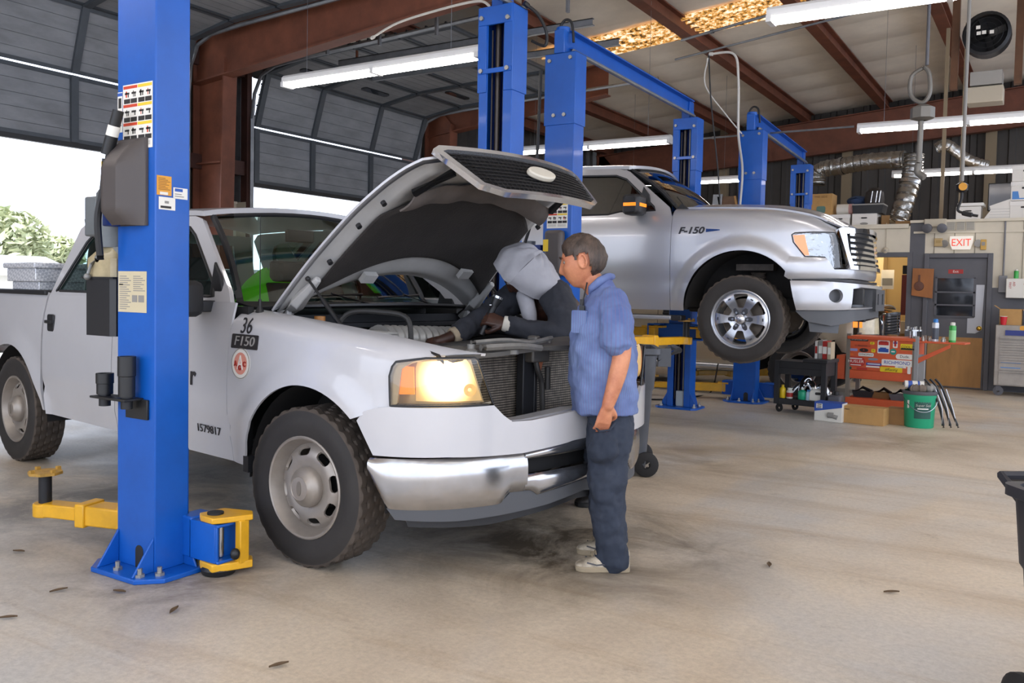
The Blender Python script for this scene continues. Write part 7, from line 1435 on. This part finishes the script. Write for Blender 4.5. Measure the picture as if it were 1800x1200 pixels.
m = MB(); m.cyl((x0, y0, zq(318)), (x0, y0, roofz(x0) + .1), .018, n=10); m.build('drop_pipe', M_DG, h2); m = MB(); m.lathe([(.03, 0), (.06, .02), (.06, .08), (.03, .1)], 12, (x0 + .0, y0, zq(338))); m.build('coupler_ring', M_DARK, h2); m = MB(); m.cyl((x0 + .015, y0 - .07, zq(329)), (x0 + .015, y0 - .05, zq(329)), .04, n=16); m.build('coupler', M_DO, h2); m = MB(); m.tube(cat_mull([(x0, y0, zq(335)), (x0 - .0, y0, zq(350)), (x0 - .03, y0, zq(368)), (x0 + .02, y0, zq(374)), (x0 + .1, y0, zq(378)), (x0 + .16, y0, zq(380))]), [.014] * 18 + [.026] * 7 + [.014] * 6, 8); m.build('hose', M_CABLE, h2)
fn = thing('exhaust_fan', 'round black shop fan hung between brown timbers under the roof', 'fan', tuple(aty(1735, 62, 12.5))); m = MB(); m.lathe([(.28, -.12), (.32, -.1), (.32, .1), (.28, .12)], 32, (0, 0, 0), (0, 1, 0)); m.build('shroud', M_DARK, fn); m = MB(); m.lathe([(.0, .05), (.30, .05)], 32, (0, 0, 0), (0, 1, 0)); m.build('back', M_GAP, fn); m = MB(); [m.box((.14 * cos(a), -.02, .14 * sin(a)), (.24, .01, .1), mx=Matrix.Rotation(-a, 4, 'Y') @ Matrix.Rotation(.5, 4, 'X')) for a in (0.3, 1.87, 3.44, 5.0)]; m.build('blade', M_BLACK, fn); m = MB(); [m.tube([(r * cos(a), -.13, r * sin(a)) for a in [2 * pi * i / 24 for i in range(25)]], .004, 4) for r in (.08, .15, .22, .28)]; m.build('guard', M_DARK, fn)
fn.scale = (.85, 1, .85)
for k in (-1, 1): m = MB(); m.b2((k * .42 - .05, .0, -.75), (k * .42 + .05, .1, .8)); m.build('timber', mat('brown_timber', '5a3a22', .7, var=.3), fn)
m = MB(); m.b2((-.2, .0, -.72), (.22, .3, -.52)); m.build('bracket_box', M_DG, fn); m = MB(); m.b2((-.24, -.0, -.98), (.24, .3, -.74)); m.build('heater_box', mat('heater_cream', 'a59c8a', .6), fn, bev=.01)
for i, (px, py) in enumerate(((1716, 46), (1717, 58), (1728, 56), (1744, 55))): q = aty(px, py, 12.36); card(fn, 'paper_tag', V((-.02, 0, -.03)) + q - V(fn.location), (1, 0, 0), (0, 0, 1), .055, .05, M_DECAL)
# pipes and cables under the roof
def pipe(label, a, b, r, m_=M_GALV, name='conduit_pipe'):
    t = thing(name, label, 'pipe', (0, 0, 0)); m = MB(); m.cyl(a, b, r, n=8); m.build('tube', m_, t); m = MB(); d = V(b) - V(a)
    for k in (.12, .5, .88): m.lathe([(r * 1.5, -.02), (r * 1.5, .02)], 10, V(a) + d * k, d); m.build('clamp', m_, t); return t
pipe('thin grey conduit crossing the ceiling above the blue lift beam', (-6.5, 8.0, 4.52), (-1.0, 9.0, 4.75), .018); pipe('long grey conduit below the ceiling right of the blue lift', (-4.2, 10.6, 4.55), (-.5, 9.6, 4.7), .018); pipe('lower grey conduit below the ceiling, parallel to the long one', (-4.4, 10.9, 4.4), (-.6, 9.9, 4.52), .014); pipe('pale conduit running level behind the far posts to the hanging strip', (-4.3, 11.5, 3.45), (-2.25, 11.5, 3.45), .013)
for y, z, lb in ((8.9, 4.35, 'grey steel channel under the roof behind the tall blue post'), (9.6, 4.3, 'second grey steel channel under the roof, lower than its neighbour')):
    t = thing('steel_channel', lb, 'steel channel', (0, 0, 0)); m = MB(); m.b2((-8.5, y, z), (-4.6, y + .06, z + .01)); m.b2((-8.5, y, z), (-4.6, y + .006, z + .08)); m.b2((-8.5, y, z + .07), (-4.6, y + .04, z + .08)); m.build('channel', M_GALV, t); m = MB(); m.b2((-6.0, y + .02, z + .08), (-5.97, y + .04, roofz(-6))); m.b2((-8.2, y + .02, z + .08), (-8.17, y + .04, roofz(-8.2))); m.build('hanger', M_RUST, t)
def cable(label, pts, r, m_, k=10):
    t = thing('cable', label, 'cable', (0, 0, 0)); m = MB(); m.tube(cat_mull(pts, k), r, 6); m.build('cord', m_, t)
    m = MB(); m.lathe([(r * 1.6, -.02), (r * 1.6, .02)], 8, pts[0], V(pts[1]) - V(pts[0]), True, True); m.build('plug', m_, t); return t
cable('white looped cable hanging from the roof beam over the silver truck', [A(1250, 95, 9.8), A(1290, 95, 9.8), A(1298, 140, 9.8), A(1298, 235, 9.9), A(1305, 300, 10.4), A(1300, 370, 10.5)], .014, M_WCABLE); cable('thin black cord hanging straight down over the silver truck', [A(1246, 98, 9.8), A(1250, 180, 9.8), A(1262, 300, 9.9), A(1266, 370, 9.9)], .008, M_CABLE); cable('pale wire slack between the roof beam and the silver windscreen', [A(1244, 105, 9.8), A(1240, 150, 9.8), A(1275, 200, 9.9), A(1304, 235, 10)], .008, M_WCABLE)
cable('white cable draped along the first rusty beam to the tall post', [A(655, 66, 6.2), A(700, 40, 6.0), A(780, 15, 5.8), A(840, 2, 5.5), A(860, 10, 5.4)], .010, M_WCABLE); cable('dark hose slung from the tall lift post across the ceiling', [A(925, 8, 5.3), A(945, 25, 5.4), A(960, 55, 5.5), A(958, 80, 5.5), A(935, 72, 5.5)], .012, M_CABLE)
p = flo(1100, 700); cable('black extension cord trailing on the floor by the second lift', [(p.x, p.y, .012), tuple(flo(1160, 702, .012)), tuple(flo(1220, 697, .012)), tuple(flo(1250, 688, .012)), tuple(A(1262, 640, 10.9))], .011, M_CABLE)
for i, (px, py, a) in enumerate(((33, 971, .3), (103, 1040, 1.2), (306, 1075, 2.0), (14, 1088, .7), (490, 1172, 1.1), (210, 1042, .2), (1567, 1043, .5), (1352, 995, 1.9))):
    q = flo(px, py); t = thing('dry_leaf', 'small curled brown leaf lying on the concrete floor', 'leaf', (q.x, q.y, .001), a, 'dry leaves on the shop floor'); m = MB(); m.grid(lambda u, v: (.035 * (u - .5) * 2, .012 * (v - .5) * 2 * sin(pi * min(.98, max(.02, u))), .004 + .006 * (2 * v - 1) ** 2 + .004 * u), 8, 4); m.build('blade', mat('leaf_brown', '5d4a35', .8), t, ang=80)
# --- outside the bay doors: trees, a pale shed
def tree(label, x, y, h, r, seed):
    rnd = random.Random(seed); t = thing('tree', label, 'tree', (x, y, -.05)); m = MB(); m.cyl((0, 0, 0), (0, 0, h * .5), .18, .12, 10)
    for i in range(5): a = i * 1.25; m.cyl((0, 0, h * .35), (r * .6 * cos(a), r * .6 * sin(a), h * .65), .07, .03, 6)
    m.build('trunk', mat('bark', '7c7062', .8), t); m = MB()
    for i in range(1500):
        while True:
            q = V((rnd.uniform(-1, 1), rnd.uniform(-1, 1), rnd.uniform(-1, 1)))
            if .3 < q.length < 1: break
        c = V((q.x * r, q.y * r, h * .66 + q.z * r * .8)); s = rnd.uniform(.1, .24); a = V((rnd.uniform(-1, 1), rnd.uniform(-1, 1), rnd.uniform(-1, 1))).normalized(); b = a.cross(V((rnd.uniform(-1, 1), rnd.uniform(-1, 1), 1))).normalized()
        m.add([c - a * s, c + b * s * .5, c + a * s, c - b * s * .5], [(0, 1, 2, 3)])
    o = m.build('crown', mat('leaf_sunlit', 'c9cba8', .7, var=.3, vs=2, c2='a3ad86'), t, flat=True)
tree('pale leafy tree standing outside the first bay door', -28, 14.6, 3.9, 1.35, 3); tree('smaller pale tree outside beside the first bay door tree', -30, 17.4, 3.4, .9, 5)
sd = thing('shed', 'low pale shed roof outside past the toolbox', 'shed', (-24, 11.2, 0)); m = MB(); m.b2((-2, -2.5, -.05), (2, 2.2, 1.5)); m.build('wall', M_PWHITE, sd); m = MB(); m.prism([(-2.2, 1.45), (2.2, 1.45), (0, 2.0)], (0, 2.4, 0), (1, 0, 0), (0, 0, 1), 5.1); m.build('roof', mat('roof_pale', 'c9ccd2', .5), sd)
# ------------------------------------------------------------------ light
W = bpy.data.worlds.new('world'); S.world = W; W.use_nodes = True
W.node_tree.nodes['Background'].inputs[0].default_value = lin('e3ecff'); W.node_tree.nodes['Background'].inputs[1].default_value = 2.6
S.view_settings.view_transform = 'Standard'; S.view_settings.look = 'None'; S.view_settings.exposure = .2
S.cycles.use_denoising = True; S.cycles.max_bounces = 8; S.cycles.transparent_max_bounces = 12; S.cycles.sample_clamp_indirect = 4
S.cycles.diffuse_bounces = 4; S.cycles.glossy_bounces = 4
sn = bpy.data.lights.new('sun', 'SUN'); sn.energy = 4.0; sn.angle = .02; sn.color = (1, .95, .86); so = bpy.data.objects.new('sun', sn); link(so); so.rotation_euler = (R(38), R(12), 0)
pl_ = bpy.data.lights.new('office_fill_light', 'POINT'); pl_.energy = 22; pl_.color = (1, .88, .66); pl_.shadow_soft_size = .15; po = bpy.data.objects.new('office_fill_light', pl_); link(po); po.location = (-2.6, 15.5, 2.15)  # unseen point light without a fixture, added to brighten the office
for root, d in ((wt, dict(hood='white hood propped open, black insulation underneath', headlight='headlight with an amber signal', front_bumper='chrome bumper with a dark slot', lower_valance='grey lower valance', fender_badge='black badge with pale letters', sticker='round red and white sticker')), (stt, dict(front_bumper='silver bumper with round fog light holes', running_board='silver running board', grille='chrome bar grille')), (man, dict(hair='swept brown and grey hair', shirt='blue striped short sleeved shirt', trousers='dark navy work trousers', shoe='worn white sneaker')), (mec, dict(hood='pale grey hood pulled over the head', jacket='charcoal jacket', boot='black work boot')), (L1, dict(power_unit='grey and black hydraulic power unit', warning_sheet='white sheet of warning pictograms', arm='yellow swing arm'))):
    for o in root.children:
        k = o.name.split('.')[0]
        if k in d and not o.get('label'): o['label'] = d[k]
